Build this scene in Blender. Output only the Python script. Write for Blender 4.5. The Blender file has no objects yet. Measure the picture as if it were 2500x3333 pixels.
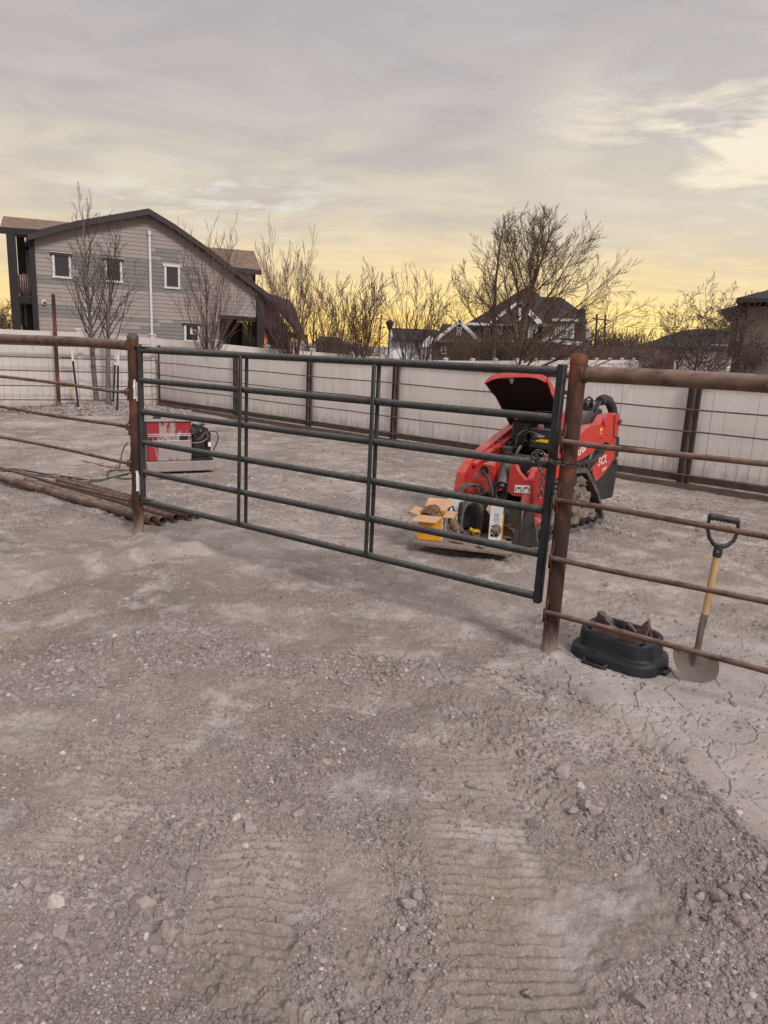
import bpy, math, random
import numpy as np
from mathutils import Vector, Matrix
random.seed(7)
rng = np.random.default_rng(11)
S = bpy.context.scene
# ------------------------------------------------------------------ camera
EYE = 1.75; F = 2350.0; PITCH = math.radians(12.9); ROLL = math.radians(2.68)
FW = np.array([0, math.cos(PITCH), -math.sin(PITCH)]); RT0 = np.array([1.0, 0, 0]); UP0 = np.cross(RT0, FW)
RT = RT0*math.cos(ROLL) + UP0*math.sin(ROLL); UP = -RT0*math.sin(ROLL) + UP0*math.cos(ROLL)
CAM = np.array([0, 0, EYE])
cd = bpy.data.cameras.new('camera'); cam = bpy.data.objects.new('camera', cd); S.collection.objects.link(cam)
cd.sensor_fit = 'VERTICAL'; cd.sensor_height = 36.0; cd.lens = 36.0*F/3333.0
cd.clip_start = 0.05; cd.clip_end = 6000
cam.matrix_world = Matrix(((RT[0], UP[0], -FW[0], 0), (RT[1], UP[1], -FW[1], 0), (RT[2], UP[2], -FW[2], EYE), (0, 0, 0, 1)))
S.camera = cam
S.render.resolution_x = 768; S.render.resolution_y = 1024
S.view_settings.view_transform = 'Standard'; S.view_settings.look = 'None'; S.view_settings.gamma = 1
S.view_settings.exposure = 0.40
# measuring helpers: where the line of sight of a photo pixel meets a real plane in the world
def ray(x, y): return FW + RT*(x-1250)/F + UP*(1666.5-y)/F
def at(x, y, Y): v = ray(x, y); return CAM + v*(Y/v[1])
def gnd(x, y, z=0.0): v = ray(x, y); return CAM + v*((z-EYE)/v[2])
def onpl(x, y, P0, N): v = ray(x, y); P0 = np.array(P0, float); N = np.array(N, float); return CAM + v*(((P0-CAM) @ N)/(v @ N))
# ------------------------------------------------------------------ world
W = bpy.data.worlds.new('World'); S.world = W; W.use_nodes = True
nt = W.node_tree; nt.nodes.clear()
def N(t, tree=None, **kw):
    n = (tree or nt).nodes.new(t)
    for k, v in kw.items(): setattr(n, k, v)
    return n
def L(a, b, tree=None): (tree or nt).links.new(a, b)
def math_n(op, a, b=None, tree=None, clamp=False):
    n = N('ShaderNodeMath', tree, operation=op); n.use_clamp = clamp
    for i, v in enumerate((a, b)):
        if v is None: continue
        if isinstance(v, (int, float)): n.inputs[i].default_value = v
        else: L(v, n.inputs[i], tree)
    return n.outputs[0]
def mixc(f, a, b, tree=None, bt='MIX'):
    n = N('ShaderNodeMix', tree, data_type='RGBA', blend_type=bt)
    for i, v in ((0, f), (6, a), (7, b)):
        if isinstance(v, (int, float)): n.inputs[i].default_value = v
        elif isinstance(v, (tuple, list)): n.inputs[i].default_value = (*v[:3], 1)
        else: L(v, n.inputs[i], tree)
    return n.outputs[2]
def ramp(fac, stops, tree=None, interp='LINEAR'):
    n = N('ShaderNodeValToRGB', tree); cr = n.color_ramp; cr.interpolation = interp
    while len(cr.elements) < len(stops): cr.elements.new(0.5)
    for e, (p, c) in zip(cr.elements, stops):
        e.position = p; e.color = (*c[:3], 1) if isinstance(c, (tuple, list)) else (c, c, c, 1)
    L(fac, n.inputs[0], tree); return n.outputs[0]
def srgb(r, g, b):
    return tuple(((c/255)/12.92 if c/255 <= .04045 else ((c/255+.055)/1.055)**2.4) for c in (r, g, b))
SUN_EL = math.radians(40); SUN_AZ = math.radians(148)      # broad bright overcast, light comes softly from behind the viewer
tc = N('ShaderNodeTexCoord'); sep = N('ShaderNodeSeparateXYZ'); L(tc.outputs['Generated'], sep.inputs[0])
dx, dy, dz = sep.outputs
elev = math_n('MAXIMUM', dz, 0.0)
# cloud layer seen in perspective: direction projected onto a flat layer
den = math_n('ADD', elev, 0.11)
cx = math_n('DIVIDE', dx, den); cy = math_n('DIVIDE', dy, den)
comb = N('ShaderNodeCombineXYZ'); L(cx, comb.inputs[0]); L(cy, comb.inputs[1])
def wnoise(scale, detail, rough, sx, sy, off, dist=0.0):
    mp = N('ShaderNodeMapping'); mp.inputs['Scale'].default_value = (sx, sy, 1); mp.inputs['Location'].default_value = off
    mp.inputs['Rotation'].default_value = (0, 0, math.radians(14))
    L(comb.outputs[0], mp.inputs[0]); n = N('ShaderNodeTexNoise'); n.inputs['Scale'].default_value = scale
    n.inputs['Detail'].default_value = detail; n.inputs['Roughness'].default_value = rough; n.inputs['Distortion'].default_value = dist
    L(mp.outputs[0], n.inputs['Vector']); return n.outputs['Fac']
n1 = wnoise(0.55, 5, .5, 1.0, 1.3, (2.3, 1.1, 0), .3)
n2 = wnoise(1.5, 8, .6, 1.0, 1.6, (7.1, 3.2, 0), .5)
n3 = wnoise(3.5, 8, .62, 1.0, 1.5, (1.7, 9.2, 0), .4)
ev = math_n('ADD', elev, math_n('MULTIPLY', math_n('SUBTRACT', n1, 0.5), 0.10))
base = ramp(ev, [(0.0, srgb(250, 206, 122)), (0.035, srgb(242, 208, 140)), (0.075, srgb(226, 202, 158)), (0.12, srgb(210, 194, 166)),
                 (0.19, srgb(198, 188, 170)), (0.27, srgb(182, 175, 169)), (0.4, srgb(166, 160, 162)), (1.0, srgb(190, 186, 190))])
# cooler / warmer drifting patches
c1 = mixc(math_n('MULTIPLY', ramp(n2, [(0.40, 0), (0.62, 1)]), math_n('ADD', 0.30, math_n('MINIMUM', elev, .3))), base, srgb(158, 151, 154))
c1 = mixc(math_n('MULTIPLY', ramp(n3, [(0.5, 0), (0.68, 1)]), math_n('MULTIPLY', ramp(n1, [(.45, 0), (.6, 1)]), .22)), c1, srgb(214, 214, 214))
# bright cream breaks low on the right
az = math_n('ARCTAN2', dx, dy)
def bump1(v, c, w): return math_n('SUBTRACT', 1.0, math_n('MINIMUM', math_n('ABSOLUTE', math_n('DIVIDE', math_n('SUBTRACT', v, c), w)), 1.0))
brk = math_n('MULTIPLY', bump1(az, 0.42, 0.32), bump1(elev, 0.255, 0.13))
brk = math_n('MULTIPLY', math_n('MULTIPLY', brk, ramp(n2, [(0.44, 0), (0.60, 1)])), 1.9, clamp=True)
brk = math_n('MULTIPLY', brk, 0.62)
c2 = mixc(brk, c1, srgb(246, 234, 204))
stk = math_n('MULTIPLY', math_n('MULTIPLY', bump1(az, -0.22, 0.28), bump1(elev, 0.165, 0.05)), math_n('MULTIPLY', ramp(n3, [(.46, 0), (.72, 1)]), .8), clamp=True)
c2 = mixc(stk, c2, srgb(222, 222, 214))
# sunset glow on the horizon ahead
gl = math_n('MULTIPLY', math_n('POWER', bump1(az, 0.16, 0.80), 1.0), math_n('POWER', bump1(elev, 0.0, 0.17), 1.5))
c3 = mixc(math_n('MULTIPLY', gl, 0.95, clamp=True), c2, (1.12, .80, .20))
gl2 = math_n('MULTIPLY', bump1(az, -0.02, 0.22), math_n('POWER', bump1(elev, 0.0, 0.06), 1.2))
c3 = mixc(math_n('MULTIPLY', gl2, 0.7, clamp=True), c3, srgb(255, 190, 84))
st2 = math_n('MULTIPLY', ramp(wnoise(2.2, 5, .6, .5, 2.2, (3.3, 4.4, 0)), [(.47, 0), (.6, 1)]), bump1(elev, 0.07, 0.07))
c3 = mixc(math_n('MULTIPLY', st2, 0.28), c3, srgb(198, 176, 142))
# behind the viewer and overhead the overcast is brighter and greyer (it lights the yard)
back = ramp(math_n('SUBTRACT', math_n('MULTIPLY', elev, 1.3), math_n('MULTIPLY', dy, 0.45)), [(0.22, 0), (0.9, 1)])
c4 = mixc(back, c3, (.66, .63, .65))
sky = N('ShaderNodeTexSky', sky_type='NISHITA', sun_disc=False); sky.sun_elevation = SUN_EL; sky.sun_rotation = SUN_AZ
bg1 = N('ShaderNodeBackground'); L(sky.outputs[0], bg1.inputs[0]); bg1.inputs[1].default_value = 0.05
bg2 = N('ShaderNodeBackground'); L(c4, bg2.inputs[0]); bg2.inputs[1].default_value = 1.0
mx = N('ShaderNodeMixShader'); mx.inputs[0].default_value = 0.96
L(bg1.outputs[0], mx.inputs[1]); L(bg2.outputs[0], mx.inputs[2])
wo = N('ShaderNodeOutputWorld'); L(mx.outputs[0], wo.inputs[0])
sl = bpy.data.lights.new('sun', 'SUN'); sl.energy = 2.0; sl.angle = math.radians(13); sl.color = (1.0, .95, .92)
so = bpy.data.objects.new('sun', sl); S.collection.objects.link(so)
sd = Vector((math.sin(SUN_AZ)*math.cos(SUN_EL), math.cos(SUN_AZ)*math.cos(SUN_EL), math.sin(SUN_EL)))
so.rotation_euler = sd.to_track_quat('Z', 'Y').to_euler(); so.location = (0, -5, 12)
# ------------------------------------------------------------------ materials
def mat(name, c1, c2=None, rough=.8, metal=0, scale=8, detail=5, lo=.35, hi=.65, bump=0, bscale=30, bdist=.01, c3=None, s3=20, t3=(.6, .7), dust=None, stretch=(1, 1, 1), spec=.4, rough2=None, splash=None):
    m = bpy.data.materials.new(name); m.use_nodes = True; t = m.node_tree; b = t.nodes['Principled BSDF']
    tcn = N('ShaderNodeTexCoord', t); mp = N('ShaderNodeMapping', t); L(tcn.outputs['Object'], mp.inputs[0], t); mp.inputs['Scale'].default_value = stretch
    V = mp.outputs[0]
    def nz(s, d=5, r=.6, dist=0):
        n = N('ShaderNodeTexNoise', t); n.inputs['Scale'].default_value = s; n.inputs['Detail'].default_value = d; n.inputs['Roughness'].default_value = r
        n.inputs['Distortion'].default_value = dist; L(V, n.inputs['Vector'], t); return n.outputs['Fac']
    col = c1
    f = None
    if c2 is not None:
        f = ramp(nz(scale, detail), [(lo, 0), (hi, 1)], t); col = mixc(f, c1, c2, t)
    if c3 is not None:
        g = ramp(nz(s3, 6, .65, .5), [(t3[0], 0), (t3[1], 1)], t); col = mixc(g, col, c3, t)
    if dust is not None:                      # dust settled on upward faces
        ge = N('ShaderNodeNewGeometry', t); sp = N('ShaderNodeSeparateXYZ', t); L(ge.outputs['Normal'], sp.inputs[0], t)
        dcol, amt, ds = dust
        up = ramp(sp.outputs[2], [(0.15, 0), (0.95, 1)], t)
        g = ramp(nz(ds, 6, .7), [(.38, 0), (.62, 1)], t)
        col = mixc(math_n('MULTIPLY', math_n('MULTIPLY', up, g, t), amt, t), col, dcol, t)
    if splash is not None:                    # dried mud splashed up from the ground
        so_ = N('ShaderNodeSeparateXYZ', t); L(tcn.outputs['Object'], so_.inputs[0], t)
        hgt_ = math_n('SUBTRACT', so_.outputs[2], math_n('MULTIPLY', math_n('SUBTRACT', nz(9, 6, .7, .4), .5, t), splash*2.6, t), t)
        col = mixc(math_n('MULTIPLY', ramp(hgt_, [(0.02, 1), (splash, 0)], t), .85, t), col, srgb(150, 137, 129), t)
    if isinstance(col, tuple): b.inputs['Base Color'].default_value = (*col[:3], 1)
    else: L(col, b.inputs['Base Color'], t)
    b.inputs['Roughness'].default_value = rough; b.inputs['Metallic'].default_value = metal
    b.inputs['Specular IOR Level'].default_value = spec
    if rough2 is not None:
        mr = N('ShaderNodeMapRange', t); L(nz(scale*1.7), mr.inputs[0], t); mr.inputs[1].default_value = .35; mr.inputs[2].default_value = .65
        mr.inputs[3].default_value = rough; mr.inputs[4].default_value = rough2; L(mr.outputs[0], b.inputs['Roughness'], t)
    if bump:
        bp = N('ShaderNodeBump', t); bp.inputs['Strength'].default_value = bump; bp.inputs['Distance'].default_value = bdist
        L(nz(bscale, 6, .65), bp.inputs['Height'], t); L(bp.outputs[0], b.inputs['Normal'], t)
    return m
DUST = srgb(140, 128, 120)
M = {}
M['rust'] = mat('rusty_pipe', srgb(58, 42, 36), srgb(96, 74, 63), .75, .15, 9, 6, bump=.35, bscale=60, bdist=.004, c3=srgb(112, 68, 44), s3=7, t3=(.60, .74), dust=(srgb(150, 128, 116), .55, 14))
M['rustdusty'] = mat('rusty_dusty_pipe', srgb(74, 54, 44), srgb(110, 88, 76), .8, .1, 7, 7, bump=.4, bscale=50, bdist=.004, c3=srgb(52, 34, 28), s3=16, t3=(.58, .66), dust=(srgb(156, 138, 128), .6, 9), stretch=(1, 1, 1.4))
M['rustpost'] = mat('rusty_post', srgb(50, 36, 32), srgb(78, 53, 42), .55, .3, 5, 6, bump=.3, bscale=40, bdist=.004, c3=srgb(134, 76, 44), s3=5, t3=(.50, .70), stretch=(1, 1, .4), rough2=.8, splash=.24)
M['rustclip'] = mat('orange_rust', srgb(104, 58, 38), srgb(62, 40, 32), .85, .1, 30, 4, bump=.5, bscale=120, bdist=.004)
M['steel'] = mat('dark_gate_steel', srgb(45, 47, 48), srgb(62, 63, 63), .5, .4, 22, 7, bump=.2, bscale=140, bdist=.002, dust=(srgb(146, 140, 135), .62, 95), rough2=.7)
M['steeldark'] = mat('dark_gate_stile', srgb(36, 38, 42), srgb(50, 52, 56), .42, .5, 10, 5, bump=.1, bscale=90, bdist=.002, rough2=.6)
M['galv'] = mat('chain_steel', srgb(70, 66, 64), srgb(110, 104, 100), .4, .8, 40, 3)
M['millpost'] = mat('mill_scale_flange', srgb(62, 60, 60), srgb(84, 74, 68), .6, .3, 5, 6, bump=.3, bscale=60, c3=srgb(96, 60, 44), s3=4, t3=(.5, .65), stretch=(1, 1, .4))
M['vinyl'] = mat('tan_vinyl', srgb(188, 180, 175), srgb(196, 189, 184), .5, 0, 1.2, 4, c3=srgb(160, 148, 140), s3=2.5, t3=(.6, .8), bump=.03, bscale=3, splash=.3)
M['board'] = mat('tan_boards', srgb(206, 199, 195), srgb(196, 188, 183), .55, 0, 1.4, 5, stretch=(1, 1, .3), bump=.03, bscale=4, c3=srgb(158, 146, 138), s3=3, t3=(.60, .8), splash=.42)
M['red'] = mat('loader_red_paint', srgb(184, 48, 42), srgb(170, 50, 44), .45, 0, 3, 4, dust=(srgb(168, 118, 108), .75, 12), spec=.5, c3=srgb(152, 92, 82), s3=9, t3=(.54, .74), splash=.5)
M['black'] = mat('black_plastic', srgb(32, 33, 36), srgb(46, 46, 48), .5, 0, 6, 5, dust=(DUST, .55, 14), c3=srgb(96, 88, 84), s3=18, t3=(.66, .78))
M['hoodinner'] = mat('dark_hood_inside', srgb(26, 14, 15), srgb(36, 20, 20), .7, 0, 3, 3, c3=srgb(52, 32, 30), s3=5, t3=(.55, .7))  # much darker tone for the inner faces of the hood
M['enginedark'] = mat('greasy_engine', srgb(24, 24, 26), srgb(54, 52, 52), .5, .4, 20, 5, bump=.4, bscale=50)
M['rubber'] = mat('track_rubber', srgb(58, 56, 56), srgb(98, 90, 86), .85, 0, 9, 6, bump=.3, bscale=60, dust=(DUST, .7, 9))
M['mud'] = mat('caked_mud', srgb(128, 114, 104), srgb(98, 86, 78), .95, 0, 12, 8, bump=.8, bscale=35, bdist=.02)
M['zinc'] = mat('zinc_metal', srgb(150, 150, 150), srgb(110, 110, 112), .35, .9, 20, 3)
M['white'] = mat('white_label', srgb(222, 220, 216), srgb(205, 200, 196), .5)
M['ink'] = mat('black_ink', srgb(24, 24, 26), None, .6)
M['blueink'] = mat('blue_ink', srgb(60, 84, 140), None, .6)
M['silver'] = mat('silver_letter', srgb(205, 200, 196), None, .4, .2)
M['yellowlab'] = mat('yellow_label', srgb(226, 180, 40), None, .5)
M['cyl'] = mat('cylinder_paint', srgb(48, 50, 58), srgb(70, 68, 70), .5, .3, 8, 4, dust=(DUST, .5, 10))
M['sleeve'] = mat('hose_sleeve', srgb(38, 38, 40), srgb(62, 60, 60), .85, 0, 30, 4, bump=.6, bscale=80)
M['scuffed'] = mat('scuffed_steel', srgb(60, 60, 62), srgb(84, 80, 78), .5, .5, 12, 6, c3=srgb(150, 140, 134), s3=10, t3=(.6, .72), stretch=(1, 1, .25), dust=(DUST, .8, 6))
M['plank'] = mat('weathered_plank', srgb(128, 114, 102), srgb(92, 80, 72), .9, 0, 20, 6, stretch=(.25, 4, 1), bump=.3, bscale=40, dust=(DUST, .7, 6))
M['boxyellow'] = mat('yellow_carton', srgb(214, 148, 36), srgb(196, 132, 30), .65, 0, 6, 4, c3=srgb(180, 128, 50), s3=12, t3=(.66, .8))
M['boxwhite'] = mat('white_carton', srgb(206, 202, 200), srgb(186, 180, 176), .7, 0, 8, 4)
M['cardboard'] = mat('cardboard', srgb(190, 150, 118), srgb(170, 132, 104), .85, 0, 8, 4)
M['crumple'] = mat('crumpled_paper', srgb(120, 92, 70), srgb(88, 68, 54), .9, 0, 20, 4, bump=.5, bscale=40)
M['cable'] = mat('dusty_cable', srgb(66, 62, 60), srgb(98, 90, 84), .8, 0, 12, 4)
M['cableblk'] = mat('black_cable', srgb(38, 37, 38), srgb(66, 62, 60), .7, 0, 12, 4)
M['cablered'] = mat('red_cable', srgb(120, 52, 44), srgb(134, 94, 84), .7, 0, 12, 4)
M['cabletan'] = mat('tan_cord', srgb(160, 128, 118), srgb(138, 112, 104), .7, 0, 12, 4)
M['mask'] = mat('welding_hood_plastic', srgb(34, 34, 36), srgb(58, 56, 56), .35, 0, 10, 5, dust=(DUST, .4, 12), rough2=.6)
M['yellowtool'] = mat('yellow_tool', srgb(206, 156, 30), srgb(150, 116, 40), .5, 0, 30, 4)
M['leather'] = mat('tan_leather', srgb(136, 108, 84), srgb(90, 76, 66), .9, 0, 30, 4, bump=.5)
M['tub'] = mat('black_rubber_tub', srgb(22, 25, 33), srgb(29, 32, 40), .40, 0, 5, 5, bump=.12, bscale=60, dust=(srgb(120, 112, 108), .12, 20), c3=srgb(104, 98, 94), s3=26, t3=(.68, .78), rough2=.62)
M['slag'] = mat('mauve_brown_slab', srgb(112, 94, 90), srgb(84, 68, 64), .85, 0, 16, 6, bump=.7, bscale=40, bdist=.01, dust=(srgb(158, 142, 136), .5, 8))
M['wood'] = mat('shovel_wood', srgb(186, 154, 112), srgb(168, 134, 94), .6, 0, 8, 4, stretch=(6, 6, 1), bump=.05)
M['grip'] = mat('black_grip', srgb(28, 28, 30), srgb(50, 49, 50), .55, 0, 14, 4, dust=(DUST, .3, 20))
M['blade'] = mat('muddy_blade', srgb(122, 112, 104), srgb(98, 90, 84), .75, .25, 9, 6, bump=.2, bscale=50, c3=srgb(84, 74, 66), s3=7, t3=(.6, .7))
M['ferrule'] = mat('steel_socket', srgb(138, 132, 128), srgb(92, 86, 84), .6, .5, 18, 6, stretch=(1, 1, .3))
M['paintwhite'] = mat('white_paint', srgb(214, 212, 208), srgb(180, 176, 172), .6, 0, 20, 4)
M['blackpost'] = mat('black_post', srgb(34, 34, 36), srgb(50, 48, 48), .7, .3, 20, 4)
M['bark'] = mat('grey_bark', srgb(112, 104, 100), srgb(84, 76, 72), .9, 0, 14, 6, bump=.5, bscale=30, stretch=(1, 1, .3))
M['barkdark'] = mat('dark_bark', srgb(66, 54, 50), srgb(86, 70, 62), .9, 0, 10, 5)
M['twig'] = mat('brown_twig', srgb(76, 61, 56), srgb(60, 47, 44), .85, 0, 3, 3)
M['twigred'] = mat('mauve_twig', srgb(96, 74, 70), srgb(80, 62, 58), .85, 0, 3, 3)
M['twigtan'] = mat('tan_twig', srgb(88, 69, 52), srgb(68, 52, 42), .85, 0, 3, 3)
M['twigolive'] = mat('olive_brush', srgb(84, 72, 56), srgb(66, 53, 47), .9, 0, .8, 3)
M['evergreen'] = mat('dark_evergreen', srgb(52, 56, 44), srgb(70, 70, 52), .9, 0, 3, 3)
M['sidetan'] = mat('taupe_siding', srgb(142, 132, 127), srgb(135, 125, 120), .7, 0, 1.5, 5, bump=.1, bscale=12)
M['sidegrey'] = mat('grey_siding', srgb(113, 110, 107), srgb(105, 102, 99), .7, 0, 1.5, 5, bump=.1, bscale=12)
M['trimdark'] = mat('dark_brown_trim', srgb(50, 41, 40), srgb(43, 35, 35), .6, 0, 2, 4)
M['trimblack'] = mat('near_black_timber', srgb(33, 28, 29), srgb(27, 24, 25), .7, 0, 2, 4)
M['trimwhite'] = mat('white_trim', srgb(196, 194, 192), srgb(182, 180, 178), .5, 0, 4, 3)
M['glass'] = mat('window_glass', srgb(34, 36, 42), srgb(46, 44, 48), .08, 0, 1.2, 3, spec=.5)
M['glasslit'] = mat('lit_look_glass', srgb(70, 72, 72), srgb(92, 92, 88), .12, 0, 1.2, 3, spec=.5)  # paler copy of the glass, its lit look mixed into the colour
M['shadowpaint'] = mat('porch_shade_brown', srgb(58, 52, 48), srgb(50, 45, 42), .8)  # porch shade painted as a dark tone on the back panels
M['stucco'] = mat('brown_stucco', srgb(104, 92, 82), srgb(96, 84, 75), .9, 0, 1, 5, bump=.3, bscale=30)
M['farwhite'] = mat('pale_siding', srgb(206, 205, 210), srgb(192, 191, 196), .7, 0, .4, 3)
M['farbrown'] = mat('dark_brown_siding', srgb(76, 63, 58), srgb(63, 52, 49), .85, 0, .5, 4, stretch=(1, 1, 4))
M['farroof'] = mat('charcoal_shingle', srgb(54, 48, 48), srgb(42, 38, 40), .9, 0, 1.4, 6, stretch=(1, 1, 3), bump=.3, bscale=4)
M['boulder'] = mat('river_stone', srgb(168, 156, 150), srgb(126, 116, 112), .8, 0, 4, 5, bump=.1)
M['fabric'] = mat('mauve_blanket', srgb(164, 140, 134), srgb(116, 96, 92), .95, 0, 2.5, 3, bump=.3, bscale=20)
M['rail2'] = mat('dark_thin_rail', srgb(72, 60, 54), srgb(96, 82, 75), .8, .1, 9, 4)
M['plankdark'] = mat('dark_ground_plank', srgb(96, 82, 74), srgb(74, 62, 55), .9, 0, 5, 6, bump=.3, stretch=(1, 1, 3))
def shingle_mat(name, a, b, c):
    m = bpy.data.materials.new(name); m.use_nodes = True; t = m.node_tree; bs = t.nodes['Principled BSDF']
    tcn = N('ShaderNodeTexCoord', t); br = N('ShaderNodeTexBrick', t); L(tcn.outputs['UV'], br.inputs['Vector'], t)
    br.inputs['Color1'].default_value = (*a, 1); br.inputs['Color2'].default_value = (*b, 1); br.inputs['Mortar'].default_value = (*c, 1)
    br.inputs['Scale'].default_value = 1; br.inputs['Brick Width'].default_value = .32; br.inputs['Row Height'].default_value = .14; br.inputs['Mortar Size'].default_value = .012
    nz = N('ShaderNodeTexNoise', t); nz.inputs['Scale'].default_value = 2.2; nz.inputs['Detail'].default_value = 5; L(tcn.outputs['Object'], nz.inputs['Vector'], t)
    L(mixc(ramp(nz.outputs['Fac'], [(.35, 0), (.7, .55)], t), br.outputs['Color'], b, t), bs.inputs['Base Color'], t); bs.inputs['Roughness'].default_value = .95
    bp = N('ShaderNodeBump', t); bp.inputs['Strength'].default_value = .5; bp.inputs['Distance'].default_value = .03; L(br.outputs['Fac'], bp.inputs['Height'], t); bp.invert = True
    L(bp.outputs[0], bs.inputs['Normal'], t); return m
M['shingle'] = shingle_mat('brown_shingle', srgb(140, 116, 98), srgb(104, 86, 74), srgb(76, 62, 54))
M['shingledark'] = shingle_mat('dark_shingle', srgb(82, 72, 68), srgb(66, 58, 56), srgb(44, 39, 38))
# ------------------------------------------------------------------ mesh helpers
V3 = lambda *a: np.array(a, float)
def nrm(v): v = np.array(v, float); return v/ (np.linalg.norm(v)+1e-12)
class MB:
    def __init__(s, T=None): s.v = []; s.f = []; s.m = []; s.T = T; s.uv = None; s.n = 0
    def add(s, vs, fs, mi=0):
        o = s.n
        for p in vs:
            p = np.array(p, float)
            s.v.append(s.T(p) if s.T else p)
        s.n += len(vs)
        for f in fs: s.f.append([i+o for i in f]); s.m.append(mi)
    def box(s, c, size, ax=None, mi=0, bev=0.0):
        ax = ax or (V3(1, 0, 0), V3(0, 1, 0), V3(0, 0, 1)); c = V3(*c); h = [k/2 for k in size]
        if bev <= 0:
            vs = [c+ax[0]*h[0]*i+ax[1]*h[1]*j+ax[2]*h[2]*k for i in (-1, 1) for j in (-1, 1) for k in (-1, 1)]
            s.add(vs, [(0, 1, 3, 2), (4, 6, 7, 5), (0, 4, 5, 1), (2, 3, 7, 6), (0, 2, 6, 4), (1, 5, 7, 3)], mi); return
        # chamfered box
        vs = []; idx = {}
        for i in (-1, 1):
            for j in (-1, 1):
                for k in (-1, 1):
                    for a in range(3):
                        hh = [h[q]-(0 if q == a else bev) for q in range(3)]
                        idx[(i, j, k, a)] = len(vs); vs.append(c+ax[0]*hh[0]*i+ax[1]*hh[1]*j+ax[2]*hh[2]*k)
        fs = []
        for a in range(3):
            b_, c_ = [q for q in range(3) if q != a]
            for sg in (-1, 1):
                q = []
                for (u, w) in ((-1, -1), (1, -1), (1, 1), (-1, 1)):
                    t = [0, 0, 0]; t[a] = sg; t[b_] = u; t[c_] = w; q.append(idx[(*t, a)])
                fs.append(q)
        for a in range(3):
            b_, c_ = [q for q in range(3) if q != a]
            for u in (-1, 1):
                for w in (-1, 1):
                    q = []
                    for (sg, face) in ((-1, b_), (1, b_), (1, c_), (-1, c_)):
                        t = [0, 0, 0]; t[a] = sg; t[b_] = u; t[c_] = w; q.append(idx[(*t, face)])
                    fs.append(q)
        for i in (-1, 1):
            for j in (-1, 1):
                for k in (-1, 1): fs.append([idx[(i, j, k, a)] for a in range(3)])
        s.add(vs, fs, mi)
    def tube(s, pts, r, n=8, caps=True, mi=0, closed=False, inner=0.0):
        pts = [V3(*p) for p in pts]; k = len(pts); rr = r if hasattr(r, '__len__') else [r]*k
        rings = []; up = None
        for i, p in enumerate(pts):
            if closed: d = pts[(i+1) % k]-pts[i-1]
            else: d = pts[min(i+1, k-1)]-pts[max(i-1, 0)]
            d = nrm(d)
            if up is None:
                a = V3(0, 0, 1) if abs(d[2]) < .9 else V3(1, 0, 0); u = nrm(np.cross(d, a))
            else: u = nrm(up-d*(up @ d))
            up = u; w = np.cross(d, u)
            rings.append([p+(u*math.cos(2*math.pi*j/n)+w*math.sin(2*math.pi*j/n))*rr[i] for j in range(n)])
        vs = [q for R in rings for q in R]; fs = []
        for i in range(k if closed else k-1):
            a = i*n; b = ((i+1) % k)*n
            for j in range(n): fs.append((a+j, a+(j+1) % n, b+(j+1) % n, b+j))
        if caps and not closed:
            fs.append(list(range(n))[::-1]); fs.append([(k-1)*n+j for j in range(n)])
        s.add(vs, fs, mi)
    def pipe(s, p0, p1, r, wall=.005, n=20):       # open pipe with wall thickness
        p0 = V3(*p0); p1 = V3(*p1); d = nrm(p1-p0); u = nrm(np.cross(d, V3(0, 0, 1))); w = np.cross(d, u); vs = []
        for (p, q) in ((p0, r), (p1, r), (p1, r-wall), (p0, r-wall)):
            vs += [p+(u*math.cos(2*math.pi*j/n)+w*math.sin(2*math.pi*j/n))*q for j in range(n)]
        fs = []
        for a in range(4):
            b = (a+1) % 4
            for j in range(n): fs.append((a*n+j, a*n+(j+1) % n, b*n+(j+1) % n, b*n+j))
        s.add(vs, fs)
    def prism(s, pts, vec, mi=0):                  # 3D outline, pushed along vec
        pts = [V3(*p) for p in pts]; vec = V3(*vec); n = len(pts)
        s.add(pts+[p+vec for p in pts], [list(range(n))[::-1], [n+i for i in range(n)]]+[(i, (i+1) % n, n+(i+1) % n, n+i) for i in range(n)], mi)
    def blob(s, c, rad, n=10, m=8, amp=.0, seed=0, mi=0):
        r_ = np.random.default_rng(seed); c = V3(*c); rad = rad if hasattr(rad, '__len__') else (rad,)*3; vs = []; k1 = r_.normal(size=(6, 3))*2.2; ph = r_.random(6)*6
        def q(d):
            return 1+amp*sum(math.sin(k1[i] @ d*(1+.4*i)+ph[i]) for i in range(6))/2.4
        for i in range(m+1):
            th = math.pi*i/m
            for j in range(n):
                a = 2*math.pi*j/n; d = V3(math.sin(th)*math.cos(a), math.sin(th)*math.sin(a), math.cos(th)); vs.append(c+d*np.array(rad)*q(d))
        fs = [(i*n+j, i*n+(j+1) % n, (i+1)*n+(j+1) % n, (i+1)*n+j) for i in range(m) for j in range(n)]
        s.add(vs, fs, mi)
    def ring_loft(s, rings, closed_top=False, closed_bot=False, mi=0):
        n = len(rings[0]); vs = [p for R in rings for p in R]; fs = []
        for i in range(len(rings)-1):
            for j in range(n): fs.append((i*n+j, i*n+(j+1) % n, (i+1)*n+(j+1) % n, (i+1)*n+j))
        if closed_bot: fs.append(list(range(n)))
        if closed_top: fs.append([(len(rings)-1)*n+j for j in range(n)])
        s.add(vs, fs, mi)
def tag(o, label=None, cat=None, group=None, kind=None):
    if label: o['label'] = label
    if cat: o['category'] = cat
    if group: o['group'] = group
    if kind: o['kind'] = kind
    return o
def thing(name, loc, label, cat, group=None):
    o = bpy.data.objects.new(name, None); S.collection.objects.link(o); o.location = [float(c) for c in loc]; o.empty_display_size = .2
    return tag(o, label, cat, group)
def rootof(o):
    while o.parent: o = o.parent
    return o
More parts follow.
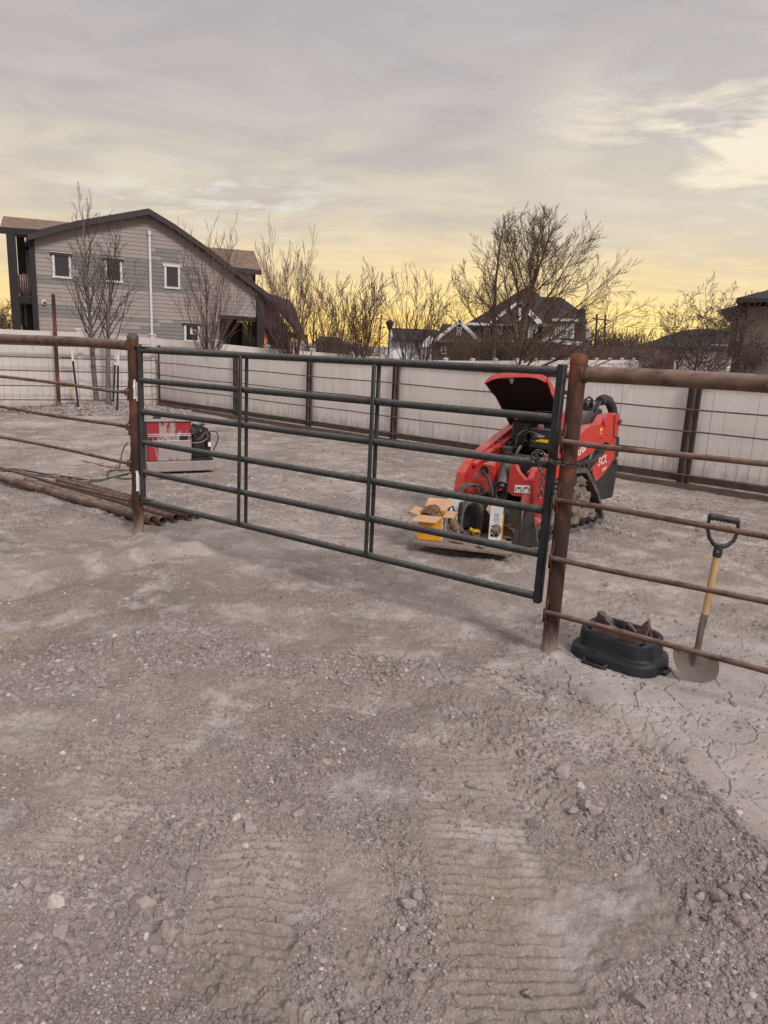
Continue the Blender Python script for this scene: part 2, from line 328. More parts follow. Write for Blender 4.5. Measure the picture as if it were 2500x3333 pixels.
def build(mb, name, mats, parent=None, smooth=True, label=None, origin=None, autos=40):
    me = bpy.data.meshes.new(name)
    off = np.array(rootof(parent).location) if parent else (np.array(origin, float) if origin is not None else np.zeros(3))
    vs = [tuple(float(c) for c in (p-off)) for p in mb.v]
    me.from_pydata(vs, [], mb.f)
    mats = mats if isinstance(mats, (list, tuple)) else [mats]
    for m in mats: me.materials.append(M[m] if isinstance(m, str) else m)
    if len(mats) > 1: me.polygons.foreach_set('material_index', mb.m)
    me.update()
    import bmesh
    bm = bmesh.new(); bm.from_mesh(me); bmesh.ops.recalc_face_normals(bm, faces=bm.faces)
    if smooth:
        ca = math.radians(autos)
        for f in bm.faces: f.smooth = True
        for e in bm.edges:
            if len(e.link_faces) == 2 and e.calc_face_angle(0) > ca: e.smooth = False
    bm.to_mesh(me); bm.free()
    o = bpy.data.objects.new(name, me); S.collection.objects.link(o)
    if parent: o.parent = parent
    elif origin is not None: o.location = [float(c) for c in origin]
    if label: o['label'] = label
    return o
def uv_planar(o, U, Vv, orig):          # metres along U and V
    me = o.data; off = np.array(rootof(o).location); uvl = me.uv_layers.new(name='UVMap')
    for lp in me.loops:
        p = np.array(me.vertices[lp.vertex_index].co)+off-np.array(orig); uvl.data[lp.index].uv = (float(p @ U), float(p @ Vv))
def text_mesh(body, size, origin, X, Y, name, matname, parent, extrude=.002, shear=0, bold=0):
    cu = bpy.data.curves.new(name, 'FONT'); cu.body = body; cu.size = size; cu.extrude = extrude; cu.shear = shear; cu.offset = bold; cu.resolution_u = 3
    ob = bpy.data.objects.new(name, cu); S.collection.objects.link(ob)
    dg = bpy.context.evaluated_depsgraph_get(); me = bpy.data.meshes.new_from_object(ob.evaluated_get(dg)); bpy.data.objects.remove(ob)
    X = nrm(X); Y = nrm(Y); Z = np.cross(X, Y); off = np.array(rootof(parent).location)
    for v in me.vertices:
        c = v.co; p = V3(*origin)+X*c.x+Y*c.y+Z*c.z-off; v.co = [float(q) for q in p]
    me.materials.clear(); me.materials.append(M[matname]); me.name = name
    o = bpy.data.objects.new(name, me); S.collection.objects.link(o); o.parent = parent; return o
# ------------------------------------------------------------------ ground
def _h(ix, iy, s):
    n = (ix.astype(np.int64)*374761393+iy.astype(np.int64)*668265263+s*982451653) & 0xffffffff
    n = ((n ^ (n >> 13))*1274126177) & 0xffffffff
    n = n ^ (n >> 16)
    return (n & 0xffff)/65535.0
def vn(x, y, s):
    ix = np.floor(x); iy = np.floor(y); fx = x-ix; fy = y-iy; fx = fx*fx*fx*(fx*(fx*6-15)+10); fy = fy*fy*fy*(fy*(fy*6-15)+10)
    a = _h(ix, iy, s); b = _h(ix+1, iy, s); c = _h(ix, iy+1, s); d = _h(ix+1, iy+1, s)
    return (a+(b-a)*fx+(c-a)*fy+(a-b-c+d)*fx*fy)-.5
def fbm(x, y, s, o=4, g=.5):
    r = 0; a = 1
    for i in range(o): r = r+a*vn(x*2**i+i*17.3, y*2**i-i*9.1, s+i); a *= g
    return r
def worley(x, y, s, jit=.9):
    ix = np.floor(x); iy = np.floor(y); f1 = np.full(x.shape, 9.0); f2 = np.full(x.shape, 9.0); cid = np.zeros(x.shape)
    for i in (-1, 0, 1):
        for j in (-1, 0, 1):
            px = ix+i+.5+(_h(ix+i, iy+j, s)-.5)*jit; py = iy+j+.5+(_h(ix+i, iy+j, s+7)-.5)*jit
            d = np.hypot(px-x, py-y); nr = d < f1
            f2 = np.where(nr, f1, np.minimum(f2, d)); cid = np.where(nr, _h(ix+i, iy+j, s+3), cid); f1 = np.where(nr, d, f1)
    return f1, f2, cid
def sstep(a, b, x): t = np.clip((x-a)/(b-a), 0, 1); return t*t*(3-2*t)
def pdist(x, y, pts):                 # distance to a polyline and signed side
    best = np.full(x.shape, 1e9); side = np.zeros(x.shape); al = np.zeros(x.shape); acc = 0
    for (a, b) in zip(pts[:-1], pts[1:]):
        dx_, dy_ = b[0]-a[0], b[1]-a[1]; l = math.hypot(dx_, dy_); t = np.clip(((x-a[0])*dx_+(y-a[1])*dy_)/l**2, 0, 1)
        d = np.hypot(x-a[0]-t*dx_, y-a[1]-t*dy_); n = d < best
        side = np.where(n, np.sign((x-a[0])*dy_-(y-a[1])*dx_), side); al = np.where(n, acc+t*l, al); best = np.where(n, d, best); acc += l
    return best, side, al
EDGE2 = [gnd(*p)[:2] for p in ((1500, 2200), (1690, 2185), (1780, 2100), (1900, 2085), (2160, 2120), (2330, 2080), (2650, 2110))]
EDGE = [gnd(*p)[:2] for p in ((1400, 2150), (1600, 2190), (1690, 2200), (1900, 2275), (2060, 2390), (2180, 2480), (2330, 2620), (2440, 2740), (2620, 2900))]
RIDGE = [gnd(*p)[:2] for p in ((1700, 2420), (1810, 2520), (1900, 2600), (2000, 2700), (2180, 2860), (2330, 3010), (2480, 3180))]
RUTL = [gnd(*p)[:2] for p in ((0, 1905), (250, 1850), (450, 1800), (640, 1790))]
P_L = gnd(452, 1745); P_R = gnd(1785, 2135)
DL = nrm(V3(P_R[0]-P_L[0], P_R[1]-P_L[1], 0)); NL = V3(-DL[1], DL[0], 0)       # along the fence line, and away from the viewer
PEN0 = gnd(522, 1326); PEN1 = gnd(2223, 1592)
PD = nrm(PEN1-PEN0); PN = V3(-PD[1], PD[0], 0)
CL = [(*gnd(px, py)[:2], rr_, w_) for px, py, rr_, w_ in ((90, 2880, .13, 1), (260, 2960, .1, .8), (120, 3130, .1, .7), (470, 2990, .13, 1.1), (620, 3060, .10, .8), (640, 2700, .14, .8), (420, 2420, .2, .7), (1010, 3170, .09, .9), (960, 2480, .16, .6),
    (1260, 2720, .10, 1.1), (1330, 2860, .10, 1.2), (1380, 2990, .10, 1.1), (1340, 3100, .08, .8), (1760, 2450, .10, .9), (1830, 2560, .10, 1.1), (1920, 2680, .09, 1), (2000, 2800, .1, .7), (2120, 2340, .12, .7), (2330, 2960, .09, .9), (2470, 2850, .09, .9), (2260, 3200, .1, .7), (1600, 2330, .2, .7), (1150, 2250, .3, .45), (700, 2150, .35, .5), (250, 2120, .3, .6), (1750, 3230, .12, .6))]
BANDS = ((-.36, .18, 1.62, 2.5, .06), (.42, .21, 1.40, 3.1, -.03))
def inband(x, y):
    c = np.zeros(np.shape(x))
    for (xc, w, y0, y1, ln_) in BANDS:
        c = np.maximum(c, sstep(w*1.1, w*.8, np.abs(x-(xc+ln_*(y-2))))*sstep(y0, y0+.2, y)*sstep(y1, y1-.3, y))
    return c
def clump(x, y):
    c = np.zeros(np.shape(x))
    for (a_, b_, r_, w_) in CL: c = c+w_*np.exp(-((x-a_)**2+(y-b_)**2)/(r_*1.15)**2)
    return np.clip(c, 0, 1.3)
def ground_h(x, y, fine=True):
    x = np.asarray(x, float); y = np.asarray(y, float); r = np.hypot(x, y)
    far = sstep(16, 40, r)
    h = .05*fbm(x/2.2, y/2.2, 1, 3)*(1-far)+.030*fbm(x/.7+3, y/.7, 5, 3)
    flatz = np.exp(-((x-P_R[0])**2+(y-P_R[1])**2)/.5)+np.exp(-((x-P_L[0])**2+(y-P_L[1])**2)/.5)
    h = h*(1-.6*np.clip(flatz, 0, 1))
    for pp in (P_R, P_L):
        pd_ = np.hypot(x-pp[0], y-pp[1]); h = h+.028*np.exp(-(pd_/.085)**2)*(1+1.5*vn(x/.05, y/.05, 3))
    # land falls away behind the pen, then rises far off
    s = (x-PEN0[0])*PN[0]+(y-PEN0[1])*PN[1]
    along = (x-PEN0[0])*PD[0]+(y-PEN0[1])*PD[1]
    h = h-.45*sstep(.6, 6, s)*sstep(1.5, 6, along)-.1*sstep(30, 90, r)
    # stone mound round the two trees
    mc = onp_mound; md = np.hypot((x-mc[0])/2.6, (y-mc[1])/1.9); h = h+.17*(1-sstep(.1, 1.0, md))
    if not fine: return h
    ed, es, ea = pdist(x, y, EDGE); wob = fbm(x/.3, y/.3, 31, 4, .5)*.15; sd_ = ed*es*-1+wob   # >0 on the cracked side
    e2d, e2s, _ = pdist(x, y, EDGE2); lim2 = sstep(-.12, .10, e2d*e2s+fbm(x/.3, y/.3, 33, 3)*.25)
    crust = sstep(-.035, .045, sd_)*(r < 9)*lim2
    near = (r < 12)
    rough = np.clip(.55+1.6*fbm(x/.55, y/.55, 41, 3), .08, 1.4)*(1-.85*crust)
    h = h+.014*crust*np.exp(-np.abs(ed)/.9)+.010*crust
    h = h-.016*np.exp(-((sd_+.04)/.035)**2)*(r < 6)*(0.5+vn(x/.2, y/.2, 8))
    rd, rs, ra = pdist(x+fbm(x/.2, y/.2, 61, 2)*.08, y, RIDGE)
    h = h+.035*np.exp(-(rd/.07)**2)*(.6+vn(ra/.25, ra*0, 77)*1.4)-.02*np.exp(-((rd*rs+.14)/.06)**2)
    h = h+.02*np.exp(-(((x-gnd(2200, 2620)[0])/.16)**2+((y-gnd(2200, 2620)[1])/.12)**2))
    ld, ls, la = pdist(x, y+fbm(x/.4, y/.4, 91, 2)*.1, RUTL)
    h = h+.05*np.exp(-(ld/.09)**2)-.03*np.exp(-((ld*ls-.2)/.1)**2)
    # loader tread prints: two bands of cross bars, worn away in patches
    def tread(xc, w, y0, y1, amp, lean, per=.04, seed=0):
        xx = x-(xc+lean*(y-2)); b = sstep(w, w*.75, np.abs(xx))*sstep(y0, y0+.25, y)*sstep(y1, y1-.4, y)
        m = np.clip(.8+2.2*fbm(x/.2, y/.14, 101+seed, 3), 0, 1)
        ph = (y+.003*np.sin(xx*30+seed)+.010*fbm(x/.3, y/.3, 111+seed, 2)+.05*(xx/.25)**2*(seed == 0))/per
        bar = sstep(.2, .8, np.abs((ph % 1)-.5)*2)
        return b*m*amp*(bar-.6)-b*.006, b*m
    t1, m1 = tread(-.36, .18, 1.62, 2.5, .015, .06, .044, 0)
    t2, m2 = tread(.42, .21, 1.40, 3.1, .015, -.03, .046, 1)
    t3, m3 = tread(-1.0, .17, 1.5, 3.4, .018, .1, .042, 2)
    t4, m4 = tread(.5, .2, 3.0, 5.5, .014, .15, .05, 3); t5, m5 = tread(-.5, .2, 3.0, 5.5, .014, .25, .05, 4)
    tr = t1+t2+t3+t4+t5; tm = np.clip(m1+m2+m3, 0, 1)
    # a smooth scraped swipe
    c = gnd(1000, 2900); q = np.exp(-(((x-c[0]-.03)/.13)**2+((y-c[1]-(x-c[0])*.45)/.05)**2)); h = h-.012*q
    rough = rough*(1-.75*q)
    fadeN = 1-sstep(9, 18, r)
    # scraped furrows and thrown-up ridges, running roughly along the drive
    for (sc_, am_, an_, sd2) in ((.42, .026, 1.15, 601), (.26, .013, .55, 611), (.17, .007, -.35, 621)):
        u_ = x*math.cos(an_)+y*math.sin(an_); w_ = -x*math.sin(an_)+y*math.cos(an_)
        rg = 1-np.abs(fbm(u_/(sc_*3.2), w_/sc_, sd2, 3)*2)*1.6
        pm = np.clip(.15+2.2*fbm(x/.9+sd2, y/.9, 631, 2), 0, 1); h = h+am_*pm*np.clip(rg-.35, 0, 1)*(1-.85*crust)*fadeN*(1-.6*tm)
    h = h+tr*near
    h = h+fadeN*rough*(.020*fbm(x/.15, y/.15, 51, 5, .62)+.010*fbm(x/.05, y/.05, 55, 4, .6))*(1-.7*tm)
    # crumbly lumps of two sizes
    for (sc, am, sdn, lim) in ((.045, .012, 201, 12), (.026, .012, 211, 6.5), (.013, .0065, 221, 3.8)):
        sel = r < lim
        xs, ys = x[sel], y[sel]
        f1, f2, cid = worley(xs/sc+.3*vn(xs/sc*1.7, ys/sc*1.7, 5), ys/sc, sdn)
        k = np.clip((cid-.35)*1.6, 0, 1)*(1+.5*vn(xs/sc*2.7, ys/sc*2.7, 12)); dome = np.clip(1-(f1/.56)**2, 0, 1)**.55
        dens = np.clip(.12+2.6*fbm(xs/.33+sdn, ys/.33, 301+sdn, 3)+1.1*clump(xs, ys), 0, 1.25)
        h[sel] += dome*k*am*dens*(1-.9*crust[sel])*(1-.75*tm[sel])*(1-q[sel])*(1-sstep(lim*.7, lim, r[sel]))
    # mud cracks
    sel = (crust > .02) & (r < 8)
    if sel.any():
        xs = x[sel]; ys = y[sel]; wx = xs+.05*fbm(xs/.12, ys/.12, 401, 3); wy = ys+.05*fbm(xs/.12+9, ys/.12, 403, 3)
        f1, f2, _ = worley(wx/.26, wy/.26, 411); e = (f2-f1)*.26
        mk = np.clip(1.0+2.4*fbm(xs/.35, ys/.35, 421, 2), 0, 1)
        g1, g2, _ = worley(wx/.10, wy/.10, 431); e2 = (g2-g1)*.10
        mk2 = np.clip(.1+3*fbm(xs/.3+5, ys/.3, 441, 2), 0, 1)
        h[sel] -= crust[sel]*(mk*.022*np.exp(-(e/.0055)**2)+mk2*.010*np.exp(-(e2/.004)**2))
        h[sel] += crust[sel]*(mk*.005*np.exp(-(e/.03)**2))
    return h
onp_mound = gnd(345, 1322); onp_mound = onp_mound-PN*0.75
def gz(x, y, fine=False): return float(ground_h(np.array([x]), np.array([y]), fine)[0])
def make_ground():
    rr = [0.0, .35, .7, .95, 1.15]
    while rr[-1] < 30: rr.append(rr[-1]*(1.0030 if rr[-1] < 7 else 1.0045 if rr[-1] < 14 else 1.012))
    while rr[-1] < 5500: rr.append(rr[-1]*1.15)
    rr = np.array(rr)
    a0 = np.linspace(-math.radians(39), math.radians(39), 1180); out = np.linspace(math.radians(39), math.radians(321), 120)[1:-1]
    aa = np.concatenate([a0, out]); nr_, na = len(rr), len(aa)
    R, A = np.meshgrid(rr, aa, indexing='ij'); X = R*np.sin(A); Y = R*np.cos(A)
    Z = ground_h(X.ravel(), Y.ravel())
    co = np.stack([X.ravel(), Y.ravel(), Z], 1).astype(np.float32)
    i = np.arange(nr_-1)[:, None]*na; j = np.arange(na)[None, :]; j2 = (j+1) % na
    fs = np.stack([i+j, i+na+j, i+na+j2, i+j2], -1).reshape(-1, 4)[:, ::-1].astype(np.int32)
    me = bpy.data.meshes.new('ground'); me.vertices.add(len(co)); me.vertices.foreach_set('co', co.ravel())
    me.loops.add(fs.size); me.loops.foreach_set('vertex_index', fs.ravel()); me.polygons.add(len(fs))
    me.polygons.foreach_set('loop_start', np.arange(len(fs), dtype=np.int32)*4)
    me.update(calc_edges=True); me.validate()
    me.polygons.foreach_set('use_smooth', np.ones(len(me.polygons), bool))
    # where the pale cracked crust lies (a different, clay-rich surface)
    ed, es, ea = pdist(co[:, 0].astype(float), co[:, 1].astype(float), EDGE)
    x = co[:, 0].astype(float); y = co[:, 1].astype(float); r = np.hypot(x, y)
    sdn = ed*es*-1+fbm(x/.3, y/.3, 31, 4, .5)*.15
    e2d, e2s, _ = pdist(x, y, EDGE2); lim = sstep(-.12, .10, e2d*e2s+fbm(x/.3, y/.3, 33, 3)*.25)
    at_ = me.attributes.new('crust', 'FLOAT', 'POINT'); at_.data.foreach_set('value', (sstep(-.16, .22, sdn+.10*fbm(x/.06, y/.06, 37, 3))*lim).astype(np.float32))
    o = bpy.data.objects.new('ground', me); S.collection.objects.link(o); o['kind'] = 'structure'
    m = bpy.data.materials.new('dry_dirt'); m.use_nodes = True; t = m.node_tree; b = t.nodes['Principled BSDF']
    tcn = N('ShaderNodeTexCoord', t)
    def nz(s, d=6, r_=.6, off=0, dist=0):
        mp = N('ShaderNodeMapping', t); mp.inputs['Location'].default_value = (off, off*.7, 0); L(tcn.outputs['Object'], mp.inputs[0], t)
        n = N('ShaderNodeTexNoise', t); n.inputs['Scale'].default_value = s; n.inputs['Detail'].default_value = d; n.inputs['Roughness'].default_value = r_; n.inputs['Distortion'].default_value = dist
        L(mp.outputs[0], n.inputs['Vector'], t); return n.outputs['Fac']
    col = mixc(ramp(nz(1.1, 7, .62, 3), [(.36, 0), (.64, 1)], t), srgb(112, 100, 92), srgb(165, 153, 144), t)
    col = mixc(ramp(nz(.45, 4, .5, 8), [(.42, 0), (.62, .5)], t), col, srgb(108, 95, 86), t)           # damper, browner drifts
    col = mixc(ramp(nz(3.2, 6, .65, 13), [(.50, 0), (.64, .7)], t), col, srgb(180, 170, 164), t)       # pale dusty patches
    col = mixc(ramp(nz(.9, 4, .5, 25), [(.60, 0), (.70, .5)], t), col, srgb(142, 128, 108), t)      # faint ochre stains
    col = mixc(ramp(nz(60, 4, .7, 5), [(.4, 0), (.66, .35)], t), col, srgb(172, 163, 158), t)
    col = mixc(ramp(nz(95, 4, .7, 9), [(.5, 0), (.72, .4)], t), col, srgb(96, 87, 84), t)
    vo = N('ShaderNodeTexVoronoi', t); vo.inputs['Scale'].default_value = 190; L(tcn.outputs['Object'], vo.inputs['Vector'], t)
    sp = N('ShaderNodeSeparateColor', t); L(vo.outputs['Color'], sp.inputs[0], t)
    col = mixc(ramp(sp.outputs[0], [(.9, 0), (.92, .3)], t), col, srgb(184, 175, 168), t)              # odd pale pebbles
    at2 = N('ShaderNodeAttribute', t, attribute_name='crust')
    cc = mixc(ramp(nz(2.5, 6, .6, 4), [(.35, 0), (.65, 1)], t), srgb(160, 149, 143), srgb(186, 176, 170), t)
    cc = mixc(ramp(nz(22, 6, .7, 4), [(.45, 0), (.7, .4)], t), cc, srgb(146, 134, 130), t)
    col = mixc(math_n('MULTIPLY', at2.outputs['Fac'], .85, t), col, cc, t)
    L(col, b.inputs['Base Color'], t); b.inputs['Roughness'].default_value = .95; b.inputs['Specular IOR Level'].default_value = .2
    bp = N('ShaderNodeBump', t); bp.inputs['Strength'].default_value = 1.0; bp.inputs['Distance'].default_value = .009; L(nz(85, 7, .68, 2), bp.inputs['Height'], t)
    bp2 = N('ShaderNodeBump', t); bp2.inputs['Strength'].default_value = .7; bp2.inputs['Distance'].default_value = .016; L(nz(11, 7, .66, 6), bp2.inputs['Height'], t); L(bp.outputs[0], bp2.inputs['Normal'], t)
    L(bp2.outputs[0], b.inputs['Normal'], t)
    me.materials.append(m)
    M['dirt'] = m
    return o
ground = make_ground()
# loose crumbs and pebbles: far too many to count, one object
def rock_field(name, P, R_, seed, sub, matl, sq=(.55, .9)):
    import bmesh
    bm = bmesh.new(); bmesh.ops.create_icosphere(bm, subdivisions=sub, radius=1); bv = np.array([v.co[:] for v in bm.verts]); bf = np.array([[v.index for v in f.verts] for f in bm.faces]); bm.free()
    g = np.random.default_rng(seed); n = len(P); nv = len(bv)
    sc = np.stack([g.uniform(.7, 1.25, n), g.uniform(.7, 1.25, n), g.uniform(*sq, n)], 1)
    jit = 1+g.uniform(-.22, .22, (n, nv, 1)); a = g.uniform(0, 6.28, n); ca, sa = np.cos(a), np.sin(a)
    tl = g.uniform(-.5, .5, n); ct, st = np.cos(tl), np.sin(tl)
    v = np.repeat(bv[None], n, 0)*(1+(jit-1)*(.5 if sub > 1 else 1))
    for q in range(7 if sub > 1 else 0):          # broken flat facets
        pn = g.normal(size=(n, 3)); pn /= np.linalg.norm(pn, axis=1)[:, None]; dd = g.uniform(.45, .85, n)
        ex = np.maximum(np.einsum('nvk,nk->nv', v, pn)-dd[:, None], 0); v = v-ex[..., None]*pn[:, None]*.92
    v = v*sc[:, None]*R_[:, None, None]
    x, y, z = v[..., 0], v[..., 1], v[..., 2]
    y, z = y*ct[:, None]-z*st[:, None], y*st[:, None]+z*ct[:, None]
    x, y = x*ca[:, None]-y*sa[:, None], x*sa[:, None]+y*ca[:, None]
    v = np.stack([x, y, z], -1)+P[:, None]
    f = (bf[None]+(np.arange(n)*nv)[:, None, None]).reshape(-1, 3).astype(np.int32)
    me = bpy.data.meshes.new(name); me.vertices.add(n*nv); me.vertices.foreach_set('co', v.reshape(-1).astype(np.float32))
    me.loops.add(f.size); me.loops.foreach_set('vertex_index', f.ravel()); me.polygons.add(len(f)); me.polygons.foreach_set('loop_start', np.arange(len(f), dtype=np.int32)*3)
    me.update(calc_edges=True); me.materials.append(matl)
    me.polygons.foreach_set('use_smooth', np.zeros(len(me.polygons), bool))
    o = bpy.data.objects.new(name, me); S.collection.objects.link(o); o['kind'] = 'stuff'; return o
def island_mat(name, a, b, c, pc=.9):
    m = bpy.data.materials.new(name); m.use_nodes = True; t = m.node_tree; bs = t.nodes['Principled BSDF']
    ge = N('ShaderNodeNewGeometry', t); rnd = ge.outputs['Random Per Island']
    tcn = N('ShaderNodeTexCoord', t); nz = N('ShaderNodeTexNoise', t); nz.inputs['Scale'].default_value = 60; nz.inputs['Detail'].default_value = 5; L(tcn.outputs['Object'], nz.inputs['Vector'], t)
    col = mixc(rnd, a, b, t); col = mixc(ramp(rnd, [(pc, 0), (pc+.02, 1)], t), col, c, t)
    col = mixc(ramp(nz.outputs['Fac'], [(.35, 0), (.7, .5)], t), col, a, t)
    L(col, bs.inputs['Base Color'], t); bs.inputs['Roughness'].default_value = .95; bs.inputs['Specular IOR Level'].default_value = .2
    bp = N('ShaderNodeBump', t); bp.inputs['Strength'].default_value = .6; bp.inputs['Distance'].default_value = .003; L(nz.outputs['Fac'], bp.inputs['Height'], t); L(bp.outputs[0], bs.inputs['Normal'], t)
    return m
M['crumbs'] = island_mat('dirt_crumbs', srgb(118, 107, 103), srgb(154, 143, 138), srgb(184, 175, 168), .96)
M['stones'] = island_mat('river_stones', srgb(124, 112, 107), srgb(168, 157, 151), srgb(96, 78, 74), .9)
def scatter(n, r0, r1, amax, rmin, rmax, power, seed, sub, thr, name='gravel', matl='crumbs'):
    g = np.random.default_rng(seed); a = g.uniform(-amax, amax, n); r = np.exp(g.uniform(math.log(r0), math.log(r1), n)); x = r*np.sin(a); y = r*np.cos(a)
    dens = fbm(x/.42, y/.42, 501, 3)+.5*fbm(x/.12, y/.12, 503, 2); ed, es, ea = pdist(x, y, EDGE)
    rd, _, _ = pdist(x, y, RIDGE); dens = dens+.55*clump(x, y)-.06
    dens = dens+.35*np.exp(-(rd/.09)**2)+.35*np.exp(-((ed+.02)/.08)**2)*(es > 0)
    k = (dens > thr+g.normal(0, .12, n)) & ~((es < 0) & (ed > .03) & (r < 7) & (g.random(n) < .93))
    k &= g.random(n) > .8*inband(x, y)
    x, y = x[k], y[k]; size = rmin+(rmax-rmin)*g.random(k.sum())**power
    z = ground_h(x, y)-size*.05
    return rock_field(name, np.stack([x, y, z], 1), size, seed, sub, M[matl])
AM = math.radians(38)
scatter(150000, 1.25, 6.0, AM, .0025, .0085, 2.0, 1, 1, -.16)
scatter(28000, 1.25, 6.0, AM, .006, .017, 2.2, 2, 2, .16)
scatter(75000, 3.6, 15.0, AM, .006, .020, 2.4, 3, 1, -.12)
scatter(3200, 1.3, 8, AM, .014, .034, 2.4, 4, 2, .42)
scatter(2500, 7, 17, AM, .015, .04, 2.4, 8, 1, .1)
# individual dirt clods one can tell apart
clods = [(1825, 2535, .052, 'wide flat-topped dirt clod, largest in the crumbled ridge right of centre'), (1795, 2537, .028, 'small pale clod against the left end of the largest clod'),
         (1900, 2642, .034, 'oblong dirt clod lying lower down the crumbled ridge'), (1868, 2650, .026, 'rounded clod just left of the oblong one in the ridge'),
         (2222, 2488, .022, 'pale round stone at the edge of the cracked mud'), (2165, 2655, .026, 'lumpy clod on the low mound at right'),
         (2325, 2970, .036, 'broad rough clod near the lower right corner'), (1725, 3245, .022, 'pale squarish stone near the bottom edge'),
         (2070, 3300, .030, 'round clod at the bottom edge right of centre'), (460, 2960, .042, 'jagged clod with a split face in the lower left'),
         (92, 2885, .034, 'rounded clod in the rough patch at far left'), (530, 3045, .034, 'smooth lump below the jagged split clod'),
         (1365, 3200, .024, 'lone clod near the bottom centre'), (1330, 2965, .028, 'clod at the left side of the tread prints'), (905, 2985, .016, 'small pale oblong pebble below the tread prints')]
for i, (px, py, rad, lab) in enumerate(clods):
    p = gnd(px, py); z = gz(p[0], p[1], True); mb = MB(); mb.blob((p[0], p[1], z+rad*.25), (rad*1.15, rad*.95, rad*.62), 26, 18, .16, 60+i); cc_ = V3(p[0], p[1], z+rad*.25)
    for q_ in range(9):
        pn_ = nrm(rng.normal(size=3)); dd_ = rad*rng.uniform(.4, .7); mb.v = [u_-pn_*max((u_-cc_) @ pn_-dd_, 0)*.95 for u_ in mb.v]
    mb.v = [q+rng.normal(0, rad*.012, 3) for q in mb.v]
    tag(build(mb, 'dirt_clod', 'crumbs', origin=(p[0], p[1], z), autos=25), lab, 'clod', 'dirt clods lying on the churned ground')
# stone mulch round the staked trees
g = np.random.default_rng(5); n = 5200; a = g.uniform(0, 6.28, n); q = g.random(n)**.62; mx_ = onp_mound[0]+q*np.cos(a)*2.9; my_ = onp_mound[1]+q*np.sin(a)*1.9
o = rock_field('river_rock', np.stack([mx_, my_, ground_h(mx_, my_, False)+.015], 1), g.uniform(.018, .048, n), 6, 2, M['stones'])
# ------------------------------------------------------------------ near pipe fence and gate (one straight line)
def q_on(px, py): return onpl(px, py, P_R, NL)          # a photo pixel on the plane of the fence line
def pipe_fence(P, sgn, label, topz, rails, length, off, clipside):
    t = thing('pipe_fence', P, label, 'fence')
    d = DL*sgn
    R = .046
    for i, s in enumerate((0, length)):
        b = P+d*s; zb = gz(b[0], b[1])-.15
        mb = MB(); ztop = 1.715
        mb.tube([(b[0], b[1], zb), (b[0], b[1], .4), (b[0], b[1], ztop)], R, 28)
        post = build(mb, 'post', 'rustpost', t)
        mb = MB(); prof = [(R*1.05, -.01), (R*1.07, .01), (R*1.0, .024), (R*.82, .038), (R*.5, .046), (R*.12, .049)]
        mb.ring_loft([[V3(b[0]+r_*math.cos(2*math.pi*k/28), b[1]+r_*math.sin(2*math.pi*k/28), ztop+z) for k in range(28)] for r_, z in prof], closed_top=True)
        build(mb, 'cap', 'millpost' if sgn < 0 else 'rustpost', post)
        if i == 0 and sgn < 0:      # bare ground-off weld patches
            for (z0, z1, a0, a1) in ((1.22, 1.38, -1.38, -1.0), (1.20, 1.36, -.92, -.30), (.42, .60, -1.4, -.95), (.38, .56, -.88, -.4)):
                rows = []; mb = MB()
                for zz in np.linspace(z0, z1, 6):
                    j = .06*math.sin(zz*70); rows.append([V3(b[0]+(R+.0015)*math.cos(a+j), b[1]+(R+.0015)*math.sin(a+j), zz) for a in np.linspace(a0, a1, 5)])
                vs = [p for r_ in rows for p in r_]; mb.add(vs, [(r_*5+k, r_*5+k+1, r_*5+k+6, r_*5+k+5) for r_ in range(5) for k in range(4)]); build(mb, 'ground_weld_patch', 'paintwhite', post)
    mb = MB(); tz = topz
    pts = [P+d*(R*.7)+V3(0, 0, tz)]+[P+d*s+V3(0, 0, tz+.006*math.sin(s*2)) for s in np.linspace(.4, length-R*.7, 8)]
    mb.tube(pts, .043, 24); build(mb, 'top_rail', 'rustdusty', t)
    mb = MB(); c = P+d*(R+.004)+V3(0, 0, tz)
    mb.tube([c+d*.004, c-d*.004], .048, 24); build(mb, 'weld_collar', 'rustclip', t)
    for z in rails:
        mb = MB(); o_ = -NL*(R+.016)
        st = P+o_-d*.03+V3(0, 0, z)
        if sgn < 0: o_ = -NL*.03; st = P+o_+d*(R+.004)+V3(0, 0, z)
        pts = [st]+[P+o_+d*s+V3(0, 0, z+.01*math.sin(s*1.7+z*9)) for s in np.linspace(.25, length, 7)]
        mb.tube(pts, .0155, 12); build(mb, 'rail', 'rust' if z < 1.2 else 'rustdusty', t)
        # bent rod clip round the rail, welded to the post
        mb = MB(); f = -NL; u = d*-.0
        cpt = (P-NL*(R+.016)+V3(0, 0, z)-d*.02) if sgn > 0 else (P-NL*.03+d*(R+.014)+V3(0, 0, z))
        arc = [cpt+f*(.024*math.cos(a))+V3(0, 0, .026*math.sin(a)) for a in np.linspace(-1.9, 1.9, 12)]
        arc = [arc[0]+V3(0, 0, -.05)+NL*.012]+arc+[arc[-1]+V3(0, 0, .03)+NL*.010, arc[-1]+V3(0, 0, .075)+NL*.014]
        mb.tube(arc, .0065, 8); build(mb, 'rail_clip', 'rustclip', t)
        mb = MB()
        c2 = P-NL*(R*.55)+d*(R*-.95 if sgn > 0 else R*.85)+V3(0, 0, z-.035); ax = (nrm(d+NL*.4), nrm(NL-d*.4), V3(0, 0, 1))
        mb.box(c2, (.012, .034, .075), ax, bev=.003); build(mb, 'clip_tab', 'rustclip', t)
    return t
fence_r = pipe_fence(P_R, 1, 'rusty pipe fence with thick top rail at the right of the gate', 1.655, (1.286, .954, .618, .289), 3.0, 0, 1)
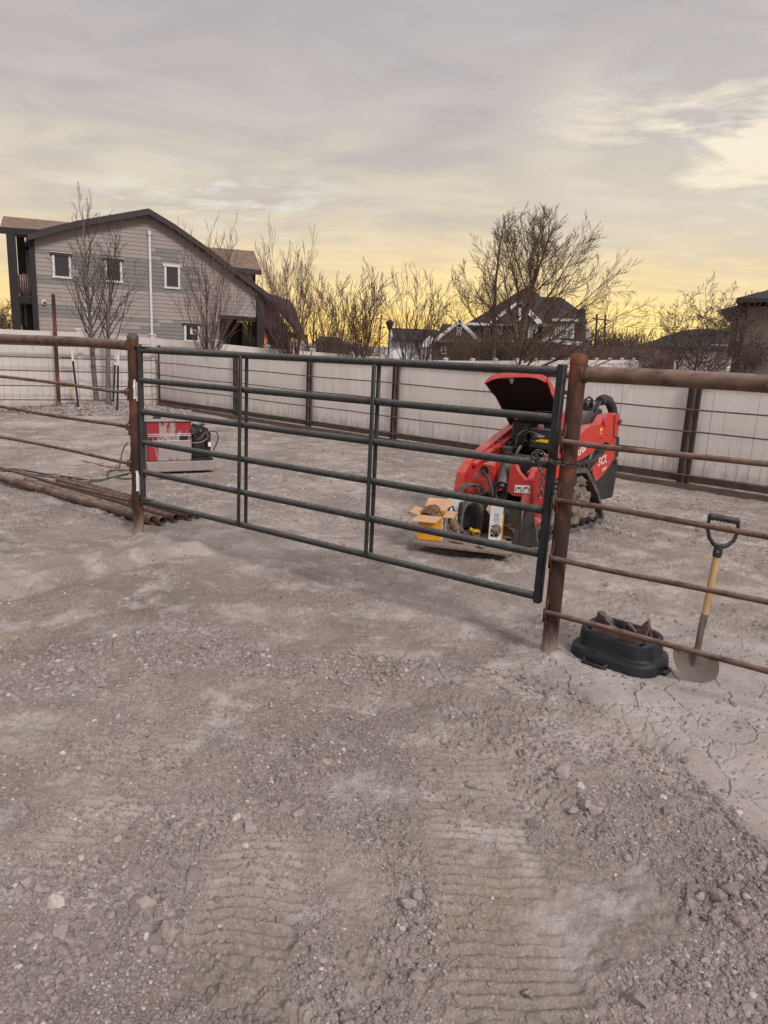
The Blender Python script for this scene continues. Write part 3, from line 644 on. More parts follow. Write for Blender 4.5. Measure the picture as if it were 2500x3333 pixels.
fence_l = pipe_fence(P_L, -1, 'rusty pipe fence left of the gate, with bare ground-off patches on its post', 1.66, (1.27, .972, .652, .318), 3.6, 0, 1)
# gate, hung on the left post
gate = thing('livestock_gate', P_L+DL*.12, 'dark steel six-rail livestock gate, closed and chained to the right post', 'gate')
gl_ = [q_on(x, y) for x, y in ((458, 1140), (459, 1238), (462, 1340), (464, 1439), (467, 1536), (469, 1631))]
gr_ = [q_on(x, y) for x, y in ((1822, 1208), (1806, 1361), (1788, 1513), (1774, 1662), (1758, 1802), (1745, 1940))]
GO = V3(0, 0, 0)
for i, (a, b) in enumerate(zip(gl_, gr_)):
    mb = MB(); r_ = .0235
    a2 = a+DL*.0; b2 = b-DL*.01
    mb.tube([a2+(b2-a2)*k for k in np.linspace(0, 1, 9)], r_, 20); build(mb, 'rail', 'steel', gate)
mb = MB(); dn = nrm(gl_[5]-gl_[0])
mb.tube([gl_[0]-dn*.026-DL*.01, gl_[5]+dn*.026-DL*.01], .0235, 20); build(mb, 'hinge_stile', 'steel', gate)
mb = MB(); dn = nrm(gr_[5]-gr_[0]); c = (gr_[0]+gr_[5])/2+DL*.012; ln = np.linalg.norm(gr_[5]-gr_[0])+.075
mb.box(c, (.046, .046, ln), (DL, NL, -dn), bev=.006); build(mb, 'latch_stile', 'steeldark', gate)
for (xf, yf0, yf1, xb, yb0, yb1) in (((783, 776), 1157, 1708, (803, 800), 1164, 1705), ((1218, 1190), 1187, 1814, (1234, 1207), 1190, 1810)):
    for fr, (xa, xb_), y0, y1 in ((-1, xf, yf0, yf1), (1, xb, yb0, yb1)):
        off = NL*(.034*fr); P0 = P_R+off
        a = onpl(xa, y0, P0, NL); b = onpl(xb_, y1, P0, NL); 
        mb = MB(); dv = nrm(b-a); mb.box((a+b)/2, (.026, .018, np.linalg.norm(b-a)), (nrm(np.cross(dv, NL)), NL, dv), bev=.003); build(mb, 'upright', 'steel', gate)
for z, zl in ((1.655, 'top'), (.36, 'low')):
    mb = MB(); a = P_L+V3(0, 0, z)+DL*.03; b = P_L+V3(0, 0, z)+DL*.2
    mb.box((a+b)/2, (.17, .05, .010), (DL, NL, V3(0, 0, 1)), bev=.002); mb.tube([P_L+DL*.1+V3(0, 0, z-.02), P_L+DL*.1+V3(0, 0, z+.02)], .012, 10)
    build(mb, 'hinge_plate', 'steel', gate)
for a in gl_[:]:
    mb = MB()
    for k in range(10):
        an = 2*math.pi*k/10; mb.blob(a+DL*.016+NL*(.0235*math.cos(an))+V3(0, 0, .0235*math.sin(an)), .005, 6, 4)
    build(mb, 'weld_bead', 'steel', gate)
# chain
def chain(path, name, label, link=.036, wire=.0042, w=.011):
    path = [V3(*p) for p in path]; seg = [np.linalg.norm(b-a) for a, b in zip(path[:-1], path[1:])]; tot = sum(seg); n = int(tot/(link-2.2*wire)); mb = MB()
    def pt(s):
        for a, b, l in zip(path[:-1], path[1:], seg):
            if s <= l: return a+(b-a)*(s/l)
            s -= l
        return path[-1]
    for i in range(n):
        s = tot*(i+.5)/n; c = pt(s); d = nrm(pt(min(s+.012, tot))-pt(max(s-.012, 0))); a = V3(0, 0, 1) if abs(d[2]) < .8 else NL
        u = nrm(np.cross(d, a)); w_ = np.cross(d, u); tw = math.radians(35+90*(i % 2)+rng.normal(0, 8)); sd = u*math.cos(tw)+w_*math.sin(tw)
        hl = link/2-wire-w*.6
        pts = [c+d*(hl*(1 if math.cos(t_) > 0 else -1)+math.cos(t_)*w*.62)+sd*(w*math.sin(t_)) for t_ in np.linspace(0, 2*math.pi, 17)[:-1]]
        mb.tube(pts, wire, 6, closed=True)
    o = build(mb, name, 'galv', origin=path[0]); return o
fr = -NL
cp = []
rs = q_on(1765, 1500); pc = P_R.copy()
zc = 1.10
cr = [onpl(x, y, P_R-NL*.075, NL) for x, y in ((1735, 1484), (1752, 1466), (1765, 1474), (1778, 1492), (1800, 1505), (1822, 1508))]
post_front = [P_R+V3(0, 0, zc-.005)-NL*(.062*math.sin(a))+DL*(.062*-math.cos(a)) for a in np.linspace(.3, 3.3, 12)]
zz = cr[-1][2]
post_front = [V3(p[0], p[1], zz-.004-.0*i) for i, p in enumerate(post_front)]
bk = [P_R+NL*.062-DL*.0+V3(0, 0, zz), P_R+NL*.05-DL*.09+V3(0, 0, zz), q_on(1795, 1505)+NL*.045]
dang = [onpl(x, y, P_R-NL*.055, NL) for x, y in ((1740, 1488), (1762, 1530), (1766, 1548), (1764, 1580), (1758, 1620))]
extra = [onpl(x, y, P_R-NL*.06, NL) for x, y in ((1728, 1492), (1742, 1504), (1752, 1490), (1738, 1480), (1730, 1490), (1742, 1496))]
ch = chain(dang[::-1]+extra+cr+post_front+bk, 'chain', '')
tag(ch, 'steel chain looped round the right gate post with its loose end hanging inside the gate', 'chain')
# ------------------------------------------------------------------ pen fence at the back: pipe rails, wide flanged posts, tan boards
pen = thing('board_fence', PEN0, 'tan board fence with dark posts and thin rusty rails crossing behind the gate', 'fence')
penx = [(522, 1326), (766, 1366), (1017, 1402), (1326, 1441), (1745, 1508), (2223, 1592)]
penp = []
for x, y in penx:                # stay on one straight line
    p = gnd(x, y); s = (p-PEN0) @ PD; penp.append(PEN0+PD*s)
penp.append(PEN0+PD*(13.1+2.6)); L_PEN = 13.1+2.6
def zpen(px, py): return onpl(px, py, PEN0, PN)
zt = [zpen(522, 1140)[2], zpen(1860, 1212)[2]]; print('pen top z', zt)
ZT = float(np.mean(zt))
for i, p in enumerate(penp):
    mb = MB(); z0 = gz(p[0], p[1])-.1
    if i == 0:
        mb.tube([(p[0], p[1], z0), (p[0], p[1], zpen(522, 1124)[2])], .036, 14); build(mb, 'post', 'rustpost', pen)
    else:
        w = .14 if i < 4 else .17
        mb.box(p+V3(0, 0, (ZT+z0)/2)-PN*.055, (w, .008, ZT-z0), (PD, PN, V3(0, 0, 1)))
        for sg in (-1, 1): mb.box(p+V3(0, 0, (ZT+z0)/2)+PD*(sg*w*.46)-PN*.067, (.010, .03, ZT-z0), (PD, PN, V3(0, 0, 1)))
        mb.tube([p+V3(0, 0, z0)-PN*.075, p+V3(0, 0, ZT)-PN*.075], .026, 12)
        build(mb, 'post', 'millpost', pen)
mb = MB(); mb.tube([PEN0+V3(0, 0, ZT), PEN0+PD*L_PEN+V3(0, 0, ZT)], .043, 14); build(mb, 'top_rail', 'rustdusty', pen)
for k, (ya, yb) in enumerate(((1180, 1360), (1222, 1445), (1262, 1530), (1304, 1612))):
    pa = zpen(545, ya)[2]; mb = MB()
    yl = {0: 1352, 1: 1425, 2: 1500, 3: 1570}[k]
    pb = zpen(2450, yl)[2]
    print('pen rail', pa, pb)
    zz_ = .5*(pa+pb)
    mb.tube([PEN0+PD*s-PN*.115+V3(0, 0, zz_+.008*math.sin(s*1.9+k)) for s in np.linspace(0, L_PEN, 20)], .0105, 8); build(mb, 'rail', 'rail2', pen)
mb = MB()
nb = int(L_PEN/.14)
for i in range(nb):
    s = (i+.5)*.14; p = PEN0+PD*s+V3(0, 0, 0); j = rng.normal(0, .0015)
    mb.box((p[0]-PN[0]*j, p[1]-PN[1]*j, .12+(ZT-.06)/2), (.1385, .014, ZT-.24), (PD, PN, V3(0, 0, 1)), bev=.003)
mb.box(PEN0+PD*(L_PEN/2)+PN*.012+V3(0, 0, ZT/2+.05), (L_PEN, .008, ZT-.3), (PD, PN, V3(0, 0, 1)))
build(mb, 'board_panel', 'board', pen)
mb = MB(); mb.box(PEN0+PD*(L_PEN/2)-PN*.03+V3(0, 0, .16), (L_PEN-.1, .02, .09), (PD, PN, V3(0, 0, 1))); build(mb, 'bottom_channel', 'millpost', pen)
mb = MB(); mb.box(PEN0+PD*(L_PEN/2)-PN*.10+V3(0, 0, .03), (L_PEN-.1, .035, .14), (PD, PN, V3(0, 0, 1)), bev=.005); build(mb, 'bottom_plank', 'plankdark', pen)
# vinyl privacy fence running away behind everything
VA = math.radians(42.5); VD = V3(math.sin(VA), math.cos(VA), 0); VN = V3(-VD[1], VD[0], 0); V0 = gnd(254, 1330)
vf = thing('vinyl_fence', V0, 'tall tan vinyl privacy fence with capped posts running far off behind the pen', 'fence')
vx = {-2: (-400, 1040), -1: (-30, 1052), 0: (254, 1068), 1: (495, 1086), 2: (700, 1105), 3: (870, 1122), 4: (1017, 1134), 5: (1147, 1145), 6: (1261, 1154), 7: (1360, 1160), 8: (1451, 1165), 9: (1539, 1166), 10: (1614, 1166), 11: (1683, 1166), 12: (1744, 1166), 13: (1800, 1165), 14: (1851, 1165), 15: (1900, 1165), 16: (1943, 1165), 17: (1985, 1165), 18: (2025, 1165), 19: (2061, 1165), 20: (2095, 1168), 21: (2126, 1171), 22: (2156, 1174), 23: (2176, 1175), 24: (2198, 1176)}
VP_ = {}
for n_, (px, py) in vx.items():
    if n_ < -0: s = 1.83*n_; p = V0+VD*s; VP_[n_] = V3(p[0], p[1], onpl(254, 1068, V0, VN)[2]); continue
    p = onpl(px, py, V0, VN); VP_[n_] = p
fb = {k: gz(p[0], p[1]) for k, p in VP_.items()}
for k in sorted(VP_):
    p = VP_[k]; top = p[2]-.04; z0 = min(fb[k], top-1.2)-.1; mb = MB(); a = (VD, VN, V3(0, 0, 1))
    mb.box((p[0], p[1], (top+z0)/2), (.125, .125, top-z0), a, bev=.006)
    ps = build(mb, 'post', 'vinyl', vf)
    mb = MB(); mb.box((p[0], p[1], top+.008), (.16, .16, .03), a, bev=.004)
    h_ = .07; cc = V3(p[0], p[1], top+.022)
    mb.add([cc+VD*(h_*i)+VN*(h_*j) for i, j in ((-1, -1), (1, -1), (1, 1), (-1, 1))]+[cc+V3(0, 0, .03)], [(0, 1, 4), (1, 2, 4), (2, 3, 4), (3, 0, 4)]); build(mb, 'cap', 'vinyl', ps)
    if k+1 in VP_:
        q = VP_[k+1]; ln = math.hypot(q[0]-p[0], q[1]-p[1])-.12; zt0, zt1 = p[2]-.10, q[2]-.10; mb = MB()
        nbd = 11; bw = ln/nbd; dd = nrm(V3(q[0]-p[0], q[1]-p[1], 0))
        for i in range(nbd):
            f_ = (i+.5)/nbd; ctr = V3(p[0], p[1], 0)+dd*(.06+bw*(i+.5)); zt_ = zt0+(zt1-zt0)*f_; zb_ = min(gz(ctr[0], ctr[1]), zt_-1.2)
            mb.box((ctr[0], ctr[1], (zt_-.05+zb_)/2), (bw-.004, .022, zt_-.05-zb_), a, bev=.003)
        for (o0, hh, th) in ((0, .17, .05), (-1.48, .17, .05)):
            A_ = V3(p[0], p[1], zt0+o0)+dd*.05; B_ = V3(q[0], q[1], zt1+o0)-dd*.05
            mb.prism([A_-VN*th/2, B_-VN*th/2, B_-VN*th/2-V3(0, 0, hh), A_-VN*th/2-V3(0, 0, hh)], VN*th)
        build(mb, 'panel', 'vinyl', vf)
# pen rods and corner at the left, in front of the vinyl fence
rf = thing('rod_fence', PEN0-VD*.1, 'rusty thin-rod pen fence with a tall pole, in front of the vinyl fence at left', 'fence')
RD0 = PEN0-VN*.02; 
def rod_pt(px, py): return onpl(px, py, PEN0, VN)
for k, (y0, y1) in enumerate(((1159, 1174), (1204, 1214), (1254, 1258), (1301, 1300))):
    a = rod_pt(0, y0); b = rod_pt(520, y1); e = a-(b-a)*.35; mb = MB(); mb.tube([e, a, (a+b)/2+V3(0, 0, -.012), b], .012, 8); build(mb, 'rod', 'rail2', rf)
    mb = MB(); c = rod_pt(217, [1164, 1209, 1255, 1300][k]); mb.tube([c-VD*.12, c+VD*.16], .021, 8); build(mb, 'sleeve', 'rustdusty', rf)
b = rod_pt(193, 1330); tp = rod_pt(182, 958)
mb = MB(); mb.tube([(b[0], b[1], -.1), (b[0], b[1], tp[2])], .040, 14); build(mb, 'pole', 'rustpost', rf)
mb = MB(); a = rod_pt(520, 1130); e = PEN0-VD*4.6; mb.tube([(PEN0[0], PEN0[1], ZT), (e[0], e[1], ZT)], .03, 12); build(mb, 'top_rail', 'rustdusty', rf)
# padlock-like yellow tag on a rod
c = rod_pt(234, 1263); mb = MB(); mb.blob(c-VN*.02, (.035, .02, .055), 10, 8, .05, 3); mb.tube([c+V3(0, 0, .05)-VN*.02, c+V3(0, 0, .09)-VN*.02], .01, 6)
tag(build(mb, 'padlock', 'yellowlab', origin=c), 'small dull yellow tag hanging from the third rod beside the tall pole', 'tag')
# studded T-posts with white tips
for (x0, y0, x1, y1, yw, lab) in ((233, 1137, 256, 1330, 1175, 'leaning black T-post with a white tip, left of the two staked trees'), (376, 1153, 368, 1322, 1188, 'black T-post with a white tip, left one of the close pair by the gate post'),
                               (385, 1153, 382, 1338, 1190, 'black T-post with a white tip, right one of the close pair by the gate post')):
    b = gnd(x1, y1, .06); Pn = b; t_ = onpl(x0, y0, Pn, VN); w = onpl(x0+(x1-x0)*(yw-y0)/(y1-y0), yw, Pn, VN)
    th = thing('t_post', b, lab, 'post', 'T-posts standing by the vinyl fence'); d = nrm(t_-b)
    for nm, a0, a1, mt in (('shaft', b-d*.25, w, 'blackpost'), ('white_tip', w, t_, 'paintwhite')):
        mb = MB(); ax = (VD, nrm(np.cross(d, VD)), d); mb.box((a0+a1)/2, (.045, .008, np.linalg.norm(a1-a0)), ax); mb.box((a0+a1)/2+ax[1]*.018, (.008, .034, np.linalg.norm(a1-a0)), ax)
        if nm == 'shaft':
            for s in np.arange(.3, np.linalg.norm(a1-a0), .06): mb.box(a0+d*s-ax[1]*.006, (.012, .012, .02), ax)
        build(mb, nm, mt, th)
# ------------------------------------------------------------------ pipes lying by the left post
pl = [((498, 1703), (-60, 1538), .040, 'pale rusty pipe nearest the viewer in the stack on the ground'), ((530, 1705), (85, 1572), .038, 'second pipe from the viewer in the stack on the ground'),
      ((572, 1697), (133, 1572), .036, 'third pipe of the stack, its far end darkest and shortest'), ((620, 1690), (190, 1571), .034, 'fourth pipe of the stack, with a ragged torch-cut mouth'), ((650, 1687), (240, 1572), .027, 'thinnest pipe, farthest back in the stack on the ground')]
for i, (a, b, r_, lab) in enumerate(pl):
    A_ = gnd(a[0], a[1], r_); B_ = gnd(b[0], b[1], r_+.02); r_ *= 1.08; A_[2] = gz(A_[0], A_[1])+r_+.018; B_[2] = gz(B_[0], B_[1])+r_+.045
    mb = MB(); mb.pipe(B_, A_, r_, .005, 22)
    tag(build(mb, 'steel_pipe', ['rustdusty', 'rustdusty', 'rust', 'rust', 'rust'][i], origin=A_), lab, 'pipe', 'loose rusty pipes lying by the left gate post')
# dark inside of pipes comes from the pipe itself
# hoses / cables on the dirt
def cable(px, r_, m_, name, lab, z=0.012, n=5):
    P_ = [gnd(*p) for p in px]; pts = []
    for i in range(len(P_)-1):
        p0 = P_[max(i-1, 0)]; p1 = P_[i]; p2 = P_[i+1]; p3 = P_[min(i+2, len(P_)-1)]
        for t_ in np.linspace(0, 1, n, endpoint=False):
            q = .5*((2*p1)+(-p0+p2)*t_+(2*p0-5*p1+4*p2-p3)*t_*t_+(-p0+3*p1-3*p2+p3)*t_**3); pts.append(q)
    pts.append(P_[-1]); pts = [V3(p[0], p[1], gz(p[0], p[1])+z) for p in pts]; mb = MB(); mb.tube(pts, r_, 8); o = build(mb, name, m_, origin=pts[0]); return tag(o, lab, 'cable')
cable([(-60, 1524), (60, 1530), (170, 1545), (260, 1556), (340, 1556), (420, 1540), (480, 1535)], .012, 'cableblk', 'welding_cable', 'thick dusty black cable snaking over the dirt to the welder')
cable([(-60, 1531), (60, 1536), (150, 1550), (230, 1560), (300, 1565), (360, 1552), (420, 1560), (480, 1552)], .011, 'cable', 'welding_cable', 'dusty grey cable lying just nearer than the thick black one')
cable([(60, 1530), (140, 1548), (230, 1548), (290, 1546), (300, 1556), (260, 1562), (238, 1575), (262, 1585)], .008, 'cabletan', 'extension_cord', 'pale tan cord with a hooked loop by the welding cables')
cable([(350, 1548), (352, 1535), (370, 1528), (430, 1530), (480, 1522)], .014, 'cable', 'hose', 'short grey hose curling round behind the left gate post')
# red lead drooping from the welder
P_ = [onpl(x, y, gnd(420, 1530), NL) for x, y in ((416, 1440), (404, 1455), (396, 1478), (394, 1500), (388, 1522), (366, 1548), (330, 1562), (270, 1570))]
P_ = [V3(p[0], p[1], max(p[2], gz(p[0], p[1])+.01)) for p in P_]; mb = MB(); mb.tube(P_, .009, 8); tag(build(mb, 'red_lead', 'cablered', origin=P_[-1]), 'dusty red lead drooping from the welder down to the dirt', 'cable')
# ------------------------------------------------------------------ mini track loader
LH = nrm(V3(-.66, -.75, 0)); LL = V3(.75, -.66, 0)/np.linalg.norm([.75, .66]); LO = V3(1.61, 7.33, 0.0)
TL = lambda p: LO+LH*p[0]+LL*p[1]+V3(0, 0, 1)*p[2]
TV = lambda p: LH*p[0]+LL*p[1]+V3(0, 0, 1)*p[2]
def lmb(): return MB(TL)
def z4(x, y): return (1300+x*.4822, 1150+y*.4822)
def lpl(zx, zy, axis, val):          # photo point (in the enlarged crop) on a plane of the loader, loader coordinates
    n = {'x': LH, 'y': LL, 'z': V3(0, 0, 1)}[axis]; p = onpl(*z4(zx, zy), LO+n*val, n)-LO; return V3(p @ LH, p @ LL, p[2])
loader = thing('compact_track_loader', LO, 'red and black stand-on track loader with its hood raised, behind the gate', 'loader')
def arc_pts(poly, rad, n=5):
    out = []; k = len(poly)
    for i in range(k):
        p = V3(*poly[i]); a = nrm(V3(*poly[i-1])-p); b = nrm(V3(*poly[(i+1) % k])-p); r = rad[i] if hasattr(rad, '__len__') else rad
        ang = math.acos(max(-1, min(1, a @ b))); d = min(r/math.tan(ang/2), .45*np.linalg.norm(V3(*poly[i-1])-p), .45*np.linalg.norm(V3(*poly[(i+1) % k])-p))
        p0 = p+a*d; p2 = p+b*d
        for t in np.linspace(0, 1, n): out.append(p0*(1-t)**2+2*p*t*(1-t)+p2*t*t)
    return out
for sg in (1, -1):
    y0, y1 = (.19, .43) if sg > 0 else (-.43, -.19)
    prof = arc_pts([(-.70, 0, 0), (.78, 0, 0), (.80, 0, .20), (.22, 0, .66), (-.12, 0, .64), (-.44, 0, .36)], [.10, .08, .09, .10, .14, .12], 7)
    prof = [p+V3(0, 0, .012) for p in prof]
    # outer and inner loops
    cen = V3(0, 0, .26); n = len(prof); inner = []
    for i, p in enumerate(prof):
        t = nrm(prof[(i+1) % n]-prof[i-1]); nn = V3(t[2], 0, -t[0]); 
        if nn @ (cen-p) < 0: nn = -nn
        inner.append(p+nn*.035)
    mb = lmb(); O0 = [V3(p[0], y0, p[2]) for p in prof]; O1 = [V3(p[0], y1, p[2]) for p in prof]; I0 = [V3(p[0], y0, p[2]) for p in inner]; I1 = [V3(p[0], y1, p[2]) for p in inner]
    mb.add(O0+O1+I0+I1, [(a*n+j, a*n+(j+1) % n, b*n+(j+1) % n, b*n+j) for a, b in ((0, 1), (1, 3), (3, 2), (2, 0)) for j in range(n)])
    # tread bars
    per = []; 
    dense = []
    for i in range(n):
        a, b = prof[i], prof[(i+1) % n]; l = np.linalg.norm(b-a); k = max(1, int(l/.01))
        for q in range(k): dense.append(a+(b-a)*q/k)
    acc = 0; last = dense[0]
    for i in range(1, len(dense)):
        acc += np.linalg.norm(dense[i]-dense[i-1])
        if acc > .052:
            acc = 0; t = nrm(dense[(i+1) % len(dense)]-dense[i-1]); nn = V3(t[2], 0, -t[0]); nn = nn if nn @ (dense[i]-cen) > 0 else -nn
            mb.box(dense[i]+V3(0, (y0+y1)/2, 0)+nn*.008, (.024, y1-y0-.01, .02), (t, V3(0, 1, 0), nn), bev=.004)
            mb.box(dense[i]+V3(0, (y0+y1)/2, 0)-nn*.04, (.02, .05, .012), (t, V3(0, 1, 0), nn))
    tr = build(mb, 'track', 'rubber', loader, autos=30)
    for x in (-.50, -.36, -.22, -.08, .06, .20, .34, .48, .62):
        mb = lmb(); mb.tube([(x, y0+.03, .10), (x, y1-.03, .10)], .048, 14); mb.tube([(x, y1-.03, .10), (x, y1-.015, .10)], .02, 8); build(mb, 'roller', 'cyl', tr)
    mb = lmb(); mb.tube([(.04, y0+.04, .50), (.04, y1-.05, .50)], .11, 18); build(mb, 'sprocket', 'cyl', tr)
    mb = lmb(); rr_ = np.random.default_rng(3+sg)
    mb.prism([(-.45, y0+.02, .13), (.6, y0+.02, .13), (.6, y0+.02, .22), (.2, y0+.02, .5), (-.1, y0+.02, .5), (-.35, y0+.02, .32)], (0, .06, 0))
    build(mb, 'track_frame', 'cyl', tr)
    for i, (x, z, ra) in enumerate(((.0, .43, .11), (-.14, .34, .12), (.08, .29, .15), (-.2, .2, .13), (.25, .22, .15), (.05, .18, .14), (-.34, .16, .09), (.42, .2, .12), (-.05, .52, .07))):
        mb = lmb(); mb.blob((x, (y0+y1)/2+.035*sg, z), (ra, .085, ra*.86), 20, 14, .3, i*5+sg+7)
        mb.v = [q+rr_.normal(0, .004, 3) for q in mb.v]; build(mb, 'mud_pack', 'mud', tr, autos=60)
# chassis and body
def cbox(name, lo, hi, m_, bev=.012, parent=loader):
    mb = lmb(); lo, hi = V3(*lo), V3(*hi); mb.box((lo+hi)/2, hi-lo, bev=bev); return build(mb, name, m_, parent)
cbox('chassis', (-.66, -.18, .14), (.60, .18, .74), 'enginedark')
cbox('chassis_deck', (-.5, -.40, .66), (.05, .40, .72), 'black')
mb = lmb()   # solid front frame plate (dark)
mb.box((.62, 0, .60), (.03, .50, .30), bev=.01); mb.box((.58, .17, .70), (.12, .03, .16)); build(mb, 'front_frame', 'cyl', loader)
for (yy, zz) in ((-.14, .62), (.02, .58), (.14, .64), (.20, .55)):
    mb = lmb(); mb.tube([(.634, yy, zz), (.640, yy, zz)], .016, 12); build(mb, 'hole_shade_disc', 'ink', loader)  # flat black discs paint the shade of the bolt holes
# engine bay contents
mb = lmb(); rr_ = np.random.default_rng(8)
for i in range(40):
    c = (rr_.uniform(-.15, .45), rr_.uniform(-.24, .26), rr_.uniform(.74, 1.06))
    if i % 2: mb.box(c, rr_.uniform(.04, .14, 3), bev=.008)
    else: mb.tube([c, V3(*c)+rr_.uniform(-.1, .1, 3)], rr_.uniform(.01, .035), 10)
mb.box((-.02, 0, .93), (.62, .50, .34), bev=.03)
build(mb, 'engine', 'enginedark', loader, autos=30)
for i in range(9):
    a = V3(rr_.uniform(.2, .5), rr_.uniform(-.2, .25), rr_.uniform(.78, .98)); b = a+rr_.uniform(-.18, .18, 3); mid = (a+b)/2+V3(.06, 0, .05)
    mb = lmb(); mb.tube([a, (a+mid)/2+V3(.02, 0, .03), mid, (b+mid)/2+V3(.01, 0, .02), b], .008, 8); build(mb, 'engine_hose', 'cableblk', loader)
# battery with lettering
b0 = lpl(885, 515, 'x', .46); b1 = lpl(1012, 640, 'x', .46)
mb = lmb(); ya, yb, za, zb = b0[1], b1[1]+.02, b1[2]-.02, b0[2]; mb.box((.37, (ya+yb)/2, (za+zb)/2), (.18, yb-ya, zb-za), bev=.008)
mb.box((.37, (ya+yb)/2, zb+.006), (.19, yb-ya+.008, .016), bev=.004); bat = build(mb, 'battery', 'black', loader)
text_mesh('Talon', .047, TL((.463, ya+.045, zb-.062)), TV((0, 1, 0)), TV((0, 0, 1)), 'lettering', 'silver', bat, shear=.3)
mb = lmb(); mb.prism([(.4615, ya+.03, zb-.105), (.4615, yb-.04, zb-.105), (.4615, yb-.035, zb-.075), (.4615, ya+.12, zb-.078)], (.002, 0, 0)); build(mb, 'flash_decal', 'yellowlab', bat)
mb = lmb(); mb.box((.36, ya+.05, zb+.03), (.05, .05, .04), bev=.008); build(mb, 'terminal_cover', 'cablered', bat)
mb = lmb(); mb.tube([(.52, -.02, .80), (.50, .02, .88)], .016, 10); build(mb, 'grease_fitting', 'zinc', loader)
mb = lmb(); mb.tube([(.55, -.10, .79), (.55, -.10, .84)], .05, 16); mb.tube([(.55, -.10, .84), (.55, -.10, .855)], .056, 16); build(mb, 'filler_cap', 'black', loader)
mb = lmb(); mb.box((.50, .12, .775), (.12, .42, .03), bev=.01); build(mb, 'front_shelf', 'black', loader)
p = lpl(905, 805, 'x', .72); mb = lmb(); mb.tube([p-V3(.12, 0, 0), p], .03, 16); mb.tube([p, p+V3(.03, 0, 0)], .023, 16); mb.tube([p-V3(.05, 0, 0), p-V3(.03, 0, 0)], .036, 6); build(mb, 'hydraulic_fitting', 'zinc', loader)
mb = lmb(); q = lpl(1092, 500, 'x', .2); mb.box(q-V3(0, 0, .06), (.012, .03, .20)); build(mb, 'strap_bracket', 'zinc', loader)
# lift arms
arm = [(-.76, 1.06), (-.74, 1.16), (-.66, 1.19), (-.60, 1.165), (-.50, 1.185), (-.40, 1.17), (-.30, 1.09), (-.09, 1.085), (.55, .83), (.80, .72), (.92, .60), (.95, .42), (.87, .13), (.76, .13), (.80, .40), (.70, .54), (.14, .74), (-.16, .80), (-.27, .84), (-.48, .90), (-.60, .86), (-.68, .92)]
for sg in (1, -1):
    y0, y1 = (.33, .42) if sg > 0 else (-.42, -.33)
    mb = lmb(); pr = arc_pts([(x, y0, z) for x, z in arm], .03, 3); mb.prism(pr, (0, y1-y0, 0)); A = build(mb, 'lift_arm', 'red', loader, autos=35)
    # raised edge plate and pin boss
    mb = lmb(); yo = y1 if sg > 0 else y0
    mb.prism([(x, yo, z) for x, z in ((-.70, 1.14), (-.60, 1.17), (-.63, .95), (-.70, .95))], (0, .02*sg, 0)); build(mb, 'pivot_plate', 'red', A)
    mb = lmb(); mb.tube([(-.685, yo+.01*sg, 1.10), (-.685, yo+.04*sg, 1.10)], .03, 14); mb.box((-.685, yo+.045*sg, 1.10), (.05, .01, .03)); build(mb, 'pivot_pin', 'zinc', A)
    for (x, z, w) in ((-.42, 1.10, .05), (-.36, .96, .06), (-.50, .98, .05)):
        mb = lmb(); mb.box((x, yo+.004*sg, z), (w, .014, .016), bev=.003); build(mb, 'stop_lug', 'red', A)
    mb = lmb(); mb.tube([(-.40, yo, 1.12), (-.40, yo+.018*sg, 1.12)], .05, 18); build(mb, 'boss', 'red', A)
    # flange rolled inwards along the top
    mb = lmb(); yi = y0 if sg > 0 else y1
    mb.prism([(x, yi, z) for x, z in ((-.26, 1.06), (.55, .80), (.80, .69), (.80, .66), (.53, .77), (-.26, 1.02))], (0, -.05*sg, 0)); build(mb, 'arm_flange', 'red', A)
    if sg > 0:
        o_ = TL((-.02, yo+.003, .845)); e_ = TL((-.36, yo+.003, .985))
        ang = math.radians(22); X = TV((-math.cos(ang), 0, math.sin(ang))); Y = TV((math.sin(ang), 0, math.cos(ang)))
        text_mesh('Kubota', .125, TL((.30, yo+.002, .715)), X, Y, 'brand_lettering', 'white', A, bold=.001)
        mb = lmb(); mb.box((-.33, yo+.004, 1.02), (.045, .004, .06)); lab = build(mb, 'warning_label', 'yellowlab', A)
        mb = lmb(); mb.box((-.33, yo+.0075, 1.01), (.02, .003, .02)); build(mb, 'pictogram', 'ink', lab)
# front castings
def front_poly(pts, x, th, name, m_, parent=loader, bev=0):
    mb = lmb(); P_ = []
    for (a, b) in pts: P_.append(lpl(a, b, 'x', x))
    mb.prism(P_, (-th, 0, 0)); return build(mb, name, m_, parent, autos=30)
mb = lmb()      # far-side elbow, boxed
a0 = [lpl(x, y, 'x', .90) for x, y in ((428, 835), (480, 790), (560, 745), (640, 760), (640, 945), (600, 955), (420, 955))]
a1 = [p-V3(.28, 0, -.06) for p in a0]
mb.prism([(p[0], p[1], p[2]) for p in a0], (-.26, 0, .03)); fc = build(mb, 'front_casting', 'red', loader, autos=30)
mb = lmb(); ps = [lpl(x, y, 'x', .904) for x, y in ((480, 870), (500, 845), (625, 855), (630, 935), (590, 950), (455, 945))]
mb.prism([p for p in ps], (.022, 0, 0)); build(mb, 'raised_panel', 'red', fc, autos=30)
c = lpl(575, 790, 'x', .903); mb = lmb(); mb.tube([c, c+V3(.004, 0, 0)], [.045, .045], 18); build(mb, 'port_shade_disc', 'ink', fc)  # flat black disc, the shade inside the hose opening painted on
mb = lmb(); a = lpl(560, 800, 'x', .93); b = lpl(600, 840, 'x', .97); c = lpl(622, 900, 'x', .98); d = lpl(628, 960, 'x', .98); mb.tube([a-V3(.06, 0, 0), a, (a+b)/2+V3(.01, 0, .01), b, c, d], .017, 10)
build(mb, 'hydraulic_hose', 'cableblk', loader)
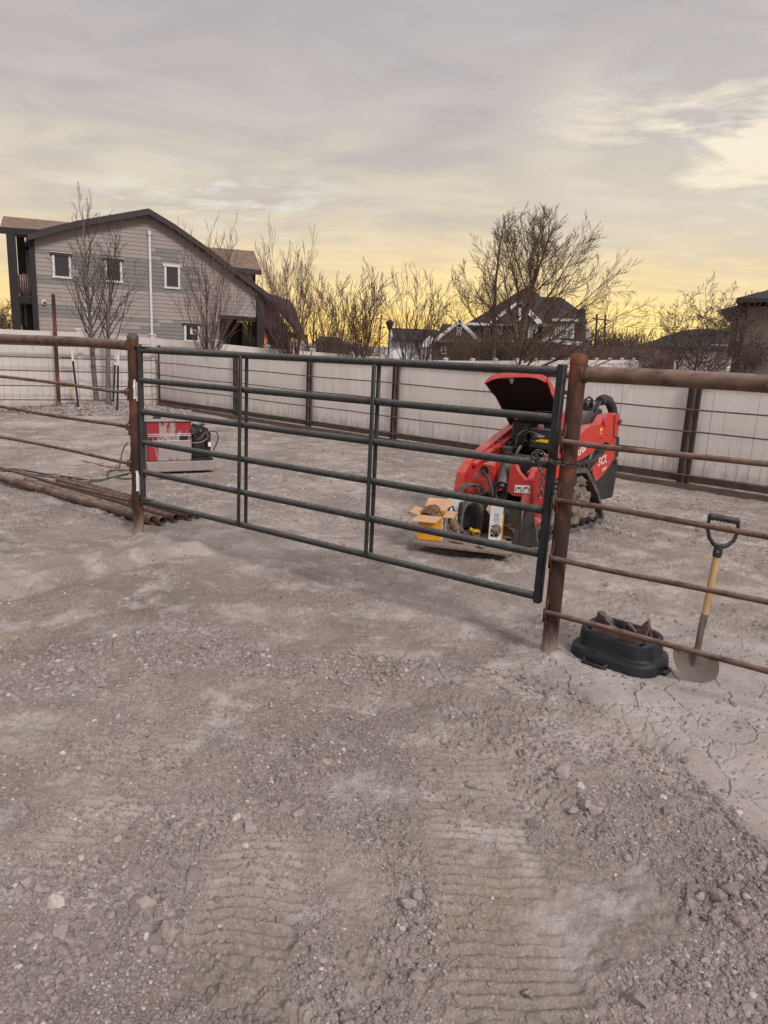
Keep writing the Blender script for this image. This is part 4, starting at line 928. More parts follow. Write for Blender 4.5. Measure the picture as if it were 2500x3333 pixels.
front_poly([(655, 735), (690, 735), (660, 920), (640, 930), (640, 760)], .86, .03, 'bracket_plate', 'red')
front_poly([(750, 735), (780, 745), (800, 800), (850, 855), (915, 862), (915, 975), (880, 972), (765, 960), (728, 930)], .93, .05, 'cross_beam', 'red')
mb = lmb(); ps = [lpl(x, y, 'x', .936) for x, y in ((775, 905), (900, 910), (900, 955), (770, 950))]; 
ps = [lpl(x, y, 'x', .934) for x, y in ((782, 888), (884, 893), (880, 945), (775, 940))]
mb.prism(ps, (.003, 0, 0)); lb = build(mb, 'white_label', 'white', loader)
for (x0, x1) in ((782, 826), (834, 876)):
    pts = [lpl(x, y, 'x', .939) for x, y in ((x0+4, 935), (x0+4, 912), (x0+10, 905), (x1-8, 906), (x1-3, 913), (x1-5, 937))]
    mb = lmb(); mb.tube(pts, .0028, 5); build(mb, 'pictogram', 'ink', lb)
    mb = lmb(); c = lpl((x0+x1)/2, 912, 'x', .939); mb.box(c, (.003, .014, .010)); build(mb, 'pictogram', 'ink', lb)
front_poly([(915, 800), (945, 782), (990, 780), (1000, 800), (985, 1010), (935, 1035), (905, 1010), (905, 880)], .96, .10, 'arm_knee', 'red')
front_poly([(905, 1010), (975, 1020), (965, 1110), (945, 1185), (925, 1185), (915, 1110)], .95, .08, 'attachment_leg', 'red')
mb = lmb(); c = lpl(935, 1135, 'x', 1.0); mb.tube([c-V3(.05, .05, 0), c-V3(.05, -.05, 0)], .022, 12); mb.tube([c+V3(-.02, 0, 0), c+V3(.02, 0, 0)], .02, 10); build(mb, 'latch_pin', 'red', loader)
# tilt cylinder between the brackets
mb = lmb(); a = lpl(728, 730, 'x', .80); b = lpl(690, 905, 'x', .98); mb.tube([a, a+(b-a)*.82], .047, 20); mb.tube([a+(b-a)*.82, a+(b-a)*.9], .052, 20); mb.tube([a+(b-a)*.9, b], .026, 12); build(mb, 'tilt_cylinder', 'cyl', loader)
# hood, raised
TLh = [(.60, -.31, 1.465), (.635, -.27, 1.495), (.64, .0, 1.535), (.62, .22, 1.555), (.58, .29, 1.54)]
def hs(u, v):      # u across -1..1, v 0 hinge .. 1 free edge
    hw = .27+.05*v; y = u*hw; x = .12+.50*v; z = 1.17+.37*v**1.0+.05*(u*.5+.5)*v-.05*abs(u)**4*1.0+.03*math.sin(v*3.1); return V3(x, y-.02, z)
mb = lmb(); nu, nv = 14, 12; rows = [[hs(-1+2*i/nu, j/nv) for i in range(nu+1)] for j in range(nv+1)]; vs = [p for r_ in rows for p in r_]
nn = V3(-.5, 0, .85)
mb.add(vs+[p+nrm(nn)*.012 for p in vs], [(j*(nu+1)+i, j*(nu+1)+i+1, (j+1)*(nu+1)+i+1, (j+1)*(nu+1)+i) for j in range(nv) for i in range(nu)], 1)
k_ = len(vs); mb.f += [[a+k_ for a in f] for f in mb.f[:nu*nv]]; mb.m += [0]*(nu*nv)
hood = build(mb, 'hood', ['red', 'hoodinner'], loader)
mb = lmb()
def side(u):
    top = [hs(u, v) for v in np.linspace(0, 1, 9)]; dirn = V3(.62, 0, -.78); dep = [.13, .12, .11, .10, .085, .07, .075, .06, .05]
    low = [p+dirn*d_+V3(0, u*.012, 0) for p, d_ in zip(top, dep)]
    n_ = len(top); vs = top+low; o2 = [q+V3(0, u*.012, 0) for q in vs]
    mb.add(vs, [(i, i+1, n_+i+1, n_+i) for i in range(n_-1)], 1); mb.add(vs+o2, [(2*n_+i, 2*n_+i+1, 3*n_+i+1, 3*n_+i) for i in range(n_-1)]+[(n_+i, n_+i+1, 3*n_+i+1, 3*n_+i) for i in range(n_-1)]+[(i, i+1, 2*n_+i+1, 2*n_+i) for i in range(n_-1)]+[(n_-1, 2*n_-1, 4*n_-1, 3*n_-1)])
side(1); side(-1)
fr_t = [hs(u, 1) for u in np.linspace(-1, 1, 13)]; fr_b = [p+V3(.55, 0, -.83)*(.055) for p in fr_t]; fr_o = [p+V3(.012, 0, .006) for p in fr_t]; fr_ob = [p+V3(.012, 0, .006) for p in fr_b]; n_ = 13
mb.add(fr_t+fr_b+fr_o+fr_ob, [(i, i+1, n_+i+1, n_+i) for i in range(n_-1)]+[(2*n_+i, 2*n_+i+1, 3*n_+i+1, 3*n_+i) for i in range(n_-1)]+[(n_+i, n_+i+1, 3*n_+i+1, 3*n_+i) for i in range(n_-1)]+[(i, i+1, 2*n_+i+1, 2*n_+i) for i in range(n_-1)])
build(mb, 'hood_rim', ['red', 'hoodinner'], hood)
mb = lmb(); c = hs(-.2, .93)+V3(.02, 0, -.03); mb.box(c, (.03, .05, .05), bev=.004); mb.box(c+V3(.01, .01, -.03), (.02, .03, .03)); mb.tube([c, c+V3(0, -.13, -.005)], .005, 8); build(mb, 'hood_latch', 'zinc', hood)
mb = lmb(); a = hs(.0, .10)+V3(.03, 0, -.02); mb.tube([a, a+V3(0, .22, .01)], .005, 8); build(mb, 'prop_rod', 'zinc', hood)
mb = lmb(); mb.tube([(.02, -.2, 1.09), (.14, -.2, 1.11)], .012, 8); mb.tube([(.02, .2, 1.09), (.14, .2, 1.11)], .012, 8); mb.box((.0, 0, 1.09), (.2, .5, .02), bev=.005); build(mb, 'hood_hinge', 'black', hood); mb = lmb(); mb.box((.02, 0, 1.13), (.24, .44, .10), bev=.02); build(mb, 'hood_gusset', 'black', hood)
# rear: fuel tank, controls, hose sleeve, side cover
mb = lmb(); mb.tube([(-.30, .06, 1.02), (-.30, .30, 1.02)], [.19, .19], 28); mb.tube([(-.30, .30, 1.02), (-.30, .315, 1.02)], [.19, .17], 28); build(mb, 'fuel_tank', 'black', loader)
mb = lmb(); c = lpl(1245, 355, 'y', .1); mb.box(c, (.14, .16, .10), bev=.01); mb.box(c-V3(.05, 0, .12), (.2, .3, .2), bev=.02); build(mb, 'control_console', 'black', loader)
mb = lmb(); c = lpl(1255, 340, 'y', .15); mb.tube([c, c+V3(0, 0, .05), c+V3(-.03, .02, .07), c+V3(-.06, .04, .05), c+V3(-.065, .045, -.04)], .012, 10); build(mb, 'control_handle', 'black', loader)
mb = lmb(); c = lpl(1120, 270, 'y', -.05); mb.tube([c-V3(0, .1, 0), c+V3(0, .06, 0)], .012, 8); mb.tube([c+V3(0, 0, .0), c+V3(0, 0, .03)], .02, 8); build(mb, 'grab_bar', 'black', loader)
pts = [lpl(x, y, 'y', .28) for x, y in ((1298, 478), (1312, 420), (1330, 360), (1352, 322), (1385, 310), (1415, 325), (1435, 365), (1445, 415), (1448, 450))]
for off, r_ in ((V3(.03, -.025, -.02), .014), (V3(-.005, -.01, -.015), .014), (V3(.01, .02, -.01), .014)):
    mb = lmb(); mb.tube([p+off*(1-.8*i/8) for i, p in enumerate(pts)], r_, 10); build(mb, 'hydraulic_hose', 'cableblk', loader)
sm = []
for i in range(3, 8):
    for t in np.linspace(0, 1, 7, endpoint=False): sm.append(pts[i]+(pts[i+1]-pts[i])*t)
mb = lmb(); mb.tube(sm, [.048+.005*math.sin(i*2.1)+.003*math.sin(i*5) for i in range(len(sm))], 16); build(mb, 'hose_sleeve', 'sleeve', loader, autos=60)
mb = lmb(); mb.box(lpl(1300, 478, 'y', .3)+V3(0, 0, -.01), (.09, .1, .025), bev=.005); build(mb, 'hose_clamp', 'black', loader)
yo = .425
cov = [(-.10, .72), (-.18, .52), (-.30, .50), (-.42, .35), (-.56, .28), (-.80, .28), (-.84, .60), (-.80, .93), (-.70, .95), (-.52, .84), (-.36, .70)]
for sg in (1, -1):
    mb = lmb(); mb.prism(arc_pts([(x, .30*sg, z) for x, z in cov], .03, 3), (0, .12*sg, 0)); sc = build(mb, 'side_cover', 'black', loader, autos=35)
    if sg > 0:
        mb = lmb(); mb.prism([(x, .4215, z) for x, z in ((-.19, .64), (-.34, .50), (-.50, .56), (-.72, .70), (-.70, .92), (-.66, .92), (-.45, .77))], (0, .004, 0)); dc = build(mb, 'red_decal', 'red', sc)
        mb = lmb(); mb.prism([(x, .426, z) for x, z in ((-.22, .64), (-.26, .56), (-.235, .56), (-.21, .60))], (0, .004, 0)); build(mb, 'decal_arrow', 'ink', dc)
        text_mesh('SCL', .125, TL((-.335, .4265, .655)), TV((-1, 0, .16)), TV((.0, 0, 1)), 'model_lettering', 'silver', dc, shear=.12, bold=.002)
        text_mesh('1000', .055, TL((-.44, .4265, .585)), TV((-1, 0, .22)), TV((0, 0, 1)), 'model_number', 'silver', dc, shear=.2)
        mb = lmb(); mb.tube([(-.745, .42, .70), (-.745, .445, .70)], .035, 14); mb.box((-.745, .45, .68), (.03, .01, .09), bev=.003); build(mb, 'cover_latch', 'zinc', sc)
mb = lmb(); mb.box((-.78, 0, .60), (.05, .60, .66), bev=.015); build(mb, 'rear_panel', 'black', loader)
mb = lmb(); mb.box((-.40, .0, .80), (.4, .62, .2), bev=.02); build(mb, 'rear_housing', 'black', loader)
mb = lmb(); mb.tube([(-.05, .35, .70), (-.05, .40, .70)], .06, 16); mb.tube([(-.05, .40, .70), (-.05, .42, .70)], .025, 6); mb.box((-.1, .36, .70), (.22, .05, .05), bev=.01); build(mb, 'drive_motor', 'black', loader)
mb = lmb(); mb.tube([(-.52, .30, .88), (-.30, .30, .60)], .03, 12); build(mb, 'lift_cylinder', 'cyl', loader)
# carrying plate / bucket on the front, scuffed
d0 = lpl(870, 1070, 'x', 1.0); 
mb = MB(); pa = [onpl(*z4(x, y), TL((1.02, .36, 0)), nrm(LH*.9+LL*.35)) for x, y in ((868, 1068), (905, 1080), (932, 1305), (735, 1292))]
mb.prism(pa, nrm(LH*.9+LL*.35)*-.014); sp_ = build(mb, 'bucket_side', 'scuffed', loader)
mb = lmb(); mb.box((1.0, 0, .22), (.03, .80, .40), bev=.01); build(mb, 'bucket_back', 'scuffed', loader)
# ---- deck plank in front and the load on it
c0 = gnd(*z4(85, 1272), .09); c1_ = gnd(*z4(755, 1352), .09); dk = nrm(c1_-c0); bk_ = V3(-dk[1], dk[0], 0)
for i, (w0, dep, lab, e) in enumerate(((0, .20, 'weathered plank at the front of the loader load', 0), (.21, .20, 'second weathered plank, just behind the front one under the boxes', .04), (.42, .18, 'rearmost weathered plank under the loader load, mostly hidden', .1))):
    mb = MB(); a = c0+bk_*w0+dk*e; ln = np.linalg.norm(c1_-c0)-2*e; z = .078; mb.box(V3(a[0], a[1], z)+dk*ln/2+bk_*dep/2, (ln, dep, .028), (dk, bk_, V3(0, 0, 1)), bev=.004)
    tag(build(mb, 'plank', 'plank', origin=V3(a[0], a[1], .06)), lab, 'plank', 'planks on the front of the loader')
def gp(x, y, z=.095): return gnd(*z4(x, y), z)
# yellow carton
A_, B_, C_ = gp(120, 1253), gp(280, 1270), gp(332, 1250); ux = nrm(B_-A_); uy = V3(-ux[1], ux[0], 0); wd = np.linalg.norm(B_-A_); 
top = onpl(*z4(120, 1092), A_, uy); hgt = top[2]-.095; dp = .26
by = thing('yellow_carton', (A_+B_)/2, 'open yellow carton with brown flaps and crumpled paper, on the planks', 'box')
ctr = (A_+B_)/2+uy*dp/2
for nm, c, s_, m_ in (('front_wall', (A_+B_)/2, (wd, .004, hgt), 'boxyellow'), ('back_wall', (A_+B_)/2+uy*dp, (wd, .004, hgt), 'boxyellow'), ('side_wall', B_+uy*dp/2, (.004, dp-.01, hgt), 'boxwhite'), ('side_wall', A_+uy*dp/2, (.004, dp-.01, hgt), 'boxyellow')):
    mb = MB(); mb.box((c[0], c[1], .097+hgt/2), s_, (ux, uy, V3(0, 0, 1))); build(mb, nm, m_, by)
zt_ = .097+hgt
def flap(a, b, out, ln, droop, m_, par, name='flap'):
    mb = MB(); o = nrm(out)*ln+V3(0, 0, droop); sh = (b-a)*.06
    mb.prism([a, b, b+o-sh*-0.3, a+o-sh*.3], V3(0, 0, .004)); build(mb, name, m_, par)
za = V3(0, 0, zt_); f2 = lambda p: V3(p[0], p[1], zt_)
flap(f2(A_), f2(B_), -uy-ux*.35, .13, -.03, 'cardboard', by); flap(f2(A_+uy*dp), f2(B_+uy*dp), uy+ux*.3, .10, .09, 'cardboard', by)
flap(f2(B_), f2(B_+uy*dp), ux, .10, -.0, 'cardboard', by); flap(f2(A_), f2(A_+uy*dp), -ux, .08, .02, 'cardboard', by)
mb = MB(); mb.blob((ctr[0], ctr[1], zt_+.015), (.075, .062, .055), 18, 12, .35, 9); mb.v = [q+rng.normal(0, .004, 3) for q in mb.v]; build(mb, 'crumpled_paper', 'crumple', by, autos=10)
mb = MB(); q0 = B_+ux*.003+uy*.04; mb.box((q0[0]+uy[0]*.05, q0[1]+uy[1]*.05, .097+hgt*.45), (.002, .09, .012), (ux, uy, V3(0, 0, 1)))
for k in range(5): mb.box((q0[0]+uy[0]*.09, q0[1]+uy[1]*.09, .12+hgt*(.1+.07*k)), (.002, .10, .006), (ux, uy, V3(0, 0, 1)))
mb.box((q0[0]+uy[0]*.02, q0[1]+uy[1]*.02, .097+hgt*.68), (.002, .035, .04), (ux, uy, V3(0, 0, 1))); build(mb, 'printed_text', 'ink', by)
# white carton standing upright
A_, B_, C_ = gp(560, 1245), gp(600, 1258), gp(684, 1268); C_ = onpl(*z4(684, 1266), B_, nrm(V3(-.25, -1, 0))); C_[2] = .095
ux = nrm(V3(*(C_-B_)[:2], 0)); uy = V3(-ux[1], ux[0], 0); wd = np.linalg.norm((C_-B_)[:2]); hgt = onpl(*z4(600, 1092), B_, uy)[2]-.095; dp = .2
bw = thing('white_carton', (B_+C_)/2, 'white printed carton with one yellow side and a raised flap, among the cable coils', 'box')
for nm, c, s_, m_ in (('front_wall', (B_+C_)/2, (wd, .004, hgt), 'boxwhite'), ('back_wall', (B_+C_)/2+uy*dp, (wd, .004, hgt), 'boxwhite'), ('side_wall', B_+uy*dp/2-ux*.0, (.004, dp, hgt), 'boxyellow'), ('side_wall', C_+uy*dp/2, (.004, dp, hgt), 'boxyellow')):
    mb = MB(); mb.box((c[0], c[1], .097+hgt/2), s_, (ux, uy, V3(0, 0, 1))); build(mb, nm, m_, bw)
zt_ = .097+hgt; flap(f2(B_), f2(C_), -uy*.1+ux*.02, .005, .085, 'boxwhite', bw); flap(f2(B_), f2(B_+uy*dp), -ux, .04, .05, 'cardboard', bw)
F0 = B_-uy*.003
for k, (u0, z0, su, sz) in enumerate(((.015, .03, .03, .025), (.05, .03, .03, .028), (.015, .075, .03, .03), (.02, .12, .025, .012), (.07, .06, .02, .022))):
    mb = MB(); p = F0+ux*(u0+su/2); mb.box((p[0], p[1], .097+z0+sz/2), (su, .002, sz), (ux, uy, V3(0, 0, 1))); build(mb, 'printed_block', 'ink' if k != 4 else 'blueink', bw)
mb = MB()
for k in range(5): p = F0+ux*(.055+.010*k); mb.box((p[0], p[1], .097+.09), (.003, .002, .09), (ux, uy, V3(0, 0, 1)))
build(mb, 'printed_stripes', 'blueink', bw)
mb = MB()
for k in range(7): p = F0+ux*(.06); mb.box((p[0], p[1], .097+.17+.012*k), (.05+.01*math.sin(k), .002, .003), (ux, uy, V3(0, 0, 1)))
build(mb, 'printed_text', 'blueink', bw)
mb = MB(); p = B_+ux*wd*.75-uy*.012; mb.blob((p[0], p[1], .097+hgt*.42), (.028, .012, .04), 10, 8, .6, 31); build(mb, 'mud_splat', 'mud', bw)
# cable coils
def coil(cx_, cy_, Y, rx, rz, turns, r_, name, lab, m_, tilt=0, jit=.014, seed=1, thick=.03, part=1.0):
    g_ = np.random.default_rng(seed); pts = []; c = at(*z4(cx_, cy_), Y)
    for t in range(turns):
        j = g_.normal(0, jit, 3); sx = 1+g_.normal(0, .06); sz = 1+g_.normal(0, .05)
        for a in np.linspace(0, 2*math.pi*part, 22, endpoint=False):
            x = math.cos(a+1.0)*rx*sx; z = math.sin(a+1.0)*rz*sz; y = thick*math.sin(t*1.3+a*.5)
            p = c+V3(x*math.cos(tilt)-y*.3+j[0], y+x*math.sin(tilt)+j[1], z+j[2]); p[2] = max(p[2], .105); pts.append(p)
    mb = MB(); mb.tube(pts, r_, 7); return tag(build(mb, name, m_, origin=V3(c[0], c[1], .1)), lab, 'cable coil', 'coils of cable on the loader planks')
coil(478, 1125, 6.50, .105, .19, 9, .0085, 'cable_coil', 'tall coil of thick grey cable standing between the two cartons', 'cable', .3, .012, 2)
coil(470, 935, 6.72, .10, .075, 4, .0085, 'cable_coil', 'loose cable loops arching above the gate rail, left of the tied coil', 'cable', .2, .02, 3)
coil(672, 940, 6.62, .062, .085, 8, .0075, 'cable_coil', 'small tied coil of grey cable hanging before the black cylinder', 'cable', -.2, .008, 4)
coil(715, 1225, 6.42, .09, .11, 8, .008, 'cable_coil', 'coil of grey cable lying right of the white carton', 'cable', -.5, .012, 5)
coil(590, 1000, 6.66, .13, .05, 5, .008, 'cable_coil', 'tangle of cable crossing behind the white carton flap', 'cableblk', .1, .02, 6)
# black tool case, welding hood, tool bits
mb = MB(); c = at(*z4(505, 1150), 6.72); mb.box((c[0], c[1], .23), (.30, .22, .26), (nrm(V3(.96, -.27, 0)), nrm(V3(.27, .96, 0)), V3(0, 0, 1)), bev=.02)
tag(build(mb, 'tool_case', 'black', origin=V3(c[0], c[1], .1)), 'black tool case behind the tall cable coil', 'case')
mb = MB(); c = at(*z4(742, 1100), 6.50); R_ = []
for j, (z, w, d_) in enumerate(((-.14, .02, .03), (-.11, .055, .07), (-.05, .095, .11), (.03, .10, .12), (.09, .085, .10), (.125, .045, .06), (.135, .01, .02))):
    R_.append([c+V3(w*math.cos(a)*.95+.02*z, -d_*abs(math.sin(a))**.8*(1 if math.sin(a) > 0 else -.2), z) for a in np.linspace(0, 2*math.pi, 20, endpoint=False)])
mb.ring_loft(R_, True, True); wm = thing('welding_helmet', V3(c[0], c[1], .1), 'glossy black welding helmet leaning between the white carton and the dark bucket side', 'helmet'); build(mb, 'shell', 'mask', wm)
mb = MB(); mb.box(c+V3(0, -.108, .035), (.10, .02, .055), bev=.005); build(mb, 'visor', 'glass', wm)
mb = MB(); c = at(*z4(520, 1210), 6.44); mb.box(c, (.075, .06, .06), bev=.012); mb.tube([c+V3(-.02, 0, 0), c+V3(-.06, .02, .03)], .018, 10); mb.box(c+V3(.0, -.032, 0), (.04, .008, .02), mi=1)
tag(build(mb, 'power_tool', ['yellowtool', 'ink'], origin=V3(c[0], c[1], .1)), 'small yellow and black power tool in front of the black case', 'tool')
mb = MB(); a = at(*z4(345, 1105), 6.42); b = at(*z4(400, 1215), 6.36); mb.tube([a, a+(b-a)*.3+V3(-.01, 0, 0), a+(b-a)*.7, b], [.022, .04, .038, .016], 10); mb.tube([a+V3(.02, 0, .0), b+V3(.03, 0, .02)], [.014, .02], 8, mi=1)
tag(build(mb, 'work_glove', ['leather', 'cable'], origin=V3(b[0], b[1], .1), autos=60), 'dirty tan work glove draped beside the yellow carton', 'glove')
mb = MB(); a = at(*z4(350, 1068), 6.42); mb.tube([a+V3(-.03, 0, -.03), a+V3(-.02, 0, .03), a+V3(.01, 0, .05), a+V3(.03, 0, .0), a+V3(.035, 0, -.05)], .009, 8); mb.tube([a, a+V3(.01, 0, -.06)], .004, 6, mi=1)
tag(build(mb, 'ground_clamp', ['cableblk', 'zinc'], origin=a), 'black clamp with a bright wire hook above the work glove', 'clamp')
for (x, y, lab, sd_) in ((400, 1283, 'grey rag bundle at the front edge of the planks, left of centre', 1), (570, 1318, 'small muddy lump near the right end of the front plank', 2)):
    c = gp(x, y, .10); mb = MB(); mb.blob(c+V3(0, .03, .012), (.05, .03, .025), 12, 8, .4, sd_); tag(build(mb, 'rag', 'crumbs', origin=c), lab, 'rag')
mb = MB(); c = at(*z4(380, 1035), 6.75); mb.box((c[0], c[1], .25), (.16, .16, .30), bev=.01); tag(build(mb, 'white_bin', 'boxwhite', origin=V3(c[0], c[1], .1)), 'plain white box just behind the open yellow carton', 'box')
# ------------------------------------------------------------------ engine-driven welder
N0 = gnd(480, 1547); N1 = gnd(702, 1538); WD = nrm(N1-N0); WB = V3(-WD[1], WD[0], 0)
def wp(x, y, off=0): return onpl(x, y, N0+WB*off, WB)
wl = thing('engine_welder', (N0+N1)/2, 'dusty red engine-driven welder on a muddy base with a black engine at its right end', 'welder')
m = bpy.data.materials.new('muddy_red_panel'); m.use_nodes = True; t = m.node_tree; b = t.nodes['Principled BSDF']; tcn = N('ShaderNodeTexCoord', t); mp = N('ShaderNodeMapping', t); mp.inputs['Scale'].default_value = (1, 1, .22); L(tcn.outputs['Object'], mp.inputs[0], t)
nz = N('ShaderNodeTexNoise', t); nz.inputs['Scale'].default_value = 9; nz.inputs['Detail'].default_value = 7; nz.inputs['Roughness'].default_value = .7; L(mp.outputs[0], nz.inputs['Vector'], t)
sx = N('ShaderNodeSeparateXYZ', t); L(tcn.outputs['Object'], sx.inputs[0], t)
hz = ramp(sx.outputs[2], [(.30, .12), (.44, .13), (.52, -.05), (.62, -.12)], t); xx = ramp(math_n('ADD', math_n('MULTIPLY', sx.outputs[0], 1.0, t), .5, t), [(.0, 0), (.3, .2)], t)
f = math_n('ADD', math_n('ADD', nz.outputs['Fac'], math_n('SUBTRACT', hz, .17, t), t), xx, t)
L(mixc(ramp(f, [(.53, 0), (.57, 1)], t), srgb(140, 30, 44), srgb(146, 134, 130), t), b.inputs['Base Color'], t); b.inputs['Roughness'].default_value = .75; M['welderred'] = m
M['muddypaint'] = mat('mud_covered_paint', srgb(144, 132, 128), srgb(132, 121, 117), .9, 0, 8, 6, c3=srgb(60, 64, 68), s3=9, t3=(.58, .64), stretch=(1, 1, .3), bump=.2)
# base skid
bz0, bz1 = .03, wp(480, 1505)[2]
mb = MB(); ln = np.linalg.norm(N1-N0); DEP = .46
mb.box(N0+WD*ln/2+WB*DEP/2+V3(0, 0, (bz0+bz1)/2), (ln, DEP, bz1-bz0), (WD, WB, V3(0, 0, 1)), bev=.012); build(mb, 'base', 'muddypaint', wl)
u0 = (wp(482, 1500)-N0) @ WD; u1 = (wp(627, 1500)-N0) @ WD; ztop = wp(560, 1374)[2]; print('welder', ln, u0, u1, ztop, bz1)
mb = MB(); Z1 = bz1+.001
mb.box(N0+WD*(u0+u1)/2+WB*(DEP/2)+V3(0, 0, (Z1+ztop)/2), (u1-u0, DEP-.06, ztop-Z1), (WD, WB, V3(0, 0, 1)), bev=.012); wbdy = build(mb, 'housing', 'welderred', wl)
mb = MB(); mb.box(N0+WD*((u0+u1)/2+.0)+WB*(DEP/2)+V3(0, 0, ztop+.012), (u1-u0+.05, DEP-.01, .03), (WD, WB, V3(0, 0, 1)), bev=.012); build(mb, 'lid', 'muddypaint', wl)
face = N0+WB*.028
for z_, hh, m_ in ((wp(540, 1414)[2], .006, 'white'), (wp(540, 1420)[2], .006, 'white'), (wp(540, 1436)[2], .005, 'white')):
    mb = MB(); mb.box(face+WD*(u0+u1)/2+V3(0, 0, z_), (u1-u0-.02, .004, hh), (WD, WB, V3(0, 0, 1))); build(mb, 'stripe', m_, wbdy)
for (xa, xb_, ya_, yb_) in ((586, 614, 1420, 1434), (484, 487, 1425, 1434), (490, 496, 1427, 1434), (499, 501, 1424, 1434), (505, 512, 1430, 1434), (519, 521, 1421, 1429), (524, 526, 1424, 1433), (531, 533, 1422, 1426), (535, 541, 1431, 1434), (558, 560, 1422, 1427), (564, 566, 1424, 1432), (573, 575, 1421, 1430)):
    a = (wp(xa, 1425)-N0) @ WD; b_ = (wp(xb_, 1425)-N0) @ WD; z0_, z1_ = wp(540, yb_)[2], wp(540, ya_)[2]
    mb = MB(); mb.box(face+WD*(a+b_)/2+V3(0, 0, (z0_+z1_)/2), (b_-a, .005, z1_-z0_), (WD, WB, V3(0, 0, 1))); build(mb, 'worn_lettering', 'ink', wbdy)
mb = MB(); mb.box(N0+WD*(u0-.012)+WB*DEP/2+V3(0, 0, ztop-.12), (.03, DEP-.08, .22), (WD, WB, V3(0, 0, 1)), bev=.005); build(mb, 'control_panel', 'black', wl)
for k in range(9):
    mb = MB(); mb.box(N0+WD*(u0-.006)+WB*DEP/2+V3(0, 0, Z1+.03+.028*k), (.02, DEP-.1, .010), (WD, WB, V3(0, 0, 1))); build(mb, 'louver', 'muddypaint', wl)
mb = MB(); c = N0+WD*(u0+.16)+WB*.2+V3(0, 0, ztop+.03); mb.tube([c, c+V3(0, 0, .02)], .05, 16); mb.tube([c+V3(0, 0, .02), c+V3(0, 0, .05)], [.035, .028], 12); build(mb, 'fuel_cap', 'black', wl)
mb = MB(); c = N0+WD*(u0+.42)+WB*.3+V3(0, 0, ztop+.03); mb.box(c, (.12, .08, .05), (WD, WB, V3(0, 0, 1)), bev=.01); build(mb, 'lifting_eye', 'cyl', wl)
# engine
rr_ = np.random.default_rng(21); u2 = (wp(692, 1500)-N0) @ WD
def ep(u, d_, z): return N0+WD*u+WB*d_+V3(0, 0, z)
ze0, ze1 = bz1, wp(650, 1386)[2]
mb = MB(); mb.box(ep((u1+u2)/2-.01, .22, (ze0+ze1)/2-.01), (u2-u1-.03, .34, ze1-ze0-.05), (WD, WB, V3(0, 0, 1)), bev=.03)
mb.box(ep(u1+.12, .12, ze1-.06), (.20, .12, .10), (nrm(WD+V3(0, 0, -.35)), WB, nrm(V3(0, 0, 1)+WD*.35)), bev=.012)
mb.box(ep(u2-.06, .12, (ze0+ze1)/2), (.11, .14, .30), (WD, WB, V3(0, 0, 1)), bev=.02)
build(mb, 'engine_block', 'enginedark', wl, autos=30)
for k in range(16):
    c = ep(rr_.uniform(u1+.02, u2-.03), rr_.uniform(.06, .14), rr_.uniform(ze0+.05, ze1-.04)); mb = MB()
    if k % 3: mb.tube([c, c+WD*rr_.uniform(-.06, .06)+V3(0, 0, rr_.uniform(-.06, .06))-WB*.02], rr_.uniform(.008, .026), 10)
    else: mb.box(c, rr_.uniform(.025, .06, 3), (WD, WB, V3(0, 0, 1)), bev=.006)
    build(mb, 'engine_fitting', 'cyl' if k % 2 else 'enginedark', wl)
mb = MB(); mb.tube([ep(u1+.03, .1, ze1-.02), ep(u2-.08, .1, ze1+.015)], .02, 12); build(mb, 'intake_pipe', 'cyl', wl)
mb = MB(); c = ep(u1+.02, .05, ze1-.07); mb.tube([c, c-WB*.02], .05, 18); build(mb, 'pulley', 'cyl', wl)
P_ = [wp(x, y, .05) for x, y in ((640, 1432), (655, 1424), (668, 1408), (690, 1402), (705, 1406), (711, 1420), (708, 1438), (700, 1455), (694, 1466))]; mb = MB(); mb.tube(P_, .011, 8); build(mb, 'engine_hose', 'cable', wl)
P_ = [wp(x, y, .05) for x, y in ((620, 1440), (640, 1442), (660, 1438), (672, 1430), (678, 1418), (672, 1410))]; mb = MB(); mb.tube(P_, .006, 8); build(mb, 'engine_hose', 'cabletan', wl)
mb = MB(); mb.box(ep((u1+u2)/2, .2, bz1+.02), (u2-u1+.02, .4, .03), (WD, WB, V3(0, 0, 1)), bev=.008); build(mb, 'engine_mount', 'ink', wl)
mb = MB(); c = wp(682, 1446, .04); mb.box(c, (.035, .004, .06), (WD, WB, V3(0, 0, 1))); build(mb, 'serial_label', 'white', wl)
# flat board lying half buried beside it
c = gnd(525, 1562); mb = MB(); mb.box((c[0], c[1], gz(c[0], c[1])+.012), (.42, .10, .02), (WD, WB, V3(0, 0, 1)), bev=.004); tag(build(mb, 'scrap_board', 'plank', origin=c), 'grey scrap board half buried in dirt before the welder base', 'board')
# ------------------------------------------------------------------ rubber tub with slabs
TC = (gnd(1885, 2115)+gnd(2175, 2150))/2; tz = gz(1.5, 4.1)
tc_ = gnd(2026, 2046, .20); TX = nrm(DL*.985+NL*-.10); TY = V3(-TX[1], TX[0], 0); ctr = V3(tc_[0], tc_[1], 0); print('tub', ctr, TC, tz)
def rrect(hx, hy, r, z, n=8):
    out = []
    for (sx_, sy_, a0_) in ((1, 1, 0), (-1, 1, 90), (-1, -1, 180), (1, -1, 270)):
        for a in np.linspace(a0_, a0_+90, n): out.append(ctr+TX*(sx_*(hx-r)+r*math.cos(math.radians(a)))+TY*(sy_*(hy-r)+r*math.sin(math.radians(a)))+V3(0, 0, tz+z))
    return out
tub = thing('rubber_tub', ctr, 'stepped black rubber feed tub holding jagged slabs, beside the shovel', 'tub')
mb = MB(); hx, hy = .214, .158
